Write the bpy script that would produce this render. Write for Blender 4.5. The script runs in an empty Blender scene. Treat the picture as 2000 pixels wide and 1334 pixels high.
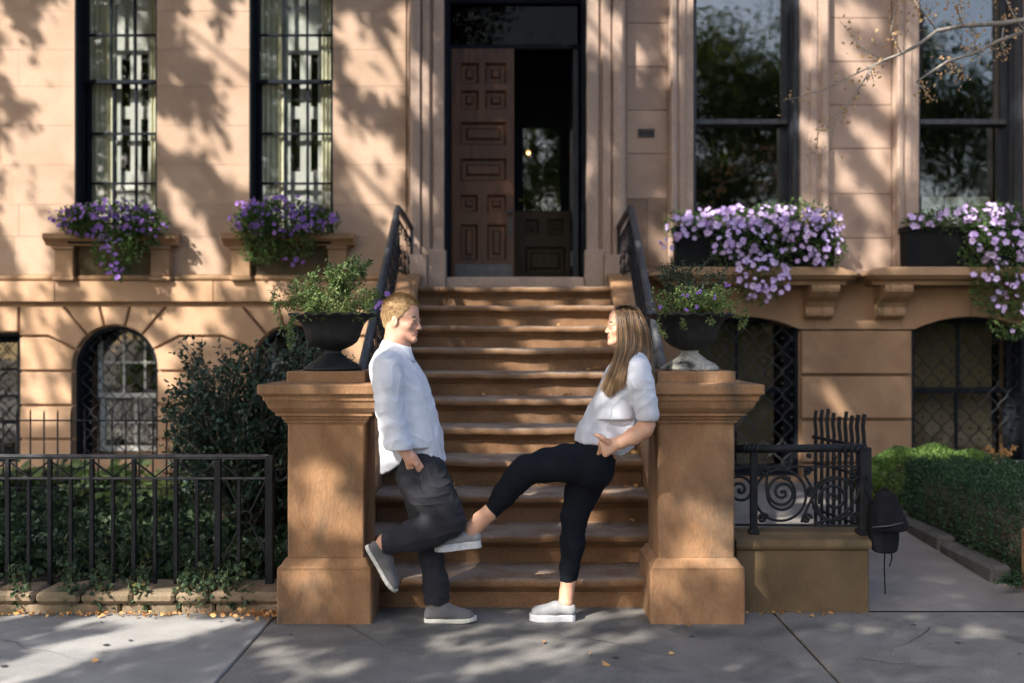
import bpy, bmesh, math, random
import numpy as np
from mathutils import Vector, Matrix

R = math.radians
SC = bpy.context.scene
COL = SC.collection
rng = np.random.default_rng(7)
random.seed(7)

# ------------------------------------------------------------------ camera, sky, sun, exposure
F = 1944.0; VX = 1015.0; VY = 667.0; HC = 1.47
cam_d = bpy.data.cameras.new('camera'); cam = bpy.data.objects.new('camera', cam_d); COL.objects.link(cam)
cam.location = (0, 0, HC); cam.rotation_euler = (R(90), 0, 0)
cam_d.sensor_width = 36.0; cam_d.lens = 36.0 * F / 2000.0
cam_d.shift_x = (1000 - VX) / 2000.0; cam_d.shift_y = 0.0
cam_d.clip_start = 0.1; cam_d.clip_end = 600
cam_d.dof.use_dof = True; cam_d.dof.focus_distance = 5.35; cam_d.dof.aperture_fstop = 1.1
SC.camera = cam
SUN_AZ, SUN_EL = R(40), R(40)      # azimuth towards the left behind the camera
SDIR = np.array([-math.sin(SUN_AZ) * math.cos(SUN_EL), -math.cos(SUN_AZ) * math.cos(SUN_EL), math.sin(SUN_EL)])
world = bpy.data.worlds.new('World'); SC.world = world; world.use_nodes = True
wn = world.node_tree.nodes; wl = world.node_tree.links
bg = wn['Background']; sky = wn.new('ShaderNodeTexSky'); sky.sky_type = 'NISHITA'; sky.sun_disc = False
sky.sun_elevation = SUN_EL; sky.sun_rotation = math.atan2(SDIR[0], SDIR[1]); sky.dust_density = 3.0; sky.air_density = 1.0; sky.ozone_density = 1.0
wl.new(sky.outputs[0], bg.inputs[0]); bg.inputs[1].default_value = 0.15
sun_d = bpy.data.lights.new('sun', 'SUN'); sun_d.energy = 4.3; sun_d.angle = R(0.55); sun_d.color = (1.0, 0.95, 0.87)
sun = bpy.data.objects.new('sun', sun_d); COL.objects.link(sun)
sun.rotation_euler = Vector(SDIR).to_track_quat('Z', 'Y').to_euler()
SC.view_settings.view_transform = 'Standard'; SC.view_settings.look = 'None'
SC.view_settings.exposure = 1.45; SC.view_settings.gamma = 1.0; SC.view_settings.use_curve_mapping = False
SC.render.engine = 'CYCLES'
SC.cycles.use_denoising = True
SC.cycles.max_bounces = 8; SC.cycles.transparent_max_bounces = 16
SC.cycles.caustics_reflective = False; SC.cycles.caustics_refractive = False
SC.cycles.sample_clamp_indirect = 6.0

def PX(px, py, Y):                 # where a sight line meets the depth Y
    return Vector(((px - VX) * Y / F, Y, HC + (VY - py) * Y / F))

# ------------------------------------------------------------------ objects
def tag(o, label=None, cat=None, group=None, kind=None):
    if label: o['label'] = label
    if cat: o['category'] = cat
    if group: o['group'] = group
    if kind: o['kind'] = kind
    return o
def empty(name, loc=(0, 0, 0)):
    o = bpy.data.objects.new(name, None); COL.objects.link(o); o.location = loc; o.empty_display_size = .1
    return o
def link_mesh(name, me, m=None, parent=None, smooth=False, world_coords=True):
    if m is not None:
        if isinstance(m, (list, tuple)):
            for k in m: me.materials.append(k)
        else: me.materials.append(m)
    if smooth:
        me.polygons.foreach_set('use_smooth', [True] * len(me.polygons))
    o = bpy.data.objects.new(name, me); COL.objects.link(o)
    if parent is not None:
        o.parent = parent
        if world_coords: o.matrix_parent_inverse = pinv(parent)
    return o
def pmat(p):
    m = Matrix.Translation(p.location) @ p.rotation_euler.to_matrix().to_4x4()
    if p.parent: m = pmat(p.parent) @ p.matrix_parent_inverse @ m
    return m
def pinv(p): return pmat(p).inverted()

class MB:
    """collects faces, builds one mesh"""
    def __init__(s): s.v = []; s.f = []; s.mi = []
    def add(s, vs, fs, mi=0):
        b = len(s.v); s.v += [tuple(p) for p in vs]; s.f += [tuple(i + b for i in f) for f in fs]; s.mi += [mi] * len(fs)
    def box(s, x0, x1, y0, y1, z0, z1, c=0.0, mi=0):
        if c <= 0:
            v = [(x, y, z) for z in (z0, z1) for y in (y0, y1) for x in (x0, x1)]
            s.add(v, [(0, 2, 3, 1), (4, 5, 7, 6), (0, 1, 5, 4), (2, 6, 7, 3), (0, 4, 6, 2), (1, 3, 7, 5)], mi); return
        c = min(c, abs(x1 - x0) * .45, abs(y1 - y0) * .45, abs(z1 - z0) * .45)
        v = []
        idx = {}
        X = (x0, x1); Y = (y0, y1); Z = (z0, z1)
        for i in (0, 1):
            for j in (0, 1):
                for k in (0, 1):
                    dx = c if i == 0 else -c; dy = c if j == 0 else -c; dz = c if k == 0 else -c
                    for ax in range(3):
                        p = [X[i] + dx, Y[j] + dy, Z[k] + dz]; p[ax] = (X[i], Y[j], Z[k])[ax]
                        idx[(i, j, k, ax)] = len(v); v.append(tuple(p))
        f = []
        for ax in range(3):
            a, b = [q for q in range(3) if q != ax]
            for side in (0, 1):
                q = []
                for (u, w) in ((0, 0), (1, 0), (1, 1), (0, 1)):
                    t = [0, 0, 0]; t[ax] = side; t[a] = u; t[b] = w; q.append(idx[(*t, ax)])
                f.append(q)
        for ax in range(3):                      # edges along ax
            a, b = [q for q in range(3) if q != ax]
            for u in (0, 1):
                for w in (0, 1):
                    t0 = [0, 0, 0]; t0[a] = u; t0[b] = w; t1 = list(t0); t1[ax] = 1
                    f.append([idx[(*t0, a)], idx[(*t1, a)], idx[(*t1, b)], idx[(*t0, b)]])
        for i in (0, 1):
            for j in (0, 1):
                for k in (0, 1): f.append([idx[(i, j, k, 0)], idx[(i, j, k, 1)], idx[(i, j, k, 2)]])
        cx = Vector(((x0 + x1) / 2, (y0 + y1) / 2, (z0 + z1) / 2)); g = []
        for q in f:
            p = [Vector(v[i]) for i in q]; n = (p[1] - p[0]).cross(p[2] - p[0]); m = sum(p, Vector()) / len(p) - cx
            g.append(q if n.dot(m) > 0 else q[::-1])
        s.add(v, g, mi)
    def prism(s, poly, a0, a1, axis='y', mi=0):
        """poly in the plane of the two other axes (x,z for y; y,z for x; x,y for z)"""
        def P(p, a):
            return (p[0], a, p[1]) if axis == 'y' else ((a, p[0], p[1]) if axis == 'x' else (p[0], p[1], a))
        n = len(poly); area = sum(poly[i][0] * poly[(i + 1) % n][1] - poly[(i + 1) % n][0] * poly[i][1] for i in range(n))
        flip = (area < 0) ^ (axis == 'y')
        v = [P(p, a0) for p in poly] + [P(p, a1) for p in poly]
        f = [tuple(range(n))[::-1], tuple(range(n, 2 * n))] + [(i, (i + 1) % n, n + (i + 1) % n, n + i) for i in range(n)]
        if a1 < a0: flip = not flip
        if flip: f = [q[::-1] for q in f]
        s.add(v, f, mi)
    def rings(s, rs, closed=True, caps=True, mi=0):
        n = len(rs[0]); v = [p for r in rs for p in r]; f = []
        for i in range(len(rs) - 1):
            for j in range(n if closed else n - 1):
                k = (j + 1) % n
                f.append((i * n + j, i * n + k, (i + 1) * n + k, (i + 1) * n + j))
        if caps and closed:
            f.append(tuple(range(n))[::-1]); f.append(tuple(range((len(rs) - 1) * n, len(rs) * n)))
        s.add(v, f, mi)
    def tube(s, pts, r, n=6, caps=True, mi=0, flat=1.0):
        pts = [Vector(p) for p in pts]; m = len(pts)
        rr = r if isinstance(r, (list, tuple)) else [r] * m
        up = None; rs = []
        for i, p in enumerate(pts):
            t = (pts[min(i + 1, m - 1)] - pts[max(i - 1, 0)]).normalized()
            if up is None: up = t.orthogonal().normalized() if abs(t.y) > .9 or True else Vector((0, 1, 0))
            up = (up - t * up.dot(t)).normalized(); b = t.cross(up)
            rs.append([p + (up * math.cos(2 * math.pi * k / n) + b * math.sin(2 * math.pi * k / n) * flat) * rr[i] for k in range(n)])
        s.rings(rs, True, caps, mi)
    def lathe(s, prof, c=(0, 0, 0), n=24, fn=None, mi=0):
        rs = []
        for (r, z) in prof:
            ring = []
            for k in range(n):
                a = 2 * math.pi * k / n; q = fn(a, r, z) if fn else (r, z)
                ring.append((c[0] + q[0] * math.cos(a), c[1] + q[0] * math.sin(a), c[2] + q[1]))
            rs.append(ring)
        s.rings(rs, True, True, mi)
    def mesh(s, name='m'):
        me = bpy.data.meshes.new(name); me.from_pydata(s.v, [], s.f); me.update()
        if any(s.mi): me.polygons.foreach_set('material_index', s.mi)
        return me
    def build(s, name, m, parent=None, smooth=False):
        return link_mesh(name, s.mesh(name), m, parent, smooth)

def ico(c, r):
    t = (1 + 5 ** .5) / 2; v = []
    for a, b in ((-1, t), (1, t), (-1, -t), (1, -t)): v.append((a, b, 0))
    for a, b in ((-1, t), (1, t), (-1, -t), (1, -t)): v.append((0, a, b))
    for a, b in ((-1, t), (1, t), (-1, -t), (1, -t)): v.append((b, 0, a))
    k = r / math.sqrt(1 + t * t)
    f = [(0, 11, 5), (0, 5, 1), (0, 1, 7), (0, 7, 10), (0, 10, 11), (1, 5, 9), (5, 11, 4), (11, 10, 2), (10, 7, 6), (7, 1, 8),
         (3, 9, 4), (3, 4, 2), (3, 2, 6), (3, 6, 8), (3, 8, 9), (4, 9, 5), (2, 4, 11), (6, 2, 10), (8, 6, 7), (9, 8, 1)]
    return [(c[0] + x * k, c[1] + y * k, c[2] + z * k) for x, y, z in v], f

# ------------------------------------------------------------------ materials
MATS = {}
def newmat(name):
    m = bpy.data.materials.new(name); m.use_nodes = True; nt = m.node_tree
    b = nt.nodes['Principled BSDF']; return m, nt, b
def N(nt, t, **kw):
    n = nt.nodes.new(t)
    for k, v in kw.items():
        if k.startswith('i_'):
            n.inputs[int(k[2:])].default_value = v
        else: setattr(n, k, v)
    return n
def surf(name, col, col2=None, rough=.8, scale=6., bump=.15, bscale=60., var=.0, spec=.3, metal=0., coat=0., fine=.08, stain=None, stain_scale=1.3, stain_amt=.5,
         wear_lit=None, wear_lit_amt=.6, stretch=(1, 1, 1), dist=.01):
    """weathered material on world position; col/col2 blotches, fine grain, optional stains and top wear, per-object variation"""
    m, nt, b = newmat(name); L = nt.links
    geo = N(nt, 'ShaderNodeNewGeometry'); mp = N(nt, 'ShaderNodeMapping'); mp.inputs[3].default_value = stretch
    L.new(geo.outputs['Position'], mp.inputs[0])
    n1 = N(nt, 'ShaderNodeTexNoise'); n1.inputs['Scale'].default_value = scale; n1.inputs['Detail'].default_value = 6; n1.inputs['Roughness'].default_value = .6
    L.new(mp.outputs[0], n1.inputs['Vector'])
    rp = N(nt, 'ShaderNodeValToRGB'); rp.color_ramp.elements[0].position = .33; rp.color_ramp.elements[1].position = .68
    rp.color_ramp.elements[0].color = (*col, 1); rp.color_ramp.elements[1].color = (*(col2 or tuple(c * 1.25 for c in col)), 1)
    L.new(n1.outputs['Fac'], rp.inputs[0]); out = rp.outputs[0]
    if stain:
        n3 = N(nt, 'ShaderNodeTexNoise'); n3.inputs['Scale'].default_value = stain_scale; n3.inputs['Detail'].default_value = 8; n3.inputs['Distortion'].default_value = .6
        mp3 = N(nt, 'ShaderNodeMapping'); mp3.inputs[3].default_value = (1, 1, .45); mp3.inputs[1].default_value = (3.1, 5.2, 1.7); L.new(geo.outputs['Position'], mp3.inputs[0]); L.new(mp3.outputs[0], n3.inputs['Vector'])
        r3 = N(nt, 'ShaderNodeMapRange'); r3.inputs[1].default_value = .5; r3.inputs[2].default_value = .72; r3.inputs[4].default_value = stain_amt; L.new(n3.outputs['Fac'], r3.inputs[0])
        mx = N(nt, 'ShaderNodeMix', data_type='RGBA'); L.new(r3.outputs[0], mx.inputs[0]); L.new(out, mx.inputs[6]); mx.inputs[7].default_value = (*stain, 1); out = mx.outputs[2]
    if wear_lit:
        sx = N(nt, 'ShaderNodeSeparateXYZ'); L.new(geo.outputs['Normal'], sx.inputs[0])
        rz = N(nt, 'ShaderNodeMapRange'); rz.inputs[1].default_value = .35; rz.inputs[2].default_value = .9; rz.inputs[4].default_value = wear_lit_amt; L.new(sx.outputs[2], rz.inputs[0])
        mw = N(nt, 'ShaderNodeMath', operation='MULTIPLY'); L.new(rz.outputs[0], mw.inputs[0]); r4 = N(nt, 'ShaderNodeMapRange'); r4.inputs[1].default_value = .3; r4.inputs[2].default_value = .55; L.new(n1.outputs['Fac'], r4.inputs[0]); L.new(r4.outputs[0], mw.inputs[1])
        mx = N(nt, 'ShaderNodeMix', data_type='RGBA'); L.new(mw.outputs[0], mx.inputs[0]); L.new(out, mx.inputs[6]); mx.inputs[7].default_value = (*wear_lit, 1); out = mx.outputs[2]
    n2 = N(nt, 'ShaderNodeTexNoise'); n2.inputs['Scale'].default_value = bscale; n2.inputs['Detail'].default_value = 4; L.new(mp.outputs[0], n2.inputs['Vector'])
    if fine or var:
        hs = N(nt, 'ShaderNodeHueSaturation'); L.new(out, hs.inputs['Color'])
        a = N(nt, 'ShaderNodeMapRange'); a.inputs[1].default_value = .25; a.inputs[2].default_value = .75; a.inputs[3].default_value = 1 - fine * 2; a.inputs[4].default_value = 1 + fine * 2; L.new(n2.outputs['Fac'], a.inputs[0]); v = a.outputs[0]
        if var:
            oi = N(nt, 'ShaderNodeObjectInfo'); q = N(nt, 'ShaderNodeMapRange'); q.inputs[3].default_value = 1 - var; q.inputs[4].default_value = 1 + var; L.new(oi.outputs['Random'], q.inputs[0])
            mm = N(nt, 'ShaderNodeMath', operation='MULTIPLY'); L.new(v, mm.inputs[0]); L.new(q.outputs[0], mm.inputs[1]); v = mm.outputs[0]
        L.new(v, hs.inputs['Value']); out = hs.outputs[0]
    L.new(out, b.inputs['Base Color'])
    b.inputs['Roughness'].default_value = rough; b.inputs['Metallic'].default_value = metal; b.inputs['Specular IOR Level'].default_value = spec
    if coat: b.inputs['Coat Weight'].default_value = coat
    if bump:
        ad = N(nt, 'ShaderNodeMath', operation='ADD'); m2 = N(nt, 'ShaderNodeMath', operation='MULTIPLY'); m2.inputs[1].default_value = 2.0
        L.new(n1.outputs['Fac'], m2.inputs[0]); L.new(m2.outputs[0], ad.inputs[0]); L.new(n2.outputs['Fac'], ad.inputs[1])
        bp = N(nt, 'ShaderNodeBump'); bp.inputs['Strength'].default_value = bump; bp.inputs['Distance'].default_value = dist; L.new(ad.outputs[0], bp.inputs['Height']); L.new(bp.outputs[0], b.inputs['Normal'])
    MATS[name] = m; return m
def leafmat(name, c1, c2, trans=.35, rough=.5, attr=True, c3=None, spec=.3):
    m, nt, b = newmat(name); L = nt.links
    at = N(nt, 'ShaderNodeAttribute', attribute_name='tone')
    rp = N(nt, 'ShaderNodeValToRGB'); rp.color_ramp.elements[0].color = (*c1, 1); rp.color_ramp.elements[1].color = (*c2, 1)
    if c3: e = rp.color_ramp.elements.new(.93); e.color = (*c2, 1); rp.color_ramp.elements[2].color = (*c3, 1)
    L.new(at.outputs['Fac'], rp.inputs[0]); L.new(rp.outputs[0], b.inputs['Base Color'])
    b.inputs['Roughness'].default_value = rough; b.inputs['Specular IOR Level'].default_value = spec
    tr = N(nt, 'ShaderNodeBsdfTranslucent'); hs = N(nt, 'ShaderNodeHueSaturation'); hs.inputs['Value'].default_value = 1.5; hs.inputs['Saturation'].default_value = 1.1; hs.inputs['Hue'].default_value = .49
    L.new(rp.outputs[0], hs.inputs['Color']); L.new(hs.outputs[0], tr.inputs[0])
    mx = N(nt, 'ShaderNodeMixShader'); mx.inputs[0].default_value = trans; L.new(b.outputs[0], mx.inputs[1]); L.new(tr.outputs[0], mx.inputs[2])
    L.new(mx.outputs[0], nt.nodes['Material Output'].inputs[0]); MATS[name] = m; return m

# brownstone of the left house, of the right house, stoop and pillars
ST_WALL = surf('brownstone_wall', (.365, .248, .172), (.455, .32, .232), scale=2.2, bump=.25, bscale=90, var=.03, stain=(.30, .20, .145), stain_amt=.35, rough=.9, dist=.006)
ST_WALLR = surf('brownstone_wall_grey', (.31, .215, .16), (.40, .28, .21), scale=2.5, bump=.25, bscale=90, var=.07, stain=(.22, .16, .13), stain_amt=.4, rough=.9, dist=.006)
ST_TRIM = surf('brownstone_trim', (.34, .245, .19), (.43, .31, .24), scale=3, bump=.2, bscale=80, stain=(.24, .17, .13), stain_amt=.4, rough=.88, stretch=(1, 1, .3), dist=.006)
ST_DARK = surf('brownstone_patched', (.17, .115, .085), (.22, .15, .11), scale=4, bump=.2, bscale=80, rough=.9, dist=.006)
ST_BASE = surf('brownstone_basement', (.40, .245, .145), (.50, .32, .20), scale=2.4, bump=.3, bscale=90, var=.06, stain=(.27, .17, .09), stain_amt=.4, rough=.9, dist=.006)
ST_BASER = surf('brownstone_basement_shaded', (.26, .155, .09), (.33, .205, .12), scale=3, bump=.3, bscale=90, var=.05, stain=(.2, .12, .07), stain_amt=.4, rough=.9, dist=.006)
ST_SILL = surf('brownstone_sill', (.30, .18, .10), (.38, .24, .14), scale=4, bump=.3, bscale=90, stain=(.15, .12, .06), stain_amt=.7, stain_scale=2.5, rough=.9, dist=.006)
ST_PIL = surf('brownstone_pillar', (.22, .115, .055), (.31, .175, .09), scale=7, bump=.5, bscale=70, stain=(.085, .062, .042), stain_amt=1., stain_scale=3.2, rough=.88, stretch=(1, 1, .5), dist=.008, fine=.06)
ST_STEP = surf('brownstone_step', (.15, .078, .038), (.23, .125, .062), scale=5, bump=.4, bscale=70, var=.06, stain=(.14, .09, .06), stain_amt=.6, stain_scale=2.6, wear_lit=(.25, .19, .145), wear_lit_amt=.9, rough=.85, dist=.008, fine=.1)  # paler treads: real wear, plus shade under the nosings put into the tones
ST_LOW = surf('brownstone_mossy', (.095, .062, .033), (.14, .095, .048), scale=5, bump=.3, bscale=90, stain=(.045, .045, .026), stain_amt=1., stain_scale=2.0, rough=.9, dist=.006)
ST_KERB = surf('kerb_stone', (.17, .12, .075), (.26, .19, .125), scale=6, bump=.4, bscale=70, var=.12, stain=(.09, .085, .05), stain_amt=.8, stain_scale=3, rough=.9)
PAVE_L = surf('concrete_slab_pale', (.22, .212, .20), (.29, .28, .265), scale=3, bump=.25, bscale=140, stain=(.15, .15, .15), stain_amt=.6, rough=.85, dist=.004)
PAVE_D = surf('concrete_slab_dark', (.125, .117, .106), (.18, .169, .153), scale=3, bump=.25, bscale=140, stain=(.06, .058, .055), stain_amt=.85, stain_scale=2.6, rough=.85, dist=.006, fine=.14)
PATH_M = surf('concrete_path', (.15, .135, .12), (.21, .19, .17), scale=3, bump=.25, bscale=140, stain=(.10, .09, .08), stain_amt=.7, rough=.85, dist=.004)
EDGE = surf('dark_edging_stone', (.06, .056, .052), (.10, .094, .086), scale=6, bump=.4, bscale=70, rough=.9)
SHUT = surf('pale_shutter_paint', (.40, .41, .38), (.46, .47, .44), scale=8, bump=.05, rough=.6, fine=.03)
ASPH = surf('asphalt', (.04, .04, .042), (.06, .06, .062), scale=3, bump=.3, bscale=200, rough=.85)
SOIL = surf('soil', (.028, .022, .015), (.05, .038, .025), scale=12, bump=.6, bscale=60, rough=.95)
IRON = surf('black_iron', (.008, .009, .011), (.015, .016, .019), scale=20, bump=.3, bscale=120, rough=.6, spec=.2, dist=.003)
IRON_G = surf('worn_grey_iron', (.035, .036, .041), (.07, .07, .077), scale=14, bump=.35, bscale=90, rough=.5, spec=.4, stain=(.02, .02, .024), stain_amt=.9, stain_scale=14, dist=.003)
PAINT_B = surf('black_window_paint', (.010, .013, .018), (.016, .019, .025), scale=8, bump=.08, rough=.75, spec=.08, fine=.03)
PAINT_BG = surf('slate_window_paint', (.018, .022, .030), (.03, .035, .045), scale=8, bump=.08, rough=.45, spec=.35, fine=.03)
PAINT_W = surf('white_paint', (.62, .62, .59), (.70, .70, .67), scale=8, bump=.08, rough=.5, fine=.03)
CREAM = surf('cream_curtain_cloth', (.62, .60, .43), (.70, .68, .52), scale=5, bump=.05, rough=.9, fine=.03)
WOOD = surf('door_wood', (.05, .018, .008), (.12, .046, .018), scale=5, bump=.2, bscale=50, rough=.42, spec=.4, stretch=(4, 4, .5), fine=.12, dist=.004, stain=(.03, .024, .022), stain_amt=.6, stain_scale=4)
WOOD2 = surf('inner_door_wood', (.05, .032, .015), (.085, .052, .025), scale=5, bump=.2, bscale=50, rough=.45, stretch=(4, 4, .5), dist=.004)
KICK = surf('kick_plate_metal', (.075, .075, .08), (.11, .11, .115), scale=10, bump=.1, rough=.42, metal=.6)
ROOM = surf('dark_room', (.012, .012, .013), (.018, .018, .018), scale=3, bump=0, rough=.95)
BLIND = surf('blind_slats', (.13, .105, .06), (.17, .135, .08), scale=3, bump=0, rough=.6, fine=.03)
BRASS = surf('brass', (.35, .22, .08), (.45, .3, .1), scale=10, bump=0, rough=.35, metal=.9)
BARK = surf('bark', (.16, .14, .12), (.27, .25, .22), scale=14, bump=.6, bscale=50, rough=.9, stretch=(1, 1, .4))
BARK_D = surf('bark_dark', (.07, .055, .04), (.12, .095, .07), scale=14, bump=.6, bscale=50, rough=.9, stretch=(1, 1, .4))
STEM = surf('green_stem', (.07, .08, .03), (.12, .13, .05), scale=14, bump=0, rough=.7)
URN_M = surf('urn_iron', (.008, .009, .010), (.016, .017, .018), scale=14, bump=.5, bscale=60, rough=.6, dist=.004)
URN_P = surf('flaked_grey_paint', (.30, .28, .24), (.46, .43, .37), scale=30, bump=.8, bscale=60, rough=.85, stain=(.04, .04, .038), stain_amt=1, stain_scale=9, dist=.01)
BOX_M = surf('black_planter', (.007, .008, .009), (.012, .012, .012), scale=8, bump=.05, rough=.85, spec=.15)
BAG_M = surf('black_nylon', (.008, .008, .010), (.014, .014, .017), scale=20, bump=.3, bscale=300, rough=.9, spec=.08, dist=.002)
PLATE = surf('number_plate_metal', (.045, .04, .04), (.07, .06, .058), scale=20, bump=.1, rough=.4, metal=.5)

def glassmat(name, tint=(.97, .98, .96), refl=1.0, ior=1.5):
    m, nt, b = newmat(name); L = nt.links; nt.nodes.remove(b)
    gl = N(nt, 'ShaderNodeBsdfGlossy'); gl.inputs['Roughness'].default_value = .015; gl.inputs['Color'].default_value = (1, .96, .90, 1)
    tr = N(nt, 'ShaderNodeBsdfTransparent'); tr.inputs[0].default_value = (*tint, 1)
    lw = N(nt, 'ShaderNodeLayerWeight'); lw.inputs[0].default_value = .5; p5 = N(nt, 'ShaderNodeMath', operation='POWER'); p5.inputs[1].default_value = 5; L.new(lw.outputs['Facing'], p5.inputs[0]); fr = N(nt, 'ShaderNodeMath', operation='MULTIPLY_ADD'); fr.inputs[1].default_value = .96; fr.inputs[2].default_value = .04; L.new(p5.outputs[0], fr.inputs[0])
    mp = N(nt, 'ShaderNodeMath', operation='MULTIPLY'); mp.inputs[1].default_value = refl; mp.use_clamp = True; L.new(fr.outputs[0], mp.inputs[0])
    tx = N(nt, 'ShaderNodeTexNoise'); tx.inputs['Scale'].default_value = 3.5; geo = N(nt, 'ShaderNodeNewGeometry'); L.new(geo.outputs['Position'], tx.inputs['Vector'])
    bp = N(nt, 'ShaderNodeBump'); bp.inputs['Strength'].default_value = .12; bp.inputs['Distance'].default_value = .01; L.new(tx.outputs['Fac'], bp.inputs['Height']); L.new(bp.outputs[0], gl.inputs['Normal'])
    mx = N(nt, 'ShaderNodeMixShader'); L.new(mp.outputs[0], mx.inputs[0]); L.new(tr.outputs[0], mx.inputs[1]); L.new(gl.outputs[0], mx.inputs[2])
    L.new(mx.outputs[0], nt.nodes['Material Output'].inputs[0]); return m
GLASS = glassmat('old_window_glass', refl=3.6)
GLASS_D = glassmat('plate_glass', tint=(.6, .64, .64), refl=4.2)
GLASS_B = glassmat('basement_glass', tint=(.85, .87, .85), refl=1.2)
GLASS_T = glassmat('transom_glass', tint=(.2, .22, .22), refl=.15)
def emis(name, col, s):
    m, nt, b = newmat(name); b.inputs['Emission Color'].default_value = (*col, 1); b.inputs['Emission Strength'].default_value = s; b.inputs['Base Color'].default_value = (.8, .5, .2, 1); return m
LAMP = emis('lamp_glow', (1.0, .5, .15), 8)

# ------------------------------------------------------------------ leaves and flowers
def leaf_mesh(name, P, D, size, wid=.5, fold=.25, full=False, tone=None, seed=0):
    """one mesh of many small leaves; P base points, D unit directions along the leaf"""
    g = np.random.default_rng(seed); n = len(P); P = np.asarray(P, float); D = np.asarray(D, float)
    D = D / np.maximum(np.linalg.norm(D, axis=1, keepdims=True), 1e-6)
    A = g.normal(size=(n, 3)); S = np.cross(D, A); S /= np.maximum(np.linalg.norm(S, axis=1, keepdims=True), 1e-6); U = np.cross(S, D)
    size = np.broadcast_to(size, (n,))[:, None] * g.uniform(.7, 1.25, (n, 1))
    w = size * wid * .5; fo = w * fold * 2
    if full:
        V = np.stack([P, P + D * size * .3 + S * w * .85 + U * fo * .8, P + D * size * .7 + S * w * .8 + U * fo * .6 - U * size * .05, P + D * size - U * size * .14,
                      P + D * size * .7 - S * w * .8 + U * fo * .6 - U * size * .05, P + D * size * .3 - S * w * .85 + U * fo * .8, P + D * size * .5], 1)
        fc = np.array([(0, 1, 6), (1, 2, 6), (2, 3, 6), (3, 4, 6), (4, 5, 6), (5, 0, 6)]); k = 7
    else:
        V = np.stack([P, P + D * size * .45 + S * w + U * fo, P + D * size - U * size * .1, P + D * size * .45 - S * w + U * fo], 1)
        fc = np.array([(0, 1, 2), (0, 2, 3)]); k = 4
    V = V.reshape(-1, 3); Fc = (fc[None] + (np.arange(n) * k)[:, None, None]).reshape(-1, 3)
    me = bpy.data.meshes.new(name); me.vertices.add(len(V)); me.vertices.foreach_set('co', V.ravel())
    me.loops.add(len(Fc) * 3); me.loops.foreach_set('vertex_index', Fc.ravel()); me.polygons.add(len(Fc))
    me.polygons.foreach_set('loop_start', np.arange(len(Fc)) * 3); me.update(calc_edges=True)
    t = np.repeat(g.uniform(0, 1, n) if tone is None else np.clip(tone, 0, 1), k)
    at = me.attributes.new('tone', 'FLOAT', 'POINT'); at.data.foreach_set('value', t.astype('f4'))
    return me
def rdir(n, g, up=0.0):
    d = g.normal(size=(n, 3)); d[:, 2] += up; return d / np.linalg.norm(d, axis=1, keepdims=True)
LF_PET = leafmat('petunia_leaf', (.035, .065, .02), (.10, .17, .045), trans=.3)
LF_URN = leafmat('urn_herb_leaf', (.06, .10, .03), (.20, .27, .09), trans=.3, c3=(.34, .36, .15))
LF_URN_D = leafmat('urn_box_leaf', (.014, .028, .016), (.04, .075, .035), trans=.15)
LF_SHRUB = leafmat('holly_leaf', (.014, .030, .020), (.042, .075, .042), trans=.1, rough=.4, spec=.35)
LF_IVY = leafmat('ivy_leaf', (.018, .036, .020), (.075, .115, .055), trans=.1, rough=.5, c3=(.16, .14, .04), spec=.2)
LF_HOSTA = leafmat('hosta_leaf', (.09, .15, .05), (.22, .30, .12), trans=.35)
LF_BOXW = leafmat('boxwood_leaf_sunlit', (.05, .10, .028), (.17, .28, .06), trans=.25, c3=(.22, .30, .08))  # lighter copy: sunlight on the rear hedge put into the leaf colour
LF_BOXD = leafmat('boxwood_leaf_shaded', (.016, .040, .020), (.045, .09, .042), trans=.15, spec=.15)  # darker copy: shade of the front hedge put into the leaf colour
LF_TREE = leafmat('tree_leaf', (.035, .06, .015), (.10, .14, .035), trans=.3)
LF_AUT = leafmat('autumn_leaf', (.36, .20, .10), (.46, .34, .18), trans=.3, c3=(.30, .30, .14))
LF_DRY = leafmat('fallen_leaf', (.38, .17, .06), (.60, .36, .14), trans=.1)

def flowermat(name, edge, mid, eye, alt):
    m, nt, b = newmat(name); L = nt.links
    at = N(nt, 'ShaderNodeAttribute', attribute_name='tone'); oi = N(nt, 'ShaderNodeObjectInfo')
    mx = N(nt, 'ShaderNodeMix', data_type='RGBA'); mx.inputs[6].default_value = (*edge, 1); mx.inputs[7].default_value = (*alt, 1); L.new(oi.outputs['Random'], mx.inputs[0])
    rp = N(nt, 'ShaderNodeValToRGB'); rp.color_ramp.elements[0].color = (*eye, 1); rp.color_ramp.elements[1].color = (*mid, 1); rp.color_ramp.elements[0].position = .12; rp.color_ramp.elements[1].position = .35
    mr = N(nt, 'ShaderNodeMapRange'); mr.inputs[1].default_value = .4; mr.inputs[2].default_value = .85; L.new(at.outputs['Fac'], mr.inputs[0])
    m2 = N(nt, 'ShaderNodeMix', data_type='RGBA'); L.new(at.outputs['Fac'], rp.inputs[0]); L.new(mr.outputs[0], m2.inputs[0]); L.new(rp.outputs[0], m2.inputs[6]); L.new(mx.outputs[2], m2.inputs[7])
    L.new(m2.outputs[2], b.inputs['Base Color']); b.inputs['Roughness'].default_value = .6
    tr = N(nt, 'ShaderNodeBsdfTranslucent'); L.new(m2.outputs[2], tr.inputs[0]); ms = N(nt, 'ShaderNodeMixShader'); ms.inputs[0].default_value = .3
    L.new(b.outputs[0], ms.inputs[1]); L.new(tr.outputs[0], ms.inputs[2]); L.new(ms.outputs[0], nt.nodes['Material Output'].inputs[0]); return m
FL_LILAC = flowermat('lilac_petal', (.50, .27, .72), (.80, .72, .86), (.10, .01, .16), (.66, .45, .82))
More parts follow.
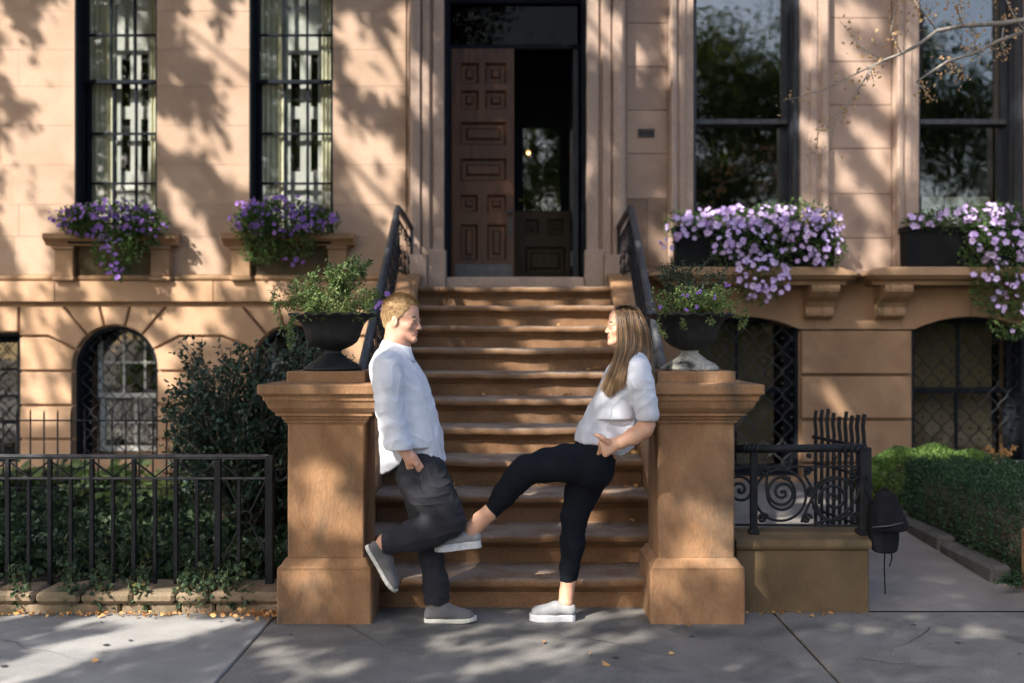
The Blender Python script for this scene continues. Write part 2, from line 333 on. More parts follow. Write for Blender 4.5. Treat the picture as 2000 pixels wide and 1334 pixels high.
FL_VIOLET = flowermat('violet_petal', (.26, .13, .52), (.30, .14, .52), (.03, .01, .07), (.40, .20, .60))
def flower_mesh(name, mat):
    vs = [(0, 0, -.35)]; tone = [0.]; fs = []
    for k in range(10):
        a = 2 * math.pi * k / 10; vs.append((.28 * math.cos(a), .28 * math.sin(a), -.1)); tone.append(.35)
    for k in range(10):
        a = 2 * math.pi * k / 10; r = 1.0 if k % 2 == 0 else .78; vs.append((r * math.cos(a), r * math.sin(a), .10 + .08 * (k % 3 - 1))); tone.append(1.)
    for k in range(10):
        j = (k + 1) % 10; fs.append((0, 1 + k, 1 + j)); fs.append((1 + k, 11 + k, 11 + j, 1 + j))
    me = bpy.data.meshes.new(name); me.from_pydata(vs, [], fs); me.update(); me.materials.append(mat)
    at = me.attributes.new('tone', 'FLOAT', 'POINT'); at.data.foreach_set('value', tone); return me
FM_L = flower_mesh('lilac_flower', FL_LILAC); FM_V = flower_mesh('violet_flower', FL_VIOLET)
def place_flower(me, p, n, size, parent):
    o = bpy.data.objects.new('flower', me); COL.objects.link(o); o.parent = parent; o.matrix_parent_inverse = pinv(parent)
    q = Vector(n).to_track_quat('Z', 'Y') @ Matrix.Rotation(random.uniform(0, 6.28), 3, 'Z').to_quaternion()
    o.location = p; o.rotation_mode = 'QUATERNION'; o.rotation_quaternion = q; o.scale = (size, size, size); return o
def unroot(o): o.rotation_mode = 'XYZ'
# ------------------------------------------------------------------ ground
YW = 9.2
def fx(px, Y=YW): return (px - VX) * Y / F
def fz(py, Y=YW): return HC + (VY - py) * Y / F
def grid_sheet(name, x0, x1, y0, y1, zf, nx, ny, m, parent=None):
    v = [(x0 + (x1 - x0) * i / nx, y0 + (y1 - y0) * j / ny) for j in range(ny + 1) for i in range(nx + 1)]
    v = [(x, y, zf(x, y)) for x, y in v]; f = [(j * (nx + 1) + i, j * (nx + 1) + i + 1, (j + 1) * (nx + 1) + i + 1, (j + 1) * (nx + 1) + i) for j in range(ny) for i in range(nx)]
    me = bpy.data.meshes.new(name); me.from_pydata(v, [], f); me.update(); return link_mesh(name, me, m, parent, True)
g = MB(); g.box(-200, 200, -200, 200, -1.2, -.16); tag(g.build('ground', SOIL), kind='structure')
g = MB(); g.box(-60, 60, -12, .9, -.155, -.13); tag(g.build('road', ASPH), kind='structure')
kb = tag(empty('street_kerb', (0, 1.0, 0)), kind='structure')
for i in range(-6, 7):
    q = MB(); q.box(i * 1.8 + .003, i * 1.8 + 1.797, .9, 1.07, -.15, .004, .012); q.build('kerb_stone', ST_KERB, kb)
sw = MB(); sw.box(-60, 60, 1.07, 5.42, -.15, -.03); sw = sw.build('sidewalk', SOIL); tag(sw, kind='structure')
# slabs with open joints
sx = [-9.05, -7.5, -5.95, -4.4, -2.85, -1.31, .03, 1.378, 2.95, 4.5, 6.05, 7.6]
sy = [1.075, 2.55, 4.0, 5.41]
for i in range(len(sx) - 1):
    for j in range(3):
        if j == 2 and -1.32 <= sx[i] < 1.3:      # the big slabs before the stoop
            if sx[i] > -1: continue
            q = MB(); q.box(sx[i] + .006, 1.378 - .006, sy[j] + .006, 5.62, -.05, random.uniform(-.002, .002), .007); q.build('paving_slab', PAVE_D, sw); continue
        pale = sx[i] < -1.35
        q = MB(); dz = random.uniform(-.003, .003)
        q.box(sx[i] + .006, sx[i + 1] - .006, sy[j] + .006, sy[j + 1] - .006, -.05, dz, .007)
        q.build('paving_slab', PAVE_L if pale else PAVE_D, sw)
def pathz(x, y): return max(0, (y - 5.45)) * .045 + .002
pa = grid_sheet('front_path', 1.12, 3.0, 5.42, 9.22, lambda x, y: pathz(x, y), 24, 40, PATH_M); tag(pa, kind='structure')
def bedz(x, y): return .07 + .06 * math.sin(x * 1.7) * math.sin(y * 1.3) + .03 * max(0, y - 5.7)
so = grid_sheet('planting_bed', -8, -1.0, 5.6, 9.22, bedz, 60, 40, SOIL); tag(so, kind='structure')
so2 = grid_sheet('planting_bed', 3.0, 8, 5.5, 9.22, lambda x, y: .05 + pathz(x, y), 30, 30, SOIL); tag(so2, kind='structure')

# ------------------------------------------------------------------ wall building
def blocks(parent, x0, x1, zs, y, m, depth=.03, w=.75, seed=0, gap=.0007, ch=.0014):
    g = random.Random(seed)
    for a, b in zip(zs[:-1], zs[1:]):
        n = max(1, round((x1 - x0) / w + g.uniform(-.3, .3))); cs = [x0 + (x1 - x0) * k / n for k in range(n + 1)]
        for k in range(1, n): cs[k] += g.uniform(-.2, .2) * (x1 - x0) / n
        for p, q in zip(cs[:-1], cs[1:]):
            d = g.uniform(-.0012, .0012); B = MB(); B.box(p + gap, q - gap, y + d, y + depth, a + gap, b - gap, ch); B.build('stone_block', m, parent)
def inset(poly, d):
    n = len(poly); A = sum(poly[i][0] * poly[(i + 1) % n][1] - poly[(i + 1) % n][0] * poly[i][1] for i in range(n)); s = 1 if A > 0 else -1; out = []
    for i in range(n):
        p0, p1, p2 = (Vector(poly[i - 1]), Vector(poly[i]), Vector(poly[(i + 1) % n]))
        e1 = (p1 - p0).normalized(); e2 = (p2 - p1).normalized(); n1 = Vector((-e1.y, e1.x)) * s; n2 = Vector((-e2.y, e2.x)) * s
        k = n1 + n2; k = k / max(k.dot(n1), .35) if k.length > 1e-5 else n1
        q = p1 + k * d; out.append((q.x, q.y))
    return out
def rblock(parent, poly, y0, y1, m, gap=.011, ch=.008):
    p = inset(poly, gap); f = inset(p, ch); n = len(p); v = [(x, y1, z) for x, z in p] + [(x, y0 + ch, z) for x, z in p] + [(x, y0, z) for x, z in f]
    fs = [(i, (i + 1) % n, n + (i + 1) % n, n + i) for i in range(n)] + [(n + i, n + (i + 1) % n, 2 * n + (i + 1) % n, 2 * n + i) for i in range(n)] + [tuple(range(2 * n, 3 * n))]
    A = sum(p[i][0] * p[(i + 1) % n][1] - p[(i + 1) % n][0] * p[i][1] for i in range(n))
    if A > 0: fs = [q[::-1] for q in fs]
    # face orientation: front towards -y
    me = bpy.data.meshes.new('stone_block'); me.from_pydata(v, [], [q[::-1] for q in fs] if A > 0 else fs); bm = bmesh.new(); bm.from_mesh(me); bmesh.ops.recalc_face_normals(bm, faces=bm.faces); bm.to_mesh(me); bm.free()
    return link_mesh('stone_block', me, m, parent)
ZT = 7.0
XB = fx(793)                      # where the two houses meet
HL = tag(empty('brownstone_house', (-4.0, YW, 0)), 'tan brownstone house with tall small-paned windows and arched barred basement windows', 'house')
HR = tag(empty('brownstone_house', (2.0, YW, 0)), 'brownstone house with the open front door and two wide dark sash windows', 'house')

# --- left house
wins = [(-5.73, .75), (fx(226), .757), (fx(568.5), .772)]
wins = [(c - w / 2, c + w / 2) for c, w in wins]
Z0, ZB = fz(455) + .01, fz(548)
core = MB()
xs = [-8] + [e for w in wins for e in w] + [XB]
for i in range(0, len(xs), 2):
    core.box(xs[i], xs[i + 1], YW + .015, YW + .55, ZB - .02, ZT)
for w in wins:
    core.box(w[0], w[1], YW + .015, YW + .55, ZB - .02, Z0 - .04); core.box(w[0], w[1], YW + .015, YW + .55, 5.25, ZT)
core.build('wall', ST_WALL, HL)
zs = [fz(537) + .002]
for py in (462, 400, 322, 245, 169, 97, 22, -52, -128): zs.append(fz(py))
for i in range(0, len(xs), 2):
    a = max(xs[i], -6.6)
    if xs[i + 1] < -6.6: continue
    blocks(HL, a, xs[i + 1], zs, YW, ST_WALL, seed=i + 3)
for w in wins:
    blocks(HL, w[0], w[1], [5.25, fz(-128)], YW, ST_WALL, seed=5)
# base moulding and belt course
mo = MB(); r = .026; zc = (fz(537) + fz(549)) / 2
mo.prism([(YW + .01, fz(549)), (YW - .02, fz(549))] + [(YW - .02 - r * math.cos(a), zc + r * math.sin(a)) for a in np.linspace(-1.57, 1.57, 8)] + [(YW + .01, fz(537))], -6.6, XB - .003, 'x')
mo.build('base_moulding', ST_SILL, HL)
bx = [-6.6, -5.1, fx(112), fx(420), fx(790)]
for a, b in zip(bx[:-1], bx[1:]):
    q = MB(); q.box(a + .002, b - .002, YW - .055, YW + .02, fz(590), fz(550), .006); q.build('belt_stone', ST_BASE, HL)
# basement: core with arched openings
ZA = fz(597); AW = [(fx(225), .385), (fx(575), .39)]; zsp = fz(718)
W0R = fx(38)
def arc(cx, r, a0, a1, n=8): return [(cx + r * math.cos(R(a)), zsp + r * math.sin(R(a))) for a in np.linspace(a0, a1, n)]
cm = MB()
cm.box(-8, XB, YW + .05, YW + .55, ZA - .01, ZB - .02)
cm.box(-8, -5.45, YW + .05, YW + .55, 0, ZA - .01); cm.box(-5.45, W0R, YW + .05, YW + .55, fz(650), ZA - .01); cm.box(-5.45, W0R, YW + .05, YW + .55, 0, .35)
edges = [W0R] + [e for c, r_ in AW for e in (c - r_, c + r_)] + [XB]
for i in range(0, len(edges), 2): cm.box(edges[i], edges[i + 1], YW + .05, YW + .55, 0, ZA - .01)
for c, r_ in AW:
    cm.box(c - r_, c + r_, YW + .05, YW + .55, 0, .40)
    n = 14
    for k in range(n):                 # spandrel above each arch
        a0, a1 = 180 * k / n, 180 * (k + 1) / n
        p0 = (c + r_ * math.cos(R(a0)), zsp + r_ * math.sin(R(a0))); p1 = (c + r_ * math.cos(R(a1)), zsp + r_ * math.sin(R(a1)))
        cm.prism([p0, (p0[0], ZA - .01), (p1[0], ZA - .01), p1], YW + .05, YW + .55)
cm.build('basement_wall', ST_BASE, HL)
YB = YW - .012; D1 = YW + .06
def ray(c, a, z): return (c + (z - zsp) / math.tan(R(a)), z)
Lh = ZA; zj = fz(657); pj = [fz(v) for v in (657, 725, 792, 858, 925)]
for wi, (c, r_) in enumerate(AW):
    rblock(HL, arc(c, r_, 76, 104, 5) + [ray(c, 104, Lh), ray(c, 76, Lh)], YB, D1, ST_BASE)
    for s in (1, -1):
        def P(a): return a if s == 1 else 180 - a
        rblock(HL, arc(c, r_, P(50), P(76), 5) + [ray(c, P(76), Lh), ray(c, P(50), Lh)], YB, D1, ST_BASE)
(c1, r1), (c2, r2) = AW
# spanning blocks between / beside the arches
xl0 = W0R + .0
rblock(HL, arc(c1, r1, 130, 155, 5) + [(fx(95), zj), (xl0, zj), (xl0, Lh), ray(c1, 130, Lh)], YB, D1, ST_BASE)
rblock(HL, arc(c1, r1, 50, 25, 5) + [(fx(351), zj), (fx(435), zj)] + arc(c2, r2, 155, 130, 5) + [ray(c2, 130, Lh), ray(c1, 50, Lh)], YB, D1, ST_BASE)
rblock(HL, arc(c2, r2, 50, 25, 5) + [(fx(695), zj), (XB, zj), (XB, Lh), ray(c2, 50, Lh)], YB, D1, ST_BASE)
rblock(HL, [(-5.4, fz(650)), (W0R, fz(650)), (W0R, Lh), (-5.4, Lh)], YB, D1, ST_BASE)
rblock(HL, [(xl0, zj), (fx(95), zj)] + arc(c1, r1, 155, 180, 5) + [(c1 - r1, pj[1]), (xl0, pj[1])], YB, D1, ST_BASE)
rblock(HL, [(fx(351), zj)] + arc(c1, r1, 25, 0, 5) + [(c1 + r1, pj[1]), (c2 - r2, pj[1])] + arc(c2, r2, 180, 155, 5) + [(fx(435), zj)], YB, D1, ST_BASE)
rblock(HL, [(fx(695), zj)] + arc(c2, r2, 25, 0, 5) + [(c2 + r2, pj[1]), (XB, pj[1]), (XB, zj)], YB, D1, ST_BASE)
for k in range(1, 4):
    for a, b in ((xl0, c1 - r1), (c1 + r1, c2 - r2), (c2 + r2, XB)):
        rblock(HL, [(a, pj[k + 1]), (b, pj[k + 1]), (b, pj[k]), (a, pj[k])], YB, D1, ST_BASE)
for k in range(4): rblock(HL, [(-6.2, pj[k + 1]), (-5.45, pj[k + 1]), (-5.45, pj[k]), (-6.2, pj[k])], YB, D1, ST_BASE)
for a, b in ((xl0, c1 - r1), (c1 + r1, c2 - r2), (c2 + r2, XB)):
    rblock(HL, [(a, .02), (b, .02), (b, pj[4]), (a, pj[4])], YB, D1, ST_BASE)

def sash(parent, x0, x1, z0, z1, y, cols, rows, m, fw=.045, mw=.022, gm=GLASS, t=.04, bot=None):
    B = MB(); bt = bot or fw
    B.box(x0, x0 + fw, y, y + t, z0, z1); B.box(x1 - fw, x1, y, y + t, z0, z1)
    B.box(x0 + fw, x1 - fw, y, y + t, z0, z0 + bt); B.box(x0 + fw, x1 - fw, y, y + t, z1 - fw, z1)
    a0, a1, b0, b1 = x0 + fw, x1 - fw, z0 + bt, z1 - fw
    for i in range(1, cols): xx = a0 + (a1 - a0) * i / cols; B.box(xx - mw / 2, xx + mw / 2, y + .004, y + t - .004, b0, b1)
    for j in range(1, rows):
        zz = b0 + (b1 - b0) * j / rows
        for i in range(cols):
            B.box(a0 + (a1 - a0) * i / cols + (mw / 2 if i else 0), a0 + (a1 - a0) * (i + 1) / cols - (mw / 2 if i < cols - 1 else 0), y + .004, y + t - .004, zz - mw / 2, zz + mw / 2)
    s_ = B.build('window_sash', m, parent)
    for i in range(cols):
        for j in range(rows):
            p = MB(); e = [random.uniform(-.002, .002) for _ in range(3)]
            X0, X1 = a0 + (a1 - a0) * i / cols + .002, a0 + (a1 - a0) * (i + 1) / cols - .002; Zl, Zh = b0 + (b1 - b0) * j / rows + .002, b0 + (b1 - b0) * (j + 1) / rows - .002
            yy = y + t / 2
            p.add([(X0, yy + e[0], Zl), (X1, yy + e[1], Zl), (X1, yy + e[1] + e[2], Zh), (X0, yy + e[0] + e[2], Zh)], [(0, 1, 2, 3)])
            p.build('pane', gm, s_)
    return s_
def lin(parent, x0, x1, z0, z1, y0, y1, m, t=.02, name='window_frame', groove=True):
    """jamb liner inside an opening"""
    B = MB(); B.box(x0, x0 + t, y0, y1, z0, z1); B.box(x1 - t, x1, y0, y1, z0, z1); B.box(x0 + t, x1 - t, y0, y1, z1 - t, z1); B.box(x0 + t, x1 - t, y0, y1, z0, z0 + t)
    if groove:
        for y in (y0 + (y1 - y0) * .33, y0 + (y1 - y0) * .7):
            B.box(x0 + t, x0 + t + .012, y, y + .02, z0 + t, z1 - t); B.box(x1 - t - .012, x1 - t, y, y + .02, z0 + t, z1 - t)
    return B.build(name, m, parent)
def curtain(parent, x0, x1, z0, z1, y, amp, nf, m, seed=0):
    g = random.Random(seed); n = nf * 6; ph = g.uniform(0, 6); top = []
    v = []
    for j in range(5):
        for i in range(n + 1):
            u = i / n; v.append((x0 + (x1 - x0) * u, y + amp * math.sin(u * nf * 6.28 + ph + .25 * math.sin(3 * u + j * .5)) * (1 + .2 * j / 4), z0 + (z1 - z0) * j / 4))
    f = [(j * (n + 1) + i, j * (n + 1) + i + 1, (j + 1) * (n + 1) + i + 1, (j + 1) * (n + 1) + i) for j in range(4) for i in range(n)]
    me = bpy.data.meshes.new('curtain'); me.from_pydata(v, [], f); me.update(); return link_mesh('curtain', me, m, parent, True)
def room(parent, x0, x1, y0, y1, z0, z1, name='dark_room', m=None):
    B = MB(); t = .03
    B.box(x0 - t, x0, y0, y1, z0 - t, z1 + t); B.box(x1, x1 + t, y0, y1, z0 - t, z1 + t); B.box(x0 - t, x1 + t, y1, y1 + t, z0 - t, z1 + t)
    B.box(x0, x1, y0, y1, z0 - t, z0); B.box(x0, x1, y0, y1, z1, z1 + t); return B.build(name, m or ROOM, parent)
ZM = fz(160, YW + .18)             # meeting rail
for wi, (a, b) in enumerate(wins):
    lin(HL, a, b, Z0 - .03, 5.25, YW + .004, YW + .34, PAINT_B, t=.012)
    sash(HL, a + .012, b - .012, ZM - .02, 5.23, YW + .15, 3, 3, PAINT_B, fw=.034, mw=.018)
    sash(HL, a + .03, b - .03, Z0 - .02, ZM + .02, YW + .20, 3, 3, PAINT_B, fw=.03, mw=.02)
    w = b - a
    cu = MB(); cu.box(a - .2, b + .2, YW + .56, YW + .565, Z0 - .1, 5.4); 
    room(HL, a - .25, b + .35, YW + .556, YW + 2.2, Z0 - .3, 5.4)
    yc = YW + .262
    curtain(HL, a + .005, a + .34 * w, Z0 - .02, 5.24, yc, .012, 5, CREAM, wi)
    curtain(HL, a + .80 * w, b - .005, Z0 - .02, 5.24, yc, .012, 4, CREAM, wi + 9)
    # white folding shutter with tall dark openings between the curtains
    S = MB(); X0, X1 = a + .30 * w, b - .012; yy = YW + .29
    xc = [X0, X0 + .085, X0 + .175, X0 + .275, X0 + .345, X1]
    zc_ = [Z0 - .1, fz(335, yy), fz(232, yy), fz(208, yy), fz(105, yy), 5.24]
    for i in range(5):
        for j in range(5):
            if i in (1, 3) and j in (1, 3): continue
            S.box(xc[i], xc[i + 1], yy, yy + .025, zc_[j], zc_[j + 1])
    S.box(X0 + .222, X0 + .232, yy - .006, yy, zc_[0], zc_[-1])
    S.build('inner_shutter', SHUT, HL)
# stone sill pedestals under the windows
for wi, (a, b) in enumerate(wins):
    cx = (a + b) / 2; ys = YW - .17; x0, x1 = cx - .60, cx + .60; s_ = 215.
    S = MB()
    prof = [(YW + .01, fz(478, 9.03)), (ys + .07, fz(478, 9.03)), (ys + .05, fz(472, 9.03)), (ys + .02, fz(468, 9.03)), (ys, fz(465, 9.03)), (ys, fz(455, 9.03)), (YW + .05, fz(455, 9.03) + .006)]
    S.prism(prof, x0, x1, 'x'); S.build('window_sill', ST_SILL, HL)
    for sx_ in (-1, 1):
        P_ = MB(); xa, xb = (x0 + .075, x0 + .245) if sx_ < 0 else (x1 - .245, x1 - .075); zt, zb = fz(478, 9.03), fz(548, 9.03)
        P_.box(xa, xb, YW - .09, YW + .008, zb + .04, zt - .035, .006); P_.box(xa - .012, xb + .012, YW - .105, YW + .008, zt - .034, zt - .002, .006); P_.box(xa - .015, xb + .015, YW - .11, YW + .008, zb + .001, zb + .039, .01)
        P_.build('pedestal', ST_SILL, HL)
    P_ = MB(); P_.box(x0 + .262, x1 - .262, YW - .03, YW + .008, fz(548) + .045, fz(478) - .01, .006); P_.build('apron_panel', ST_LOW, HL)
# ---- basement windows and grilles
def grille(parent, inside, x0, x1, z0, z1, y, m, sp=.085, ph=.10, r=.0055):
    B = MB(); nk = int((x1 - x0) / sp) + 2
    for k in range(-1, nk + 1):
        run = []
        for j in range(int((z1 - z0) / (ph / 4)) + 1):
            z = z0 + j * ph / 4; t = (j % 8) / 8.0
            tri = math.cos(t * 2 * math.pi); tri = tri * (1 - .25 * abs(tri)) / .75
            x = x0 + k * sp + (1 if k % 2 else -1) * tri * sp * .46
            if inside(x, z): run.append((x, y, z))
            else:
                if len(run) > 1: B.tube(run, r, 4)
                run = []
        if len(run) > 1: B.tube(run, r, 4)
    for k in range(-1, nk + 1):
        for j in range(int((z1 - z0) / ph) + 1):
            if (j + k) % 2: continue
            x, z = x0 + (k + .5) * sp, z0 + j * ph
            if inside(x, z): v, f = ico((x, y, z), .012); B.add(v, f)
    return B.build('window_grille', m, parent)
for wi, (c, r_) in enumerate(AW):
    def ins(x, z, c=c, r_=r_):
        return abs(x - c) < r_ - .01 and z > .41 and (z < zsp or (x - c) ** 2 + (z - zsp) ** 2 < (r_ - .012) ** 2)
    yb = YW + .30
    B = MB()                       # black arched liner
    out = arc(c, r_ - .001, 0, 180, 15); B2 = [(c - r_ + .001, .40), (c + r_ - .001, .40)]
    full = [(c + r_ - .001, .40)] + out + [(c - r_ + .001, .40)]; inn = [(c + (x - c) * .93, .40 + (z - .40) * .975) for x, z in full]
    rs = [[(x, yy, z) for x, z in q] for q, yy in ((full, YW + .055), (inn, YW + .056), (inn, YW + .34), (full, YW + .34))]
    B.rings(rs, False, False); B.build('window_frame', PAINT_B, HL)
    room(HL, c - r_ - .1, c + r_ + .1, YW + .55, YW + 2, .2, 1.75)
    gr = grille(HL, ins, c - r_ - .02, c + r_, .41, zsp + r_, YW + .12, IRON_G if wi == 0 else IRON)
    # white inner window: frame, meeting rail, side curtains
    zm = fz(772, yb)
    sash(HL, c - r_ + .10, c + r_ + .02, .42, zm + .02, yb + .04, 2, 2, PAINT_W, fw=.05, mw=.022, gm=GLASS_D)
    sash(HL, c - r_ + .10, c + r_ + .02, zm - .02, zsp + r_ - .01, yb, 3, 2, PAINT_W, fw=.04, mw=.022, gm=GLASS_D)
    curtain(HL, c - r_ + .08, c - .19, .35, zsp + r_, YW + .45, .012, 4, PAINT_W, 31 + wi)
    curtain(HL, c + .25, c + r_ + .1, .35, zsp + r_, YW + .45, .012, 3, PAINT_W, 41 + wi)
# doorway at the far left
lin(HL, -5.45, W0R, .35, fz(650), YW + .055, YW + .4, PAINT_B, t=.03)
room(HL, -5.5, W0R + .1, YW + .55, YW + 2, .2, 1.75)
sash(HL, -5.42, W0R - .11, .38, fz(650) - .03, YW + .3, 1, 4, PAINT_B, fw=.06, gm=GLASS_D)
sash(HL, W0R - .13, W0R - .04, .38, fz(665), YW + .24, 1, 5, IRON_G, fw=.012, mw=.016, gm=GLASS_D)
grille(HL, lambda x, z: -5.4 < x < W0R - .14 and z < fz(655), -5.45, W0R, .4, fz(650), YW + .12, IRON)
# --- right house
core = MB(); DX0, DX1 = fx(868), fx(1145); W3 = (fx(1352), fx(1561)); W4 = (fx(1790), fx(1999))
ZTOP = 5.15
ex = [XB, DX0, DX1, W3[0], W3[1], W4[0], W4[1], 8.0]
zS = fz(521)
for i in range(0, 8, 2): core.box(ex[i] + (0.004 if i == 0 else 0), ex[i + 1], YW + .015, YW + .55, fz(640), ZT)
core.box(DX0, DX1, YW + .015, YW + .55, ZTOP, ZT); core.box(DX0, DX1, YW + .09, YW + .55, fz(640), fz(541) - .03)
for w in (W3, W4):
    core.box(w[0], w[1], YW + .015, YW + .55, ZTOP, ZT); core.box(w[0], w[1], YW + .015, YW + .55, fz(640) + .12, zS + .02)
core.build('wall', ST_WALLR, HR)
# ashlar strips
blocks(HR, fx(1224), fx(1304), [fz(v) for v in (545, 521, 388)], YW - .002, ST_DARK, seed=1, w=.2, gap=.003)
blocks(HR, fx(1224), fx(1304), [fz(v) for v in (388, 300, 215, 130, 45, -40)], YW, ST_WALLR, seed=1, w=1., gap=.003)
blocks(HR, fx(1619), fx(1741), [fz(v) for v in (552, 465, 378, 290, 205, 120, 35, -50)], YW, ST_WALLR, seed=2, w=1., gap=.003)
blocks(HR, W4[1] + .27, 5.9, [fz(v) for v in (552, 465, 378, 290, 205, 120, 35, -50)], YW, ST_WALLR, seed=2, w=.8, gap=.003)
def arch_bars(x_in, x_out, z0, z1, prof, name='architrave', m=ST_TRIM):
    """vertical moulded bar; prof = (fraction from the opening, projection)"""
    q = [(x_in + (x_out - x_in) * u, YW - p) for u, p in prof]; q = [(x_in, YW + .02)] + q + [(x_out, YW + .02)]
    B = MB(); B.prism(q, z0, z1, 'z'); bm = None; o = B.build(name, m, HR); me = o.data
    b = bmesh.new(); b.from_mesh(me); bmesh.ops.recalc_face_normals(b, faces=b.faces); b.to_mesh(me); b.free(); return o
pw = [(0, .055), (.30, .055), (.33, .075), (.55, .075), (.60, .06), (.66, .06), (.72, .10), (.88, .11), (.94, .10), (.96, .03), (1, .03)]
for w in (W3, W4):
    arch_bars(w[0], w[0] - .225, zS, ZTOP + .25, pw); arch_bars(w[1], w[1] + .26, zS, ZTOP + .25, pw)
pd = [(0, .12), (.28, .12), (.31, .09), (.36, .09), (.40, .14), (.58, .14), (.62, .11), (.66, .16), (.86, .17), (.92, .15), (.94, .05), (1, .05)]
zdb = fz(500)
arch_bars(DX0, fx(795) + .02, zdb, ZTOP + .3, pd); arch_bars(DX1, fx(1222) , zdb, ZTOP + .3, pd)
for s_, xi, xo in ((-1, DX0 + .022, fx(795)), (1, DX1 - .022, fx(1223))):
    xm = xi + (xo - xi) * .45
    for a, b, pr in ((xi, xm, .165), (xm, xo, .20)):
        q = MB(); q.box(min(a, b) + .002, max(a, b) - .002, YW - pr, YW + .015, fz(562), zdb - .002 + (.05 if pr < .18 else .0), .008); q.build('plinth_block', ST_TRIM, HR)
# threshold
q = MB(); q.box(DX0 + .025, DX1 - .025, YW - .12, YW + .55, fz(561, 9.08), fz(541, 9.08), .008); q.build('door_sill', ST_TRIM, HR)
zD = fz(541, 9.08)
# door recess: black jambs, ceiling, transom, left leaf, vestibule, inner door
J = MB(); J.box(DX0, DX0 + .02, YW + .002, YW + .75, zD, ZTOP); J.box(DX1 - .02, DX1, YW + .002, YW + .75, zD, ZTOP); J.box(DX0 + .02, DX1 - .02, YW + .002, YW + .75, ZTOP - .02, ZTOP)
for yy in (YW + .12, YW + .26): J.box(DX0 + .02, DX0 + .034, yy, yy + .03, zD, ZTOP - .02); J.box(DX1 - .034, DX1 - .02, yy, yy + .03, zD, ZTOP - .02)
J.build('door_frame', PAINT_B, HR)
yl = YW + .40; zLt = fz(95, yl); zTr = fz(82, yl)
T = MB(); T.box(DX0 + .02, DX1 - .02, yl + .03, yl + .08, zLt + .003, zLt + .05, .006); T.box(DX0 + .02, DX1 - .02, yl - .01, yl + .05, fz(6, yl), fz(6, yl) + .05, .004); T.build('transom_bar', PAINT_B, HR)
p = MB(); p.add([(DX0 + .03, yl + .04, zLt + .05), (DX1 - .03, yl + .045, zLt + .05), (DX1 - .03, yl + .05, ZTOP - .03), (DX0 + .03, yl + .05, ZTOP - .03)], [(0, 1, 2, 3)]); p.build('transom_pane', GLASS_T, HR)
# vestibule shell
V = MB(); va, vb, vz = DX0 - .05, DX1 + .12, zLt + .9; yv = YW + 1.55
V.box(va - .03, va, YW + .56, yv, zD, vz); V.box(vb, vb + .03, YW + .56, yv, zD, vz); V.box(va, vb, YW + .56, yv, vz, vz + .03); V.box(va, vb, YW + .56, yv, zD - .03, zD - .002)
V.build('vestibule_wall', WOOD2, HR)
def panelled_leaf(parent, x0, x1, z0, z1, y, m, pan, name='door_leaf', t=.05, mp=None):
    """frame with sunk, fielded panels; pan = list of (x0,x1,z0,z1)"""
    xs_ = sorted({x0, x1, *[q for p_ in pan for q in p_[:2]]}); zs_ = sorted({z0, z1, *[q for p_ in pan for q in p_[2:]]})
    B = MB()
    for i in range(len(xs_) - 1):
        for j in range(len(zs_) - 1):
            cx, cz = (xs_[i] + xs_[i + 1]) / 2, (zs_[j] + zs_[j + 1]) / 2
            if any(p_[0] < cx < p_[1] and p_[2] < cz < p_[3] for p_ in pan): continue
            B.box(xs_[i], xs_[i + 1], y, y + t, zs_[j], zs_[j + 1])
    lf = B.build(name, m, parent)
    for p_ in pan:
        q = MB(); a, b, c, d = p_; w = min(b - a, d - c) * .5
        rings = []
        for k, yy in ((0, y + .001), (.012, y + .012), (.02, y + .032), (min(.055, w * .55), y + .032), (min(.075, w * .75), y + .012)):
            rings.append([(a + k, yy, c + k), (b - k, yy, c + k), (b - k, yy, d - k), (a + k, yy, d - k)])
        q.rings(rings, True, False); n = len(q.v); q.f.append((n - 4, n - 3, n - 2, n - 1)); q.mi.append(0)
        q.build('door_panel', mp or m, lf)
    return lf
X = lambda px: fx(px, yl); Z = lambda py: fz(py, yl)
pans = [(X(a), X(b), Z(d), Z(c)) for a, b, c, d in ((899, 935, 122, 164), (947, 989, 122, 164), (899, 935, 176, 214), (947, 989, 176, 214), (899, 989, 238, 284), (899, 989, 309, 354),
                                                       (899, 933, 380, 414), (951, 989, 380, 414), (899, 933, 438, 508), (951, 989, 438, 508))]
lf = panelled_leaf(HR, DX0 + .036, X(1004), zD + .01, zLt, yl, WOOD, pans)
k_ = MB(); k_.box(X(888), X(1000), yl - .004, yl - .001, zD + .015, Z(516), .001); k_.build('kick_plate', KICK, lf)
k_ = MB(); k_.box(X(992), X(1000), yl - .006, yl - .001, Z(465), Z(425), .001); k_.lathe([(.001, 0), (.018, .006), (.024, .02), (.018, .034), (.001, .04)], (0, 0, 0), 10)
for i in range(len(k_.v) - 50, len(k_.v)):
    x_, y_, z_ = k_.v[i]; k_.v[i] = (X(996) + x_, yl - .02 - z_, Z(415) + y_)
k_.build('door_handle', IRON_G, lf)
# right leaf, swung inwards
B = MB(); B.box(DX1 - .10, DX1 - .045, yl + .02, yl + .68, zD + .01, zLt, .004); rl = B.build('door_leaf', PAINT_BG, HR)
B = MB(); B.box(DX1 - .125, DX1 - .101, yl + .005, yl + .018, Z(300), Z(255), .002); B.box(DX1 - .125, DX1 - .101, yl + .005, yl + .018, Z(520), Z(490), .002); B.build('door_hinge', KICK, rl)
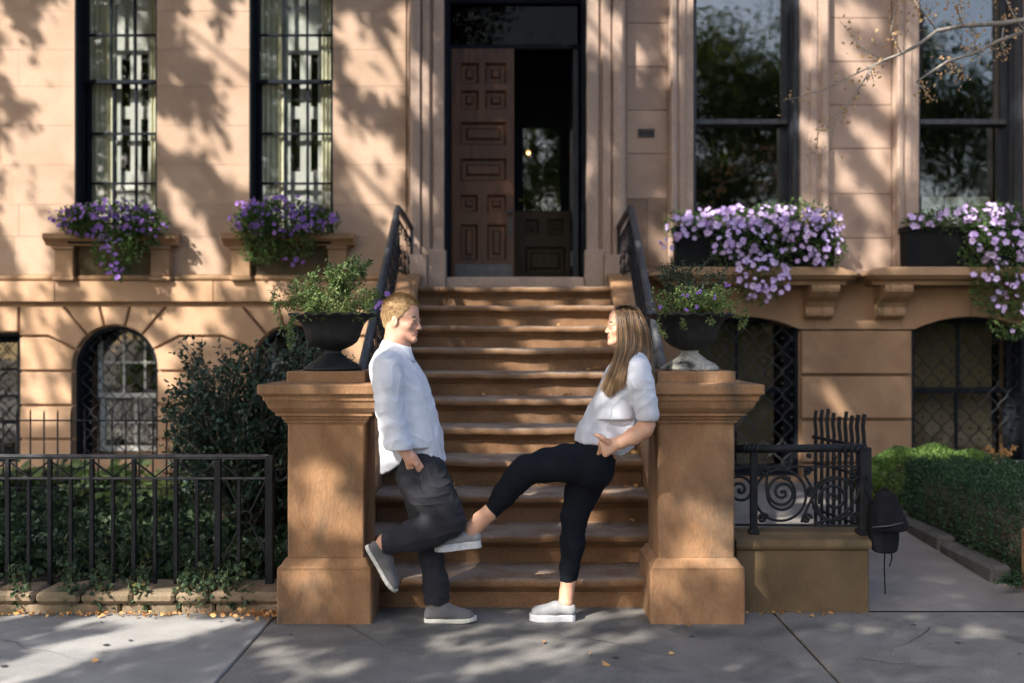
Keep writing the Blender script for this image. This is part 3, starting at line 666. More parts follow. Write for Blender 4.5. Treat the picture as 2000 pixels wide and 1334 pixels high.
# inner door
yi = YW + 1.5; Xi = lambda px: fx(px, yi); Zi = lambda py: fz(py, yi)
ix0, ix1 = Xi(1002), Xi(1113)
B = MB(); B.box(va, ix0, yi, yi + .06, zD, vz); B.box(ix1, vb, yi, yi + .06, zD, vz); B.box(ix0, ix1, yi, yi + .06, Zi(100), vz); B.build('vestibule_wall', PAINT_B, HR)
inner = panelled_leaf(HR, ix0, ix1, zD, Zi(412), yi, WOOD2, [(Xi(1026), Xi(1052), Zi(458), Zi(428)), (Xi(1070), Xi(1100), Zi(458), Zi(428)), (Xi(1026), Xi(1104), Zi(536), Zi(482))], 'inner_door')
B = MB(); B.box(ix0, Xi(1022), yi, yi + .05, Zi(412), Zi(105)); B.box(Xi(1094), ix1, yi, yi + .05, Zi(412), Zi(105)); B.box(Xi(1022), Xi(1094), yi, yi + .05, Zi(250), Zi(105)); B.build('door_stile', PAINT_B, inner)
B = MB(); B.add([(Xi(1022), yi + .025, Zi(412)), (Xi(1094), yi + .03, Zi(412)), (Xi(1094), yi + .02, Zi(250)), (Xi(1022), yi + .02, Zi(250))], [(0, 1, 2, 3)]); B.build('pane', glassmat('door_glass', tint=(.6, .6, .6), refl=5.0), inner)
B = MB(); v, f = ico((Xi(1016), yi - .03, Zi(392)), .02); B.add(v, f); B.build('door_handle', BRASS, inner)
room(HR, va - .1, vb + .1, yi + .06, yi + 3, zD - .1, vz, 'hall')
# warm lamp inside the hall
lm = tag(empty('hall_lamp', PX(1032, 270, yi + .5)), 'small round orange lamp glowing behind the glass of the inner door', 'lamp')
B = MB(); v, f = ico(tuple(PX(1032, 299, yi + .5)), .02); B.add(v, f); lb = B.build('lamp_bulb', LAMP, lm, True)
B = MB(); c = PX(1032, 299, yi + .5); B.tube([c + Vector((0, 0, .022)), Vector((c.x, c.y, vz))], .005, 5); B.lathe([(.028, .022), (.010, .038), (.002, .04)], tuple(c), 10); B.build('lamp_stem', BRASS, lm)
# number plate
B = MB(); B.box(fx(1246), fx(1278), YW - .016, YW - .002, fz(268), fz(252), .003); npl = B.build('number_plate', PLATE, HR)
B = MB()
for k, (a, b) in enumerate(((1250, 1256), (1260, 1266), (1270, 1275))):
    B.box(fx(a), fx(a) + .008, YW - .020, YW - .016, fz(265), fz(255)); B.box(fx(b) - .004, fx(b) + .004, YW - .020, YW - .016, fz(265), fz(255)); B.box(fx(a), fx(b), YW - .0196, YW - .016, fz(260.5), fz(259))
B.build('plate_relief', IRON, npl)
# windows of the right house
for wi, (a, b) in enumerate((W3, W4)):
    lin(HR, a, b, zS - .02, ZTOP, YW + .004, YW + .40, PAINT_BG, t=.035)
    zm = fz(239, YW + .28)
    sash(HR, a + .035, b - .035, zm - .025, ZTOP - .035, YW + .25, 1, 1, PAINT_BG, fw=.05, gm=GLASS_D)
    B = MB(); B.box(a + .04, b - .04, YW + .235, YW + .249, zm - .027, zm + .022, .004); B.build('meeting_rail', IRON_G, HR)
    sash(HR, a + .035, b - .035, zS, zm + .02, YW + .31, 1, 1, PAINT_BG, fw=.05, gm=GLASS_D)
    room(HR, a - .2, b + .2, YW + .55, YW + 3, zS - .3, ZTOP + .2)
    if wi:
        B = MB()
        for k in range(4):
            B.box(a + .06 + k * .23, a + .27 + k * .23, YW + .58, YW + .61, zS - .02, fz(385, YW + .6), .01)
        B.build('inner_shutter', CREAM, HR)
# sills, corbels
for a, b in ((fx(1690, 8.82) - 1.90, fx(1690, 8.82)), (fx(1690, 8.82) + .006, fx(1690, 8.82) + 1.90)):
    ys = 8.82; zt, zb = fz(521, ys), fz(548, ys); h = zt - zb
    S = MB(); c = .10
    def ringz(z, o, e=0): return [(a + o + e, YW + .01, z), (a + o + e, ys + c + o * .5, z), (a + c * .7 + o + e, ys + o, z), (b - c * .7 - o - e, ys + o, z), (b - o - e, ys + c + o * .5, z), (b - o - e, YW + .01, z)]
    S.rings([ringz(zb - .03, .12), ringz(zb, .11), ringz(zb + .02, .05), ringz(zb + h * .35, .03), ringz(zb + h * .4, .0), ringz(zt - .055, .0), ringz(zt - .012, .0, .14), ringz(zt, .012, .15)])
    S.build('window_sill', ST_SILL, HR)
    for ca, cb in ((a + .20, a + .45), (b - .45, b - .20)):
        t_ = [0, .1, .2, .35, .5, .65, .8, .9, 1.]; pj_ = [.30, .31, .30, .24, .15, .11, .13, .12, .05]; H_ = zb - .03 - fz(622, 9.0)
        prof = [(YW + .01, zb - .031)] + [(YW - p_, zb - .031 - H_ * t) for t, p_ in zip(t_, pj_)] + [(YW + .01, zb - .031 - H_)]
        S = MB(); S.prism(prof, ca, cb, 'x')
        for q in (.28, .72): S.prism([(y_ - .012, z_) if 0 < i < len(prof) - 1 else (y_, z_) for i, (y_, z_) in enumerate(prof)], ca + (cb - ca) * q - .03, ca + (cb - ca) * q + .03, 'x')
        o = S.build('corbel', ST_SILL, HR); me = o.data; bm = bmesh.new(); bm.from_mesh(me); bmesh.ops.recalc_face_normals(bm, faces=bm.faces); bm.to_mesh(me); bm.free()
# basement of the right house: frieze with segmental arches, piers of blocks, barred windows
def seg(a, b, zs_, zc_, n=9):
    c = (a + b) / 2; return [(a + (b - a) * i / n, zs_ + (zc_ - zs_) * (1 - ((a + (b - a) * i / n - c) / ((b - a) / 2)) ** 2)) for i in range(n + 1)]
zs_, zc_ = fz(643), fz(618); zU = fz(552)
OB = [(fx(1338), fx(1562)), (fx(1783), fx(2007))]
def poly_block(poly, y0, y1, m, name='frieze_stone'):
    B = MB(); B.prism(poly, y0, y1); o = B.build(name, m, HR); bm = bmesh.new(); bm.from_mesh(o.data); bmesh.ops.recalc_face_normals(bm, faces=bm.faces); bm.to_mesh(o.data); bm.free(); return o
cuts = [fx(1198), fx(1450), fx(1590), fx(1758), fx(1895), 5.9]
for i in range(5):
    x0, x1 = cuts[i] + .002, cuts[i + 1] - .002
    bot = []
    xsm = sorted(set([x0, x1] + [e for o in OB for e in o if x0 < e < x1] + [x_ for o in OB for x_, _ in seg(*o, zs_, zc_) if x0 < x_ < x1]))
    for x_ in xsm:
        z_ = zs_
        for o in OB:
            if o[0] < x_ < o[1]: c = (o[0] + o[1]) / 2; z_ = zs_ + (zc_ - zs_) * (1 - ((x_ - c) / ((o[1] - o[0]) / 2)) ** 2)
        bot.append((x_, z_))
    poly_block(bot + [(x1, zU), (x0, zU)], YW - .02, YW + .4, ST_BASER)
cm = MB()
pe = [.95, OB[0][0], OB[0][1], OB[1][0], OB[1][1], 8.]
for i in range(0, 6, 2): cm.box(pe[i], pe[i + 1], YW + .04, YW + .55, 0, zs_ - .02)
for o in OB: cm.box(o[0], o[1], YW + .04, YW + .55, 0, .22)
cm.box(XB + .01, .95, YW + .04, YW + .55, 0, fz(640) - .01); cm.box(5.9, 8, YW + .016, YW + .4, zs_ - .019, zU)
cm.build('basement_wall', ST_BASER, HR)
for a, b in ((fx(1205), OB[0][0]), (OB[0][1], OB[1][0]), (OB[1][1], 5.9)):
    for z0, z1 in zip((fz(1010), fz(905), fz(820), fz(733)), (fz(905), fz(820), fz(733), zs_)):
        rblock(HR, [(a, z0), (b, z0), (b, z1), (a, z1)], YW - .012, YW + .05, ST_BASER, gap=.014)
for wi, o in enumerate(OB):
    a, b = o
    lin(HR, a, b, .22, zc_, YW + .05, YW + .4, PAINT_B, t=.03, groove=False)
    def ins(x, z, a=a, b=b): c = (a + b) / 2; return a + .01 < x < b - .01 and z > .24 and z < zs_ + (zc_ - zs_) * (1 - ((x - c) / ((b - a) / 2)) ** 2) - .01
    grille(HR, ins, a, b, .24, zc_, YW + .10, IRON_G if wi == 0 else IRON, sp=.088, ph=.105)
    zm = fz(762, YW + .3)
    sash(HR, a + .03, b - .03, .25, zm + .02, YW + .28, 2, 1, PAINT_B, fw=.05, gm=GLASS_B); sash(HR, a + .03, b - .03, zm - .02, zc_, YW + .24, 2, 1, PAINT_B, fw=.05, gm=GLASS_B)
    room(HR, a - .1, b + .1, YW + .55, YW + 2, .1, 1.8)
    bl = MB(); z = .27
    while z < zc_: bl.add([(a + .06, YW + .40, z), (b - .14, YW + .40, z), (b - .14, YW + .418, z + .020), (a + .06, YW + .418, z + .020)], [(0, 1, 2, 3)]); z += .0235
    tag(bl.build('blind', BLIND, HR), kind='stuff')
# house side walls, roofs so that the houses close
for H_, a, b in ((HL, -8, XB), (HR, XB + .004, 8)):
    q = MB(); q.box(a, b, YW + .1, 19, ZT, ZT + .15, .02); q.build('roof', ST_DARK, H_)
    q = MB(); q.box(a, a + .15, YW + .56, 18.9, 0, ZT - .002); q.box(b - .15, b, YW + .56, 18.9, 0, ZT - .002); q.box(a + .15, b - .15, 18.7, 18.9, 0, ZT - .002); q.build('back_wall', ST_DARK, H_)
# ------------------------------------------------------------------ stoop
XC = -.045; RI = .1775; GO = .328; YR = 5.485; SW = .84; NS = 11
def wobble(x, y, s): return .0022 * math.sin(x * 9 + s * 2.1 + y * 5) + .0016 * math.sin(x * 23 + s * 1.3) + .0012 * math.sin(x * 47 + s * 4)
ST = tag(empty('stone_stoop', (XC, YR, 0)), 'flight of eleven worn brownstone steps with low side walls rising to the open front door', 'stoop')
for i in range(1, NS + 1):
    y0 = YR + (i - 1) * GO; zt = RI * i; zb = RI * (i - 1); yn = y0 - .058; r = .027
    yb = y0 + GO + .05 if i < NS else YW + .02
    prof = [(y0 + .012, zb - (.0 if i == 1 else .003)), (y0 + .012, zt - .090), (y0 + .004, zt - .084), (y0 - .004, zt - .076), (y0 - .012, zt - .066), (y0 - .014, zt - .058), (y0 - .036, zt - .056)]
    prof += [(yn + r * (1 - math.cos(a)) , zt - r + r * math.sin(a)) for a in np.linspace(-1.45, 1.5, 9)]
    prof += [(y0 + .06, zt + .001), (yb, zt + .002), (yb, zb - .002)]
    sw_ = SW if i > 1 else .735; nx = 36; rs = []
    for k in range(nx + 1):
        x = XC - sw_ + 2 * sw_ * k / nx
        worn = .006 * math.exp(-((x - XC) / .45) ** 2)
        rs.append([(x, y + wobble(x, z * 9, i) * (1 if y < y0 else 0), z + (wobble(x, y, i + 5) - worn if z > zt - .045 and y < y0 + .1 else 0)) for y, z in prof])
    B = MB(); B.rings(rs, True, True); o = B.build('step', ST_STEP, ST, False)
    bm = bmesh.new(); bm.from_mesh(o.data); bmesh.ops.recalc_face_normals(bm, faces=bm.faces); bm.to_mesh(o.data); bm.free()
for s in (-1, 1):
    xi, xo = XC + s * (SW + .003), XC + s * (SW + .27)
    x0, x1 = min(xi, xo), max(xi, xo)
    nl = lambda y: RI + (y - (YR - .03)) * RI / GO + .10
    yt = 8.62
    top = [(5.66, nl(5.66)), (yt, nl(yt))] + [(yt + .16 * math.sin(a), nl(yt) + .06 * (1 - math.cos(a)) + .03 * math.sin(a)) for a in (.5, 1.0, 1.4)] + [(YW - .22, fz(533, 8.8) - .0)]
    low = [(y, z - .075) for y, z in top]
    B = MB(); B.prism([(5.66, -.01)] + low + [(YW - .22, -.01)], x0, x1, 'x'); o = B.build('side_wall', ST_STEP, ST)
    bm = bmesh.new(); bm.from_mesh(o.data); bmesh.ops.recalc_face_normals(bm, faces=bm.faces); bm.to_mesh(o.data); bm.free()
    # coping in stones
    def strip(pts_top, x0, x1):
        rs = []
        for y, z in pts_top:
            rs.append([(x0 + .0, y, z - .074), (x0 - .012, y, z - .055), (x0 - .015, y, z - .02), (x0 + .004, y, z), (x1 - .004, y, z), (x1 + .015, y, z - .02), (x1 + .012, y, z - .055), (x1, y, z - .074)])
        B = MB(); B.rings(rs, True, True); return B
    ys_ = [5.66, 6.65, 7.65, yt]
    for a, b in zip(ys_[:-1], ys_[1:]):
        B = strip([(a + .002, nl(a)), (b - .002, nl(b))], x0, x1); B.build('coping_stone', ST_PIL, ST)
    B = strip(top[1:], x0, x1); B.build('coping_stone', ST_PIL, ST)
    # small curled foot of the side wall behind the pillar
    B = MB(); n = 12
    if s == 1:
        yk = 5.50; pl = [(1281, 1060), (1272, 1082), (1262, 1088), (1254, 1104), (1252, 1122), (1244, 1133), (1228, 1131), (1214, 1136), (1212, 1146), (1222, 1151), (1281, 1151)]
        B.prism([(PX(x, y, yk).x, PX(x, y, yk).z) for x, y in pl], yk, yk + .12); o = B.build('curled_foot', ST_PIL, ST); bm = bmesh.new(); bm.from_mesh(o.data); bmesh.ops.recalc_face_normals(bm, faces=bm.faces); bm.to_mesh(o.data); bm.free()

# ------------------------------------------------------------------ pillars
def sq(c, half, z, ch):
    h = half; q = [(-h + ch, -h), (h - ch, -h), (h, -h + ch), (h, h - ch), (h - ch, h), (-h + ch, h), (-h, h - ch), (-h, -h + ch)]
    return [(c[0] + x, c[1] + y, z) for x, y in q]
def pillar(cx, label):
    c = (cx, 5.17 + .246); root = tag(empty('gate_pillar', (cx, c[1], 0)), label, 'pillar', 'brownstone pillars at the foot of the stoop')
    def part(name, prof, ch=.006, m=ST_PIL):
        B = MB(); B.rings([sq(c, h, z, ch) for h, z in prof]); return B.build(name, m, root)
    part('base_block', [(.246, -.01), (.247, .10), (.246, .283)], .008)
    part('base_moulding', [(.243, .284), (.244, .292), (.232, .300), (.214, .330), (.205, .337)])
    part('shaft', [(.200, .338), (.201, .6), (.200, 1.03), (.204, 1.042)], .007)
    part('capital', [(.206, 1.043), (.214, 1.046), (.214, 1.056), (.226, 1.066), (.228, 1.078), (.234, 1.080), (.252, 1.084), (.252, 1.100), (.262, 1.104), (.282, 1.126), (.292, 1.15), (.296, 1.164), (.304, 1.166), (.308, 1.186), (.316, 1.196)])
    part('cap_slab', [(.324, 1.197), (.329, 1.203), (.329, 1.243), (.324, 1.249), (.21, 1.256)], .01)
    part('plinth_block', [(.205, 1.2565), (.206, 1.26), (.206, 1.308), (.202, 1.313)], .008)
    return c
XP = (-1.016, .926)
cL = pillar(XP[0], 'left brownstone pillar the man in the white shirt leans against')
cR = pillar(XP[1], 'right brownstone pillar beside the long-haired woman')

# ------------------------------------------------------------------ iron railings on the stoop
def scroll(c, r, turns, e1, e2, start=0., n=22, sgn=1):
    """spiral in the plane e1,e2"""
    pts = []
    for k in range(n + 1):
        t = k / n; a = start + sgn * t * turns * 2 * math.pi; rr = r * (1 - t * .86); pts.append(Vector(c) + Vector(e1) * rr * math.cos(a) + Vector(e2) * rr * math.sin(a))
    return pts
for s in (-1, 1):
    rt = tag(empty('stair_railing', (XC + s * .93, 5.8, 1.2)), 'black iron stair railing %s' % ('behind the man, on the left of the steps' if s < 0 else 'behind the woman, on the right of the steps'), 'railing', 'iron railings on the two sides of the stoop')
    Pb = Vector((XC + s * .905, 5.78, 1.17)); Pt = Vector((XC + s * .985, 8.40, 2.60)); Pe = Vector((XC + s * .94, 9.02, 2.50))
    B = MB(); B.tube([Pb, Pb.lerp(Pt, .5), Pt, Pt.lerp(Pe, .35) + Vector((0, 0, .012)), Pe], .026, 8)
    hd = B.build('handrail', IRON_G, rt, True)
    for tt in (.33, .345, .36, .375, .39):
        q = MB(); m = Pb.lerp(Pt, tt); d = (Pt - Pb).normalized() * .008; q.tube([m - d, m, m + d], [.027, .036, .027], 10); q.build('collar', IRON_G, rt, True)
    dn = Vector((0, 0, -1)); B = MB()
    off = .085; B.tube([Pb + dn * off, Pt + dn * off * .9], .013, 6); B.build('under_rail', IRON_G, rt)
    B = MB(); h = .52; B.tube([Pb + dn * h, Pt + dn * h, Pe + dn * (h - .08)], .012, 6); B.tube([Pt + dn * .09, Pe + dn * .12], .01, 5); B.tube([Pe, Pe + dn * (h - .08)], .014, 6); B.tube([Pt, Pt + dn * h], .016, 6); B.tube([Pb, Pb + dn * (h + .1)], .018, 6)
    B.build('frame_bar', IRON, rt)
    B = MB(); d = (Pt - Pb).normalized(); L = (Pt - Pb).length; n = 15
    for k in range(n + 3):
        if k < n: base = Pb.lerp(Pt, (k + .5) / n); dd = d
        else: base = Pt.lerp(Pe, (k - n + .5) / 3.2); dd = (Pe - Pt).normalized()
        w = L / n
        for z1, z2, sg in ((.13, .30, 1), (.46, .30, -1)):
            c0 = base + dn * z1; B.tube(scroll(c0 + dn * (.02 * sg), .062, 1.35, dd, dn, 0, 16, sg), .0048, 4)
        B.tube([base + dn * .09 + dd * w * .5, base + dn * .2 + dd * w * .1, base + dn * .30 - dd * w * .12, base + dn * .40 + dd * w * .1, base + dn * .51 + dd * w * .5], .0055, 4)
        B.tube([base + dn * .09 - dd * w * .5, base + dn * .52 - dd * w * .5], .0045, 4)
        v, f = ico(base + dn * .30, .013); B.add(v, f)
        for q in (1,):
            lf_ = [base + dn * .30, base + dn * (.30 + .05) + dd * .05 * q, base + dn * (.30 + .01 * q) + dd * .075 * q]; B.tube(lf_, [.006, .008, .002], 4)
    B.build('scrollwork', IRON, rt)

# ------------------------------------------------------------------ urns
def urn(c, label, footm, seed):
    z0 = 1.3135; root = tag(empty('garden_urn', (c[0], c[1], z0)), label, 'urn', 'black iron urns on the pillars')
    B = MB(); B.lathe([(.155, 0), (.158, .012), (.150, .020), (.145, .024), (.135, .034), (.085, .062), (.052, .088), (.044, .10), (.048, .108), (.0, .109)][:-1], (c[0], c[1], z0), 28, (lambda a, r, z: (r * (1 + .04 * math.sin(a * 5 + z * 40)), z)) if footm is URN_P else None)
    B.build('urn_foot', footm, root, True)
    B = MB(); fl = lambda a, r, z: (r * (1 + (.012 * math.sin(a * 16) if .12 < z < .27 else 0) + (.035 * math.sin(a * 18) if r > .205 else 0)), z + (.006 * math.sin(a * 18) if r > .205 else 0))
    B.lathe([(.040, .105), (.07, .118), (.105, .135), (.13, .155), (.142, .178), (.152, .21), (.165, .245), (.185, .272), (.215, .290), (.233, .296), (.232, .304), (.21, .304), (.18, .28), (.16, .24)], (c[0], c[1], z0), 72, fl)
    B.build('urn_bowl', URN_M, root, True)
    B = MB(); B.lathe([(.155, .26), (.0001, .262)], (c[0], c[1], z0), 16); B.build('urn_soil', SOIL, root)
    return root
urn(cL, 'black iron urn on the left pillar above the man\'s shoulder', URN_M, 1)
urn(cR, 'black iron urn with flaking grey foot on the right pillar', URN_P, 2)

def stems_and_leaves(parent, stems, m_stem, m_leaf, n_per, lsize, seed=0, r=.003, spread=.02, wid=.5, up=.2, full=False, lname='foliage'):
    """stems: list of point lists"""
    B = MB(); P = []; D = []; g = np.random.default_rng(seed)
    for pts in stems:
        B.tube(pts, [r * (1 - .6 * k / (len(pts) - 1)) for k in range(len(pts))], 4, False)
        q = np.array([tuple(p) for p in pts]); m = len(q) - 1
        for _ in range(n_per):
            t = g.uniform(.18, 1) ** .8 * m; i = min(int(t), m - 1); p = q[i] + (q[i + 1] - q[i]) * (t - i); d = q[i + 1] - q[i]; d = d / (np.linalg.norm(d) + 1e-6)
            P.append(p + g.normal(size=3) * spread * .3); D.append(d * .5 + rdir(1, g, up)[0])
    B.build('stem', m_stem, parent)
    o = link_mesh(lname, leaf_mesh(lname, P, D, lsize, wid=wid, seed=seed, full=full), m_leaf, parent); tag(o, kind='stuff')
def curve_stem(p0, p1, bend, n=6):
    p0, p1 = Vector(p0), Vector(p1); return [p0.lerp(p1, k / n) + Vector(bend) * math.sin(math.pi * k / n) for k in range(n + 1)]
def stem_set(c, tips, seed, rbase=.07, sag=.03, n=6):
    g = random.Random(seed); out = []
    for tp in tips:
        b = Vector((c[0] + g.uniform(-rbase, rbase), c[1] + g.uniform(-rbase, rbase), c[2])); t = Vector(tp)
        out.append(curve_stem(b, t, (g.uniform(-sag, sag), g.uniform(-sag, sag), g.uniform(0, sag * 2)), n))
    return out
# left urn planting: airy shrub, trailing herb, pale sprigs
g = random.Random(11); zr = 1.60; YL = cL[1]
up = tag(empty('urn_plant', (cL[0], YL, zr)), 'airy green shrub and trailing herbs growing in the left urn', 'plant', 'plants in the urns')
tips = []
for _ in range(38):
    px = g.choice([g.gauss(660, 32), g.gauss(700, 10), g.gauss(600, 20)]); py = 490 + abs(px - 690) * .45 + abs(g.gauss(0, 34)); tips.append(PX(px, min(py, 600), YL + g.uniform(-.13, .13)))
stems_and_leaves(up, stem_set((cL[0], YL, zr), tips, 3, .08, .04), STEM, leafmat('urn_shrub_leaf', (.05, .085, .03), (.16, .22, .075), trans=.3), 58, .024, 5, .0028, .03)
low = []
for _ in range(60):
    px = g.uniform(565, 745); py = g.uniform(570, 628); low.append(PX(px, py, YL + g.uniform(-.22, .18)))
for _ in range(9): low.append(PX(g.uniform(528, 570), g.uniform(560, 610), YL + g.uniform(-.15, .1)))
stems_and_leaves(up, stem_set((cL[0], YL, zr), low, 5, .12, .03), STEM, LF_URN, 45, .02, 6, .002, .03)
# trailing bits over the rim
tr = [curve_stem(PX(590, 612, YL - .2), PX(565 + k * 6, 655 + g.uniform(0, 25), YL - .24), (-.03, -.02, .03)) for k in range(3)]
tr += [curve_stem(PX(548, 560, YL - .1), PX(552 + 6 * k, 640 + 12 * k, YL - .15), (-.05, 0, .05)) for k in range(2)]
stems_and_leaves(up, tr, STEM, LF_URN, 40, .02, 7, .002, .02)
for px, py in ((743, 590), (757, 575), (738, 598), (748, 600)):
    for _ in range(4): place_flower(FM_V, PX(px + g.uniform(-5, 5), py + g.uniform(-4, 4), 5.25 + g.uniform(-.03, .03)), (g.uniform(-.5, .5), -1, .3), .010, up)
# right urn planting
YRr = cR[1]
up2 = tag(empty('urn_plant', (cR[0], YRr, zr)), 'dark box shrub with trailing herbs growing in the right urn', 'plant', 'plants in the urns')
tips = [PX(g.uniform(1285, 1425), g.uniform(495, 600), YRr + g.uniform(-.1, .2)) for _ in range(46)]
stems_and_leaves(up2, stem_set((cR[0], YRr, zr), tips, 8, .1, .02), BARK_D, LF_URN_D, 70, .018, 9, .0028, .03, lname='box_foliage')
low = [PX(g.uniform(1268, 1450), g.uniform(560, 626), YRr + g.uniform(-.25, .1)) for _ in range(70)]
stems_and_leaves(up2, stem_set((cR[0], YRr - .05, zr), low, 15, .12, .03), STEM, LF_URN, 34, .018, 16, .002, .03)
tr = [curve_stem(PX(1285, 618, YRr - .22), PX(1300, 656, YRr - .26), (-.02, -.02, .0)), curve_stem(PX(1430, 600, YRr - .1), PX(1452, 640, YRr - .12), (.05, 0, .03)), curve_stem(PX(1420, 612, YRr - .1), PX(1441, 645, YRr - .12), (.04, 0, .03)),
      curve_stem(PX(1330, 620, YRr - .22), PX(1335, 640, YRr - .23), (0, 0, 0)), curve_stem(PX(1380, 618, YRr - .22), PX(1392, 632, YRr - .23), (0, 0, 0))]
stems_and_leaves(up2, tr, STEM, LF_URN, 46, .018, 17, .002, .02)
for px, py in ((1338, 577), (1365, 571), (1393, 580), (1343, 607), (1365, 598), (1420, 556), (1290, 600)):
    for _ in range(3): place_flower(FM_V, PX(px + g.uniform(-5, 5), py + g.uniform(-4, 4), YRr - .2 + g.uniform(-.03, .03)), (g.uniform(-.5, .5), -1, .3), .009, up2)

# ------------------------------------------------------------------ low wall on the right with scroll railing, picket rail, backpack
LW = tag(empty('low_wall', (1.5, 5.5, 0)), 'mossy low brownstone wall beside the right pillar under the scroll railing', 'wall')
xl, xr = XP[1] + .247, fx(1699, 5.39)
B = MB(); B.box(xl, xr, 5.40, 5.62, -.01, .345, .008); B.build('wall_block', ST_LOW, LW)
B = MB(); B.prism([(5.385, .346), (5.38, .362), (5.385, .385), (5.40, .394), (5.61, .424), (5.625, .41), (5.625, .346)], xl, xr + .008, 'x'); o = B.build('coping_stone', ST_LOW, LW)
bm = bmesh.new(); bm.from_mesh(o.data); bmesh.ops.recalc_face_normals(bm, faces=bm.faces); bm.to_mesh(o.data); bm.free()
RL = tag(empty('scroll_railing', (1.5, 5.5, .41)), 'black wrought iron railing with spiral scrolls on the low wall', 'railing')
yr = 5.5; Q = lambda px, py: PX(px, py, yr); e1, e2 = Vector((1, 0, 0)), Vector((0, 0, 1))
B = MB(); B.tube([Q(1436, 877), Q(1560, 876), Q(1690, 874)], .0225, 8); B.build('handrail', IRON, RL, True)
B = MB()
for px in (1452, 1460, 1468, 1476, 1650, 1662, 1674, 1686): c = Q(px, 876); B = MB(); B.tube([c - e1 * .006 + e2 * .004, c + e1 * .006 - e2 * .002], .028, 8); B.build('collar', IRON, RL, True)
None
B = MB(); B.tube([Q(1436, 912), Q(1686, 911)], .008, 4); B.tube([Q(1436, 1025), Q(1686, 1027)], .009, 4); B.build('cross_rail', IRON, RL)
for px, w in ((1472, .02), (1689, .032)):
    B = MB(); x = Q(px, 0).x; B.box(x - w, x + w, yr - w * .7, yr + w * .7, .405, .885, .004); B.box(x - w * 1.4, x + w * 1.4, yr - w * 1.2, yr + w * 1.2, .404, .432, .004); B.build('post', IRON, RL)
def spiral(cx, cy, R0, st, sg=1, turns=2.0, lead=None):
    c = Q(cx, cy); B = MB(); r = R0 / 353.; pts = []
    for k in range(45):
        t = k / 44; a = st + sg * t * turns * 2 * math.pi; rr = r * (1 - t) ** .9 + .004; pts.append(c + e1 * rr * math.cos(a) + e2 * rr * math.sin(a))
    if lead: pts = [Q(*p) for p in lead] + pts
    B.tube(pts, .0085, 5); v, f = ico(pts[-1], .013); B.add(v, f); return B.build('scroll', IRON, RL, True)
def ring_(cx, cy, R0, a0=0, a1=360):
    c = Q(cx, cy); B = MB(); r = R0 / 353.; B.tube([c + e1 * r * math.cos(R(a)) + e2 * r * math.sin(R(a)) for a in np.linspace(a0, a1, 34)], .008, 5, a1 - a0 < 359); B.build('ring_bar', IRON, RL, True)
ring_(1524, 967, 50); spiral(1528, 962, 30, R(60), 1, 2.1, lead=[(1498, 935), (1500, 965), (1512, 985)] if False else None)
def sm_(pts, k=6):
    out = []; n = len(pts)
    for i in range(n - 1):
        p0, p1, p2, p3 = pts[max(i - 1, 0)], pts[i], pts[i + 1], pts[min(i + 2, n - 1)]
        for j in range(k): t = j / k; out.append(.5 * (2 * p1 + (p2 - p0) * t + (2 * p0 - 5 * p1 + 4 * p2 - p3) * t * t + (3 * p1 - p0 - 3 * p2 + p3) * t ** 3))
    return out + [pts[-1]]
B = MB(); B.tube(sm_([Q(1499, 925), Q(1497, 955), Q(1505, 985), Q(1528, 996), Q(1548, 985), Q(1553, 960), Q(1543, 940), Q(1528, 934)]), .008, 5); B.build('scroll', IRON, RL, True)
spiral(1628, 974, 28, R(200), -1, 1.7); ring_(1628, 974, 42, 20, 320)
B = MB(); B.tube(sm_([Q(1565, 1020), Q(1580, 985), Q(1600, 950), Q(1630, 935), Q(1665, 938), Q(1680, 928)]), .008, 5); B.tube(sm_([Q(1570, 925), Q(1588, 960), Q(1600, 1000), Q(1625, 1022)]), .008, 5); B.tube(sm_([Q(1590, 1022), Q(1640, 1008), Q(1672, 975), Q(1680, 940)]), .008, 5)
B.build('scroll', IRON, RL, True)
for cx, cy, r0 in ((1490, 925, 9), (1490, 1012, 9), (1578, 920, 8), (1575, 1013, 9), (1582, 962, 9), (1667, 925, 9), (1668, 1010, 8)): spiral(cx, cy, r0, 0, 1, 1.3)
for (a, b) in (((1580, 890), 6), ((1605, 890), 5), ((1630, 893), 6), ((1655, 890), 5)): v, f = ico(Q(*a), b / 353.); q = MB(); q.add(v, f); q.build('boss', IRON, RL, True)
spiral(1445, 957, 26, R(120), -1, 1.8)
# picket rail running back from the wall
PR = tag(empty('picket_railing', (2.1, 6.6, 0)), 'short black railing of wavy pickets running back towards the house', 'railing')
npk = 9
for k in range(npk):
    t = k / (npk - 1); px = 1593 + (1687 - 1593) * t; Y = 6.95 - .65 * t; x = fx(px, Y); z0 = pathz(x, Y); zt = 1.0 - (.03 if k == 4 else 0) + .02 * (k % 3 - 1) * .5
    B = MB(); zz = np.linspace(z0, zt, 14); pts = [(x + .006 * math.sin((z - .55) * 30) * (z > .78), Y, z) for z in zz]
    B.tube(pts, .0135, 4); B.build('picket', IRON, PR)
for zr_, r_ in ((.80, .013), (.62, .01), (.30, .01)):
    B = MB(); B.tube([(fx(1588, 6.99), 6.99, zr_), (fx(1692, 6.26), 6.26, zr_)], r_, 5); B.build('cross_rail', IRON, PR)
B = MB(); B.tube([(fx(1650, 6.3), 6.3, .0), (fx(1650, 6.3), 6.3, .0)], .01, 4)
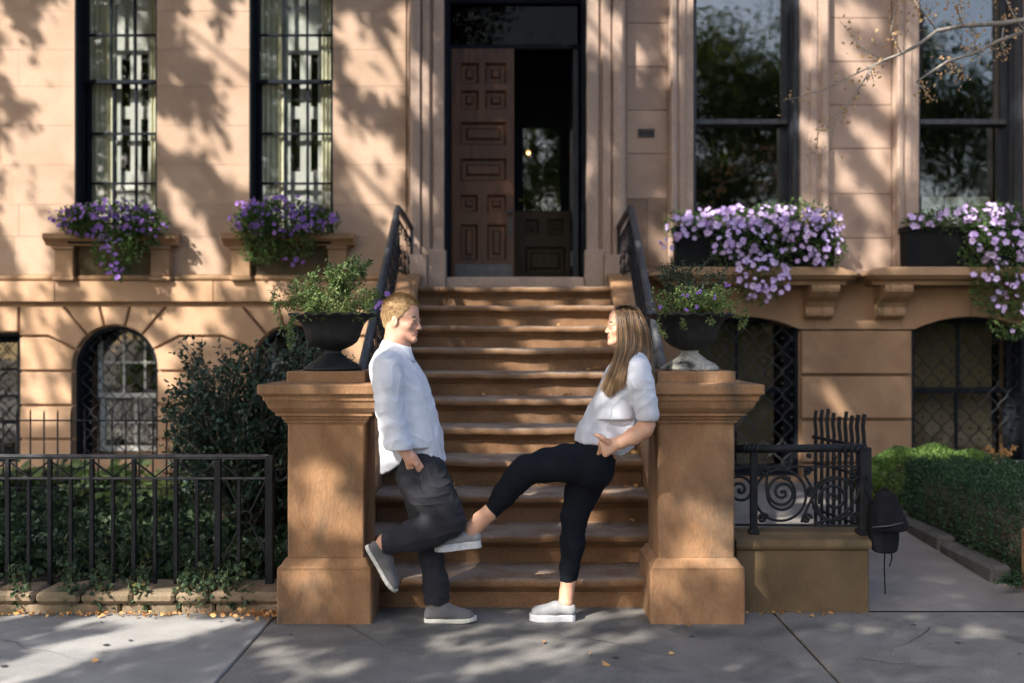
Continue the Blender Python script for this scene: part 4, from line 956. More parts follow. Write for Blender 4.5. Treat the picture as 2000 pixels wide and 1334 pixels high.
# backpack hung on the end post
BP = tag(empty('backpack', (fx(1730, 5.45), 5.45, .4)), 'black backpack hanging from the end post of the scroll railing', 'backpack')
def rbox(name, pts_prof, parent, m):
    B = MB(); B.rings(pts_prof); o = B.build(name, m, parent, True); sm = o.modifiers.new('s', 'SUBSURF'); sm.levels = 2; sm.render_levels = 2; return o
def bagring(z, x0, x1, y0, y1, lean=0):
    c = .25; w = x1 - x0; d = y1 - y0
    return [(x0 + w * c, y0, z), (x1 - w * c, y0, z), (x1, y0 + d * c, z), (x1, y1 - d * c, z), (x1 - w * c, y1, z), (x0 + w * c, y1, z), (x0, y1 - d * c, z), (x0, y0 + d * c, z)]
bx = lambda px: fx(px, 5.42); bz = lambda py: fz(py, 5.42)
rbox('bag_body', [bagring(bz(y), bx(a), bx(b), 5.36, 5.36 + d) for y, a, b, d in ((1079, 1706, 1745, .07), (1082 - 10, 1700, 1754, .13), (1045, 1697, 1758, .16), (1010, 1697, 1757, .16), (985, 1700, 1750, .14), (968, 1706, 1740, .08))], BP, BAG_M)
rbox('bag_flap', [bagring(bz(y), bx(a), bx(b), 5.335, 5.335 + d) for y, a, b, d in ((1036, 1708, 1756, .03), (1028, 1703, 1768, .05), (1012, 1702, 1766, .07), (990, 1702, 1755, .14), (968, 1706, 1747, .13), (957, 1712, 1738, .09))], BP, BAG_M)
B = MB(); B.tube([PX(1712, 965, 5.42), PX(1700, 945, 5.45), PX(1690, 930, 5.46), PX(1688, 955, 5.43), PX(1704, 985, 5.40)], .008, 6, flat=.5); B.tube([PX(1716, 962, 5.4), PX(1727, 952, 5.4), PX(1738, 962, 5.4)], .007, 6); B.build('carry_strap', BAG_M, BP, True)
for pts in ([(1728, 1075), (1727, 1110), (1729, 1160)], [(1740, 1075), (1742, 1090), (1737, 1107)]):
    B = MB(); B.tube([PX(x, y, 5.40) for x, y in pts], .0075, 6, flat=.35); B.build('loose_strap', BAG_M, BP)
B = MB(); B.tube([PX(1704, 1030, 5.33), PX(1736, 1027, 5.325), PX(1764, 1021, 5.335)], .004, 5); B.build('flap_binding', IRON_G, BP)

# ------------------------------------------------------------------ hedge bed on the right
BK = tag(empty('bed_kerb', (2.98, 7, 0)), 'worn stone edging along the hedge bed by the path', 'kerb')
for a, b in ((5.95, 6.70), (6.705, 7.5), (7.505, 7.95)):
    x = 2.82; B = MB(); z0 = pathz(0, (a + b) / 2); B.box(x, x + .13, a, b - .004, -.02, z0 + .085, .022); B.build('edging_stone', EDGE, BK)
def hedge(name, label, box, m, n, seed, lsize=.02):
    x0, x1, y0, y1, z0, z1 = box; g = np.random.default_rng(seed); root = tag(empty(name, ((x0 + x1) / 2, (y0 + y1) / 2, z0)), label, 'hedge')
    def f(P):
        return .035 * np.sin(P[:, 0] * 7 + seed) * np.cos(P[:, 1] * 6) + .022 * np.sin(P[:, 0] * 19 + P[:, 2] * 15 + seed) + .018 * np.sin(P[:, 1] * 23 - P[:, 2] * 21)
    A = [(y1 - y0) * (z1 - z0), (x1 - x0) * (z1 - z0), (x1 - x0) * (y1 - y0)]; A = np.array([A[0], A[0], A[1], A[1], A[2] * 1.3]); pr = A / A.sum()
    face = g.choice(5, n, p=pr); u = g.uniform(0, 1, (n, 3)); P = np.array([x0, y0, z0]) + u * np.array([x1 - x0, y1 - y0, z1 - z0]); Nn = np.zeros((n, 3))
    dep = g.exponential(.03, n); dep = np.minimum(dep, .15)
    for k, (ax, v, sg) in enumerate(((0, x0, -1), (0, x1, 1), (1, y0, -1), (1, y1, 1), (2, z1, 1))):
        s_ = face == k; P[s_, ax] = v; Nn[s_, ax] = sg
    # round the edges
    cc = np.array([(x0 + x1) / 2, (y0 + y1) / 2, (z0 + z1) / 2]); hh = np.array([(x1 - x0) / 2, (y1 - y0) / 2, (z1 - z0) / 2]); rr = .13
    q = np.clip(P, cc - hh + rr, cc + hh - rr); q[:, 2] = np.minimum(P[:, 2], z1 - rr); d = P - q; L = np.linalg.norm(d, axis=1, keepdims=True); dn_ = np.where(L > 1e-6, d / np.maximum(L, 1e-6), Nn); P = q + dn_ * rr
    P = P + dn_ * (f(P) - dep)[:, None]
    D = dn_ * .8 + rdir(n, g, .3)
    o = link_mesh('foliage', leaf_mesh('foliage', P, D, lsize, wid=.6, seed=seed, tone=np.clip(g.uniform(0, 1, n), 0, 1)), m, root); tag(o, kind='stuff')
    B = MB(); B.box(x0 + .12, x1 - .12, y0 + .12, y1 - .12, z0 + .03, z1 - .13, .1); B.build('inner_twigs', BARK_D, root)
    return root
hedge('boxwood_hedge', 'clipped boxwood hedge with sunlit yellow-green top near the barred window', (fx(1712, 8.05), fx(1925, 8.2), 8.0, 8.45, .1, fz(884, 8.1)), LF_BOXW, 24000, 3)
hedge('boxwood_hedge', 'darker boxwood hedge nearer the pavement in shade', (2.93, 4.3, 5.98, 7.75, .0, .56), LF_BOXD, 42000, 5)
# pale stone slab and dry plant behind the hedges
B = MB(); B.box(fx(1768, 7.9), fx(1832, 7.9) + .12, 7.62, 7.95, .05, .135, .01); o = B.build('stone_slab', PAVE_L); tag(o, 'pale flat stone slab on the ground between the two hedges', 'stone slab')
B = MB(); B.box(fx(1912, 8.8), fx(2040, 8.8), 8.6, 8.95, .05, fz(903, 8.8), .01); o = B.build('stone_ledge', PAVE_L); tag(o, 'pale stone ledge behind the sunlit hedge below the barred window', 'ledge')
dp = tag(empty('dry_plant', PX(1955, 900, 8.75)), 'dry tan seedheads standing on the pale ledge behind the hedge', 'plant')
stems_and_leaves(dp, stem_set(tuple(PX(1950, 900, 8.75)), [PX(1930 + 9 * k, 872 + 8 * (k % 3), 8.75) for k in range(7)], 4, .08, .01), STEM, LF_DRY, 60, .022, 4)
B = MB(); B.box(3.22, 8, 5.425, 5.56, -.05, .09, .015); tag(B.build('bed_edge_stone', ST_LOW), 'low brown stone edge along the front of the hedge bed', 'kerb')
pst = MB(); pst.box(2.945, 3.2, 5.66, 5.85, .0, fz(1040, 5.7), .01); o = pst.build('stone_post', ST_PIL); tag(o, 'brown stone post at the right end of the hedge bed', 'post')
fe = tag(empty('fern', PX(1975, 1150, 5.72)), 'low dark weed at the front corner of the hedge bed', 'plant')
stems_and_leaves(fe, stem_set(tuple(PX(1985, 1150, 5.75)), [PX(1943 + 7 * k, 1138 - 5 * (k % 4), 5.6 + .02 * k) for k in range(9)], 2, .03, .02), STEM, LF_BOXD, 40, .022, 5)

# ------------------------------------------------------------------ left garden: kerb, fences, plants
GK = tag(empty('garden_kerb', (-3, 5.5, 0)), 'two-course brownstone kerb with trailing ivy in front of the iron fence', 'kerb')
xk = [-6.5, -5.2, fx(-20, 5.4), fx(72, 5.4), fx(160, 5.4), fx(262, 5.4), fx(345, 5.4), fx(410, 5.4), -1.275]
for a, b in zip(xk[:-1], xk[1:]):
    B = MB(); dz = random.uniform(-.006, .004); B.box(a + .004, b - .004, 5.365 + random.uniform(0, .01), 5.70, .052, .118 + dz, .018); B.build('kerb_stone', ST_KERB, GK)
xk = [-6.5, -4.6, -3.9, -3.3, fx(235, 5.4), fx(290, 5.4), fx(352, 5.4), fx(420, 5.4), -1.275]
for a, b in zip(xk[:-1], xk[1:]):
    B = MB(); B.box(a + .005, b - .005, 5.395 + random.uniform(0, .015), 5.66, -.02, .049, .012); B.build('kerb_stone', ST_KERB, GK)
FN = tag(empty('iron_fence', (-3, 5.58, .1)), 'black iron garden fence with zigzag top rail along the pavement', 'fence')
yf = 5.58; Qf = lambda px, py: PX(px, py, yf); e2 = Vector((0, 0, 1))
zt1, zt2 = Qf(0, 889).z, Qf(0, 934).z
xend = Qf(527, 0).x
B = MB(); B.box(-6.3, xend, yf - .022, yf - .0, zt1 - .011, zt1 + .006, .003); B.box(-6.3, xend, yf - .012, yf + .012, zt1 - .022, zt1 - .0115, .003); B.build('top_rail', IRON_G, FN)
B = MB(); B.box(-6.3, xend, yf - .010, yf + .008, zt2 - .006, zt2 + .006, .002); B.build('cross_rail', IRON_G, FN)
step_px = 41.05; px = 15.5 - 26 * step_px; k = -26
while px < 520:
    if px > -560 and px < 500:
        x = Qf(px, 0).x; tall = k % 2 == 0; fat = .017 if abs(px - 427) < 8 else (.0115 if tall else .0095)
        B = MB(); B.box(x - fat, x + fat, yf - fat, yf + fat, .09, (zt1 - .023) if tall else (zt2 - .007), .002); B.build('picket', IRON, FN)
        if px < 440:
            dx = Qf(px + step_px, 0).x - x; B = MB()
            a, b = (Vector((x, yf, zt1 - .03)), Vector((x + dx, yf, zt2 + .008))); 
            if not tall: a, b = Vector((x, yf, zt2 + .008)), Vector((x + dx, yf, zt1 - .03))
            B.tube([a, b], .006, 4); B.build('zigzag_bar', IRON, FN)
    px += step_px; k += 1
B = MB(); x = xend; B.box(x - .022, x + .022, yf - .022, yf + .022, .0, zt1, .003); B.build('end_post', IRON, FN)
B = MB()
c = Qf(480, 1010); q = .13
for dx_, dz_ in ((1, 1), (1, -1), (-1, 1), (-1, -1)): B.tube([c + Vector((dx_ * .02, 0, dz_ * .02)), c + Vector((dx_ * q, 0, dz_ * q * 1.9))], .006, 4)
B.tube([c + Vector((.035 * math.cos(a), 0, .035 * math.sin(a))) for a in np.linspace(0, 6.28, 14)], .006, 4)
B.build('cross_brace', IRON, FN)
B = MB(); c = Qf(545, 925); B.tube(scroll(c, .05, 1.2, Vector((1, 0, 0)), Vector((0, 0, -1)), 0, 16), .007, 4); B.tube([Qf(527, 905), Qf(545, 940), Qf(560, 930)], .006, 4); B.build('corner_scroll', IRON, FN)
# side return of the fence towards the stoop
F2 = tag(empty('iron_fence', (-3.6, 8.0, .1)), 'thin black iron fence close to the arched basement window', 'fence')
y2 = 7.95; Q2 = lambda px, py: PX(px, py, y2)
B = MB(); B.tube([(-6, y2, Q2(0, 820).z), (Q2(470, 0).x, y2, Q2(0, 822).z)], .0075, 5); B.tube([(-6, y2, .3), (Q2(470, 0).x, y2, .3)], .007, 5); B.build('cross_rail', IRON, F2)
px = -180.
while px < 470:
    x = Q2(px, 0).x; zt = Q2(0, 800).z + random.uniform(-.01, .01); B = MB(); B.tube([(x, y2, .1), (x, y2, zt - .03), (x + .001, y2, zt)], [.007, .007, .002], 5); B.build('picket', IRON, F2); px += 26.6
# ivy ground cover
n = 34000; g = np.random.default_rng(21); P = np.stack([g.uniform(-5.6, -1.15, n), g.uniform(5.66, 9.15, n), np.zeros(n)], 1)
P[:, 2] = [bedz(x, y) for x, y in P[:, :2]]; hump = .06 + .05 * np.sin(P[:, 0] * 5) * np.sin(P[:, 1] * 4) + .03 * np.sin(P[:, 0] * 13 + 2) * np.sin(P[:, 1] * 11); P[:, 2] += np.clip(hump, .01, 1) * g.uniform(.2, 1.4, n)
D = rdir(n, g, .6); D[:, 1] -= .3
o = link_mesh('ivy_ground_cover', leaf_mesh('ivy_ground_cover', P, D, .05, wid=.85, fold=.12, full=False, seed=22, tone=g.uniform(0, .88, n) ** 1.3), LF_IVY); tag(o, kind='stuff')
# ivy tufts hanging over the kerb
for px in (35, 150, 270, 370, 405, 440, 470, 205):
    r_ = tag(empty('ivy_trail', PX(px, 1130, 5.4)), 'ivy trailing over the garden kerb, %s' % {35: 'nearest the left edge', 150: 'second from the left', 205: 'third from the left', 270: 'in the middle of the run', 370: 'fifth from the left', 405: 'sixth from the left', 440: 'seventh from the left', 470: 'nearest the pillar'}[px], 'ivy', 'ivy trails hanging over the garden kerb')
    sts = []
    for q in range(5):
        x = px + random.uniform(-22, 22); sts.append(curve_stem(PX(x, 1118 + random.uniform(-25, 0), 5.62), PX(x + random.uniform(-14, 14), 1150 + random.uniform(0, 48), 5.37), (0, -.05, .05), 5))
    stems_and_leaves(r_, sts, STEM, LF_IVY, 20, .032, int(px), .0025, .04, wid=.8)
# small dark clumps just inside the kerb
for px, sc_ in ((30, 1), (150, .7), (260, 1.2), (390, .7), (500, .9)):
    c = PX(px, 1100, 5.85); r_ = tag(empty('low_shrub', (c.x, c.y, .1)), {30: 'dark low shrub at the left end of the kerb bed', 150: 'small dark clump behind the kerb', 260: 'bushy clump with a few yellow leaves behind the kerb', 390: 'small dark clump right of the yellow-leaved one', 500: 'dark clump by the fence end post'}[px], 'shrub', 'low shrubs behind the garden kerb')
    tips = [(c.x + random.gauss(0, .13 * sc_), c.y + random.gauss(0, .08), .12 + abs(random.gauss(.12, .06)) * sc_) for _ in range(26)]
    stems_and_leaves(r_, stem_set((c.x, c.y, .08), tips, int(px), .05, .02), STEM, LF_IVY, 26, .034, int(px) + 3, .003, .03, wid=.7)
# hostas by the window
g = random.Random(5)
hl = ['under the arched window, left end', 'at the foot of the pier left of the arched window', 'below the left jamb of the arched window', 'below the middle of the arched window', 'below the right jamb of the arched window', 'beside the dark holly bush', 'in front of the arched window, nearer the fence', 'in front of the pier, nearer the fence']
for k, (px, py, Y, s_) in enumerate(((20, 935, 8.5, .9), (110, 930, 8.6, 1.0), (195, 925, 8.5, 1.2), (262, 915, 8.5, 1.3), (320, 915, 8.3, 1.1), (375, 925, 8.1, .9), (240, 955, 7.6, .9), (150, 940, 8.0, .8))):
    c = PX(px, py, Y); zb = bedz(c.x, c.y); r_ = tag(empty('hosta_plant', (c.x, c.y, zb)), 'light green broad-leaved plant ' + hl[k], 'plant', 'light green broad-leaved plants along the house')
    Pp = []; Dd = []; B = MB()
    for q in range(int(30 * s_)):
        a = g.uniform(0, 6.28); rr = g.uniform(.02, .17) * s_; hz = zb + g.uniform(.06, .24) * s_; p = Vector((c.x + rr * math.cos(a), c.y + rr * math.sin(a) * .8, hz)); Pp.append(tuple(p)); Dd.append((math.cos(a) * .9, math.sin(a) * .9 - .2, g.uniform(-.4, .5)))
        B.tube([(c.x, c.y, zb), tuple(p)], .003, 3, False)
    B.build('stem', STEM, r_)
    for q in range(len(Pp)):
        o = link_mesh('leaf', leaf_mesh('leaf', [Pp[q]], [Dd[q]], .10 * s_, wid=.55, full=True, seed=k * 50 + q), LF_HOSTA, r_)
# holly shrub
c = (-1.93, 7.05, .1); root = tag(empty('holly_shrub', c), 'large dark evergreen holly bush behind the fence left of the stoop', 'shrub')
g = random.Random(3); sts = []; YH = 7.0
cl = []
for _ in range(230):
    while True:
        px, py = g.uniform(312, 625), g.uniform(640, 965)
        e = ((px - 468) / 158) ** 2 + ((py - 830) / 165) ** 2
        if e < 1: break
    if py < 690 and (px < 340): continue
    cl.append(PX(px, py, YH + g.uniform(-.33, .4)))
for t_ in ((352, 665), (395, 660), (430, 672), (345, 690), (360, 662), (500, 665), (560, 680), (590, 655), (330, 760), (322, 800), (610, 690), (540, 660), (575, 668), (600, 672), (470, 690)): cl.append(PX(*t_, YH + g.uniform(-.1, .1)))
sts = stem_set((c[0], c[1], .1), cl, 9, .09, .12)
stems_and_leaves(root, sts, BARK_D, LF_SHRUB, 62, .042, 10, .006, .09, wid=.55, full=True)
# sprigs of the bush by the urn foot
root2 = tag(empty('holly_shrub', PX(600, 700, 6.4)), 'small evergreen shrub poking out behind the left urn', 'shrub')
cl = [PX(g.uniform(560, 640), g.uniform(640, 720), 6.4 + g.uniform(-.1, .1)) for _ in range(40)] + [PX(685, 700, 6.2), PX(690, 708, 6.2)]
stems_and_leaves(root2, stem_set((fx(600, 6.4), 6.4, .9), cl, 10, .05, .04) + [[Vector((fx(600, 6.4), 6.4, .1)), Vector((fx(602, 6.4), 6.4, .5)), Vector((fx(600, 6.4), 6.4, .95))]], BARK_D, LF_SHRUB, 36, .034, 12, .005, .06, wid=.5, full=True)

# ------------------------------------------------------------------ window boxes and petunias
def petunia(label, cells, flowers, mesh, fsz, boxspec, seed, leafn, group, boxlabel):
    """cells: ellipses (px,py,rx,ry,Y,weight) filled with leaves; flowers placed on the front of them"""
    g = np.random.default_rng(seed); rr = random.Random(seed)
    if boxspec:
        x0, x1, y0, y1, z0, z1 = boxspec; B = MB(); B.rings([[(x0 + i_, y0 + i_, z), (x1 - i_, y0 + i_, z), (x1 - i_, y1 - i_, z), (x0 + i_, y1 - i_, z)] for z, i_ in ((z0, .012), (z0 + (z1 - z0) * .86, .002), (z0 + (z1 - z0) * .86, -.008), (z1, -.008), (z1, .012), (z0 + .02, .02))]); o = B.build('window_box', BOX_M)
        tag(o, boxlabel, 'planter', 'dark window boxes under the windows')
    c0 = cells[0]; root = tag(empty('petunia_plant', PX(c0[0], c0[1], c0[4])), label, 'flowering plant', group)
    W = np.array([c[5] for c in cells], float); W /= W.sum(); P = []; D = []; sts = []
    anc = PX(cells[0][0], cells[0][1] + 10, cells[0][4])
    for _ in range(leafn):
        c = cells[g.choice(len(cells), p=W)]; d = rdir(1, g)[0] * g.uniform(.2, 1) ** .4
        s_ = c[4] / F; q = PX(c[0], c[1], c[4]); p = np.array([q.x + d[0] * c[2] * s_, q.y + d[1] * min(c[2], c[3]) * s_ * .8, q.z + d[2] * c[3] * s_]); P.append(p); D.append(d + rdir(1, g, .3)[0] * .7)
    o = link_mesh('foliage', leaf_mesh('foliage', P, D, .032, wid=.62, seed=seed), LF_PET, root); tag(o, kind='stuff')
    B = MB()
    for c in cells:
        q = PX(c[0], c[1], c[4])
        for _ in range(3): B.tube(curve_stem(anc + Vector((rr.uniform(-.2, .2), .05, 0)), q + Vector((rr.uniform(-.03, .03), 0, rr.uniform(-.03, .03))), (0, -.02, .03), 5), .003, 3, False)
    B.build('stem', STEM, root)
    cnt = 0
    for fc in flowers:
        px, py, rx, ry, Y, nf = fc[:6]; nf = int(nf * (1.6 if mesh is FM_V else 1.15))
        for _ in range(nf):
            while True:
                u, v = rr.uniform(-1, 1), rr.uniform(-1, 1)
                if u * u + v * v < 1: break
            bulge = math.sqrt(max(0, 1 - u * u - v * v)); s_ = Y / F; q = PX(px + u * rx, py + v * ry, Y)
            q.y -= bulge * min(rx, ry) * s_ * .9 + rr.uniform(0, .03)
            nrm = (u * .8 + rr.gauss(0, .5), -1 + rr.gauss(0, .25), -v * .7 + .35 + rr.gauss(0, .45))
            place_flower(mesh, q, nrm, fsz * rr.uniform(.55, 1.2), root); cnt += 1
    return root
GP = 'petunias spilling over the window sills'
YF = 8.98
petunia('violet petunias trailing from the leftmost tall window sill', [(215, 430, 95, 34, YF, 3), (160, 440, 45, 24, YF, 1), (285, 435, 45, 28, YF, 1), (228, 490, 45, 45, YF - .05, 1.4), (270, 465, 38, 30, YF, .8), (228, 530, 12, 20, YF - .06, .2), (150, 425, 35, 25, YF, .6)],
        [(215, 408, 92, 18, YF, 34), (215, 440, 95, 30, YF, 40), (225, 500, 26, 40, YF - .06, 14), (300, 440, 30, 25, YF, 8), (125, 425, 28, 22, YF, 8), (228, 535, 12, 12, YF - .06, 3)], FM_V, .024, (wins[1][0] - .02, wins[1][1] + .02, 9.06, 9.16, Z0 - .12, Z0 - .02), 31, 4200, GP, 'dark box under the leftmost petunias')
petunia('violet petunias on the sill of the window next to the stoop', [(555, 425, 92, 34, YF, 3), (500, 440, 48, 34, YF, 1.2), (620, 432, 45, 26, YF, 1), (510, 490, 40, 26, YF - .03, .9), (575, 480, 40, 25, YF, .7), (500, 440, 30, 40, YF - .05, .6)],
        [(555, 402, 88, 18, YF, 34), (555, 435, 95, 28, YF, 42), (480, 425, 30, 32, YF, 12), (640, 430, 26, 22, YF, 8), (575, 500, 30, 20, YF, 4)], FM_V, .024, (wins[2][0] - .02, wins[2][1] + .02, 9.06, 9.16, Z0 - .12, Z0 - .02), 32, 4200, GP, 'dark box under the petunias next to the stoop')
YG = 8.86
petunia('big mound of lilac petunias in the window box right of the stoop', [(1480, 440, 160, 36, YG + .08, 4), (1340, 440, 45, 30, YG + .08, 1), (1470, 490, 85, 55, YG, 3), (1590, 470, 60, 45, YG, 1.6), (1480, 550, 50, 45, YG - .08, 1.2), (1620, 490, 35, 30, YG, .7), (1550, 430, 90, 40, YG + .05, 2)],
        [(1480, 425, 165, 22, YG + .05, 100), (1550, 440, 95, 34, YG + .02, 50), (1440, 470, 70, 42, YG, 44), (1340, 445, 42, 26, YG + .05, 24), (1485, 545, 55, 50, YG - .06, 44), (1600, 480, 45, 40, YG, 28), (1545, 500, 60, 30, YG, 12), (1300, 480, 15, 18, YG, 5)], FM_L, .033, (fx(1318, 8.95), fx(1630, 8.95), 8.92, 9.16, fz(521, 8.95) + .002, fz(443, 8.95)), 33, 5200, GP, 'long black planter under the big lilac mound')
petunia('lilac petunias hanging far down from the rightmost window box', [(1880, 430, 110, 26, YG + .08, 2), (1960, 440, 90, 45, YG + .03, 3), (1950, 500, 75, 50, YG, 3), (1960, 570, 65, 50, YG - .05, 2), (1975, 630, 40, 35, YG - .08, .8), (1810, 435, 50, 16, YG + .08, .6)],
        [(1930, 420, 100, 20, YG + .05, 46), (1960, 470, 85, 45, YG, 44), (1945, 540, 60, 45, YG - .03, 26), (1960, 610, 42, 40, YG - .08, 10), (1800, 430, 45, 14, YG + .05, 10), (2040, 480, 50, 60, YG, 24)], FM_L, .031, (fx(1768, 8.95), fx(2070, 8.95), 8.92, 9.16, fz(521, 8.95) + .002, fz(443, 8.95)), 34, 5200, GP, 'long black planter under the rightmost lilac petunias')

# ------------------------------------------------------------------ fallen leaves
g = random.Random(77)
def fleaf(p, s_, label, group='dry leaves fallen on the steps'):
    me = leaf_mesh('fallen_leaf', [(p[0], p[1], p[2])], [(g.uniform(-1, 1), g.uniform(-1, 1), .12)], s_, wid=.75, fold=.35, full=True, seed=g.randrange(9999)); o = link_mesh('fallen_leaf', me, LF_DRY); tag(o, label, 'leaf', group)
names = {5: 'sixth step from the top', 4: '', }
LEAVES_ = ((7, 1080, .075), (7, 1130, .04), (7, 1160, .05), (7, 1145, .035), (6, 940, .045), (6, 928, .03), (6, 1010, .03), (6, 1098, .05), (6, 1112, .03), (9, 1088, .03), (9, 1178, .045), (9, 1190, .03), (8, 920, .03), (8, 1165, .035), (3, 888, .06), (3, 900, .04), (4, 1232, .05), (4, 1240, .04), (4, 1225, .04), (10, 872, .035), (10, 866, .03), (3, 1230, .04), (3, 1247, .04), (2, 1240, .04), (5, 1235, .035))
ORD = 'first second third fourth fifth sixth seventh eighth'.split(); NUM = 'zero one two three four five six seven eight nine ten eleven'.split()
for i, px, s_ in LEAVES_:
    Y = YR + i * GO - .035 - g.uniform(0, .06); x = fx(px, Y); side = 'on the left' if px < 950 else ('near the middle' if px < 1110 else 'on the right')
    fleaf((x, Y, RI * i + .010), s_, 'dry tan leaf on the %s step up from the pavement, %s from the left' % ('zeroth first second third fourth fifth sixth seventh eighth ninth tenth eleventh'.split()[i], ORD[sorted(p_ for j_, p_, _ in LEAVES_ if j_ == i).index(px)]))
lit = [(g.uniform(-4.6, -1.3), 5.36 - abs(g.gauss(0, .03)), .008) for _ in range(260)] + [(g.gauss(-1.38, .08), 5.3 - abs(g.gauss(0, .05)), .012 + g.uniform(0, .03)) for _ in range(70)] + [(g.uniform(1.2, 1.9), 5.36, .006) for _ in range(14)] + [(2.93 + g.gauss(0, .03), g.uniform(5.6, 7.2), .02) for _ in range(10)] + [(g.uniform(-4, 3), g.uniform(2.6, 5.2), .006) for _ in range(7)]
n = len(lit); o = link_mesh('leaf_litter', leaf_mesh('leaf_litter', lit, [(g.uniform(-1, 1), g.uniform(-1, 1), .15) for _ in range(n)], .028, wid=.75, fold=.3, full=True, seed=5), LF_DRY); tag(o, kind='stuff')
for px, py in ((1062 * 1, 1260), (1150, 1279), (1193, 1302), (1340, 1222), (1590, 1208)):
    Y = HC * F / (py - VY); fleaf((fx(px, Y), Y, .008), .04, 'small yellow leaf on the paving ' + {1062: 'left of centre', 1150: 'below the woman\'s shoe', 1193: 'nearest the camera', 1340: 'in front of the right pillar', 1590: 'in front of the low wall'}[px], 'yellow leaves on the paving')
# leaning dark rod behind the bush is left out of view; branch with autumn leaves at the upper right
AT = tag(empty('autumn_tree', (4.75, 7.1, .1)), 'bare-branched tree with small orange leaves reaching in at the upper right', 'tree')
B = MB(); B.tube([(4.75, 7.1, .05), (4.72, 7.08, 1.2), (4.78, 7.05, 2.6), (4.7, 7.1, 4.0), (4.8, 7.1, 5.4)], [.09, .075, .065, .05, .03], 10); B.build('trunk', BARK, AT, True)
YT = 6.9; G = lambda px, py, dy=0: PX(px, py, YT + dy)
brs = [[Vector((4.74, 7.08, 3.7)), G(2060, 30), G(1960, 45), G(1880, 50), G(1830, 60), G(1790, 90), G(1760, 105), G(1725, 118)],
       [G(1725, 118), G(1700, 132), G(1705, 155)], [Vector((4.75, 7.05, 3.2)), G(2070, 60, .1), G(2000, 62, .1), G(1950, 80), G(1900, 105), G(1850, 120), G(1820, 140), G(1790, 160)],
       [G(1790, 160), G(1805, 175), G(1820, 195)], [G(1725, 118), G(1660, 150), G(1610, 175), G(1560, 190), G(1527, 198)], [G(1960, 55), G(1955, 90), G(1962, 105)], [G(1880, 50), G(1870, 20), G(1875, -15)], [G(1830, 60), G(1800, 20), G(1780, -20)],
       [G(1900, 50), G(1905, 90), G(1890, 100)], [G(2000, 60), G(1980, 30), G(1960, -10)], [G(1725, 118), G(1680, 90), G(1640, 40)], [G(1700, 132), G(1670, 190), G(1630, 240), G(1620, 300)], [G(1760, 105), G(1740, 60), G(1750, 10)], [G(1700, 140), G(1650, 210), G(1600, 250), G(1590, 320)], [G(1850, 120), G(1880, 150)]]
rads = [.022, .007, .018, .006, .006, .006, .006, .006, .006, .007, .004, .004, .005, .004, .004]
B = MB()
for b_, r_ in zip(brs, rads): B.tube(b_, [r_ * (1 - .6 * k / (len(b_) - 1)) for k in range(len(b_))], 5)
B.build('branch', BARK, AT, True)
Pp = []; Dd = []; gg = np.random.default_rng(9)
for b_ in brs[1:]:
    for _ in range(34):
        t = gg.uniform(.2, 1) * (len(b_) - 1); i = min(int(t), len(b_) - 2); p = b_[i].lerp(b_[i + 1], t - i); Pp.append(np.array(p) + gg.normal(size=3) * .035); Dd.append(rdir(1, gg, -.6)[0])
for _ in range(90): Pp.append(np.array(G(gg.normal(1850, 60), gg.normal(15, 30), gg.normal(0, .2)))); Dd.append(rdir(1, gg, -.5)[0])
o = link_mesh('leaves', leaf_mesh('leaves', Pp, Dd, .030, wid=.65, seed=4, full=False), LF_AUT, AT); tag(o, kind='stuff')

g = random.Random(8); B = MB()
for _ in range(46):
    x, y = g.uniform(-4, 4), g.uniform(2.7, 5.3); r = g.uniform(.008, .02); n = 7; ph = g.uniform(0, 6)
    B.add([(x + r * math.cos(ph + 6.283 * k / n) * g.uniform(.8, 1.1), y + r * math.sin(ph + 6.283 * k / n), .0045) for k in range(n)], [tuple(range(n))])
tag(B.build('gum_spots', surf('old_gum', (.04, .04, .04), (.06, .058, .055), bump=.1)), kind='stuff')
B = MB()
for x, y, dx, dy in ((-.9, 5.15, .5, -.55), (.35, 4.9, .45, -.35), (2.1, 5.1, -.4, -.5), (-2.6, 4.9, .6, -.2), (1.55, 4.6, .5, -.1)):
    p = Vector((x, y, .0042)); 
    for k in range(9):
        q = p + Vector((dx / 9 + g.uniform(-.035, .035), dy / 9 + g.uniform(-.035, .035), 0)); w = .0022 * (1 - k / 10); nrm = (q - p).cross(Vector((0, 0, 1))).normalized() * w; B.add([p - nrm, q - nrm * .9, q + nrm * .9, p + nrm], [(0, 1, 2, 3)]); p = q
tag(B.build('pavement_cracks', surf('crack_dirt', (.02, .018, .015), (.03, .027, .024), bump=0)), kind='stuff')
# ------------------------------------------------------------------ street trees behind the camera: they shade the scene and stand in the window reflections
sE1 = np.cross(SDIR, [0, 0, 1.]); sE1 /= np.linalg.norm(sE1); sE2 = np.cross(sE1, SDIR)
def uv(p): p = np.asarray(p, float); return p @ sE1, p @ sE2
LITS = []
def lit(px, py, Y, rx, ry, ang=0, w=1.):
    """sun fleck: pixel ellipse on the plane Y (or on the ground when Y is None)"""
    a = R(ang); c = []
    rx *= 1.12; ry *= 1.12
    if Y: rx = max(rx, .11 * F / Y); ry = max(ry, .105 * F / Y)
    else: ry = max(ry, 9)
    for dx, dy in ((0, 0), (rx * math.cos(a), rx * math.sin(a)), (-ry * math.sin(a), ry * math.cos(a))):
        x, y = px + dx, py + dy; yy = Y if Y else HC * F / (y - VY); c.append(uv(PX(x, y, yy)))
    c = np.array(c); M = np.stack([c[1] - c[0], c[2] - c[0]], 1); LITS.append((c[0], np.linalg.inv(M), w))
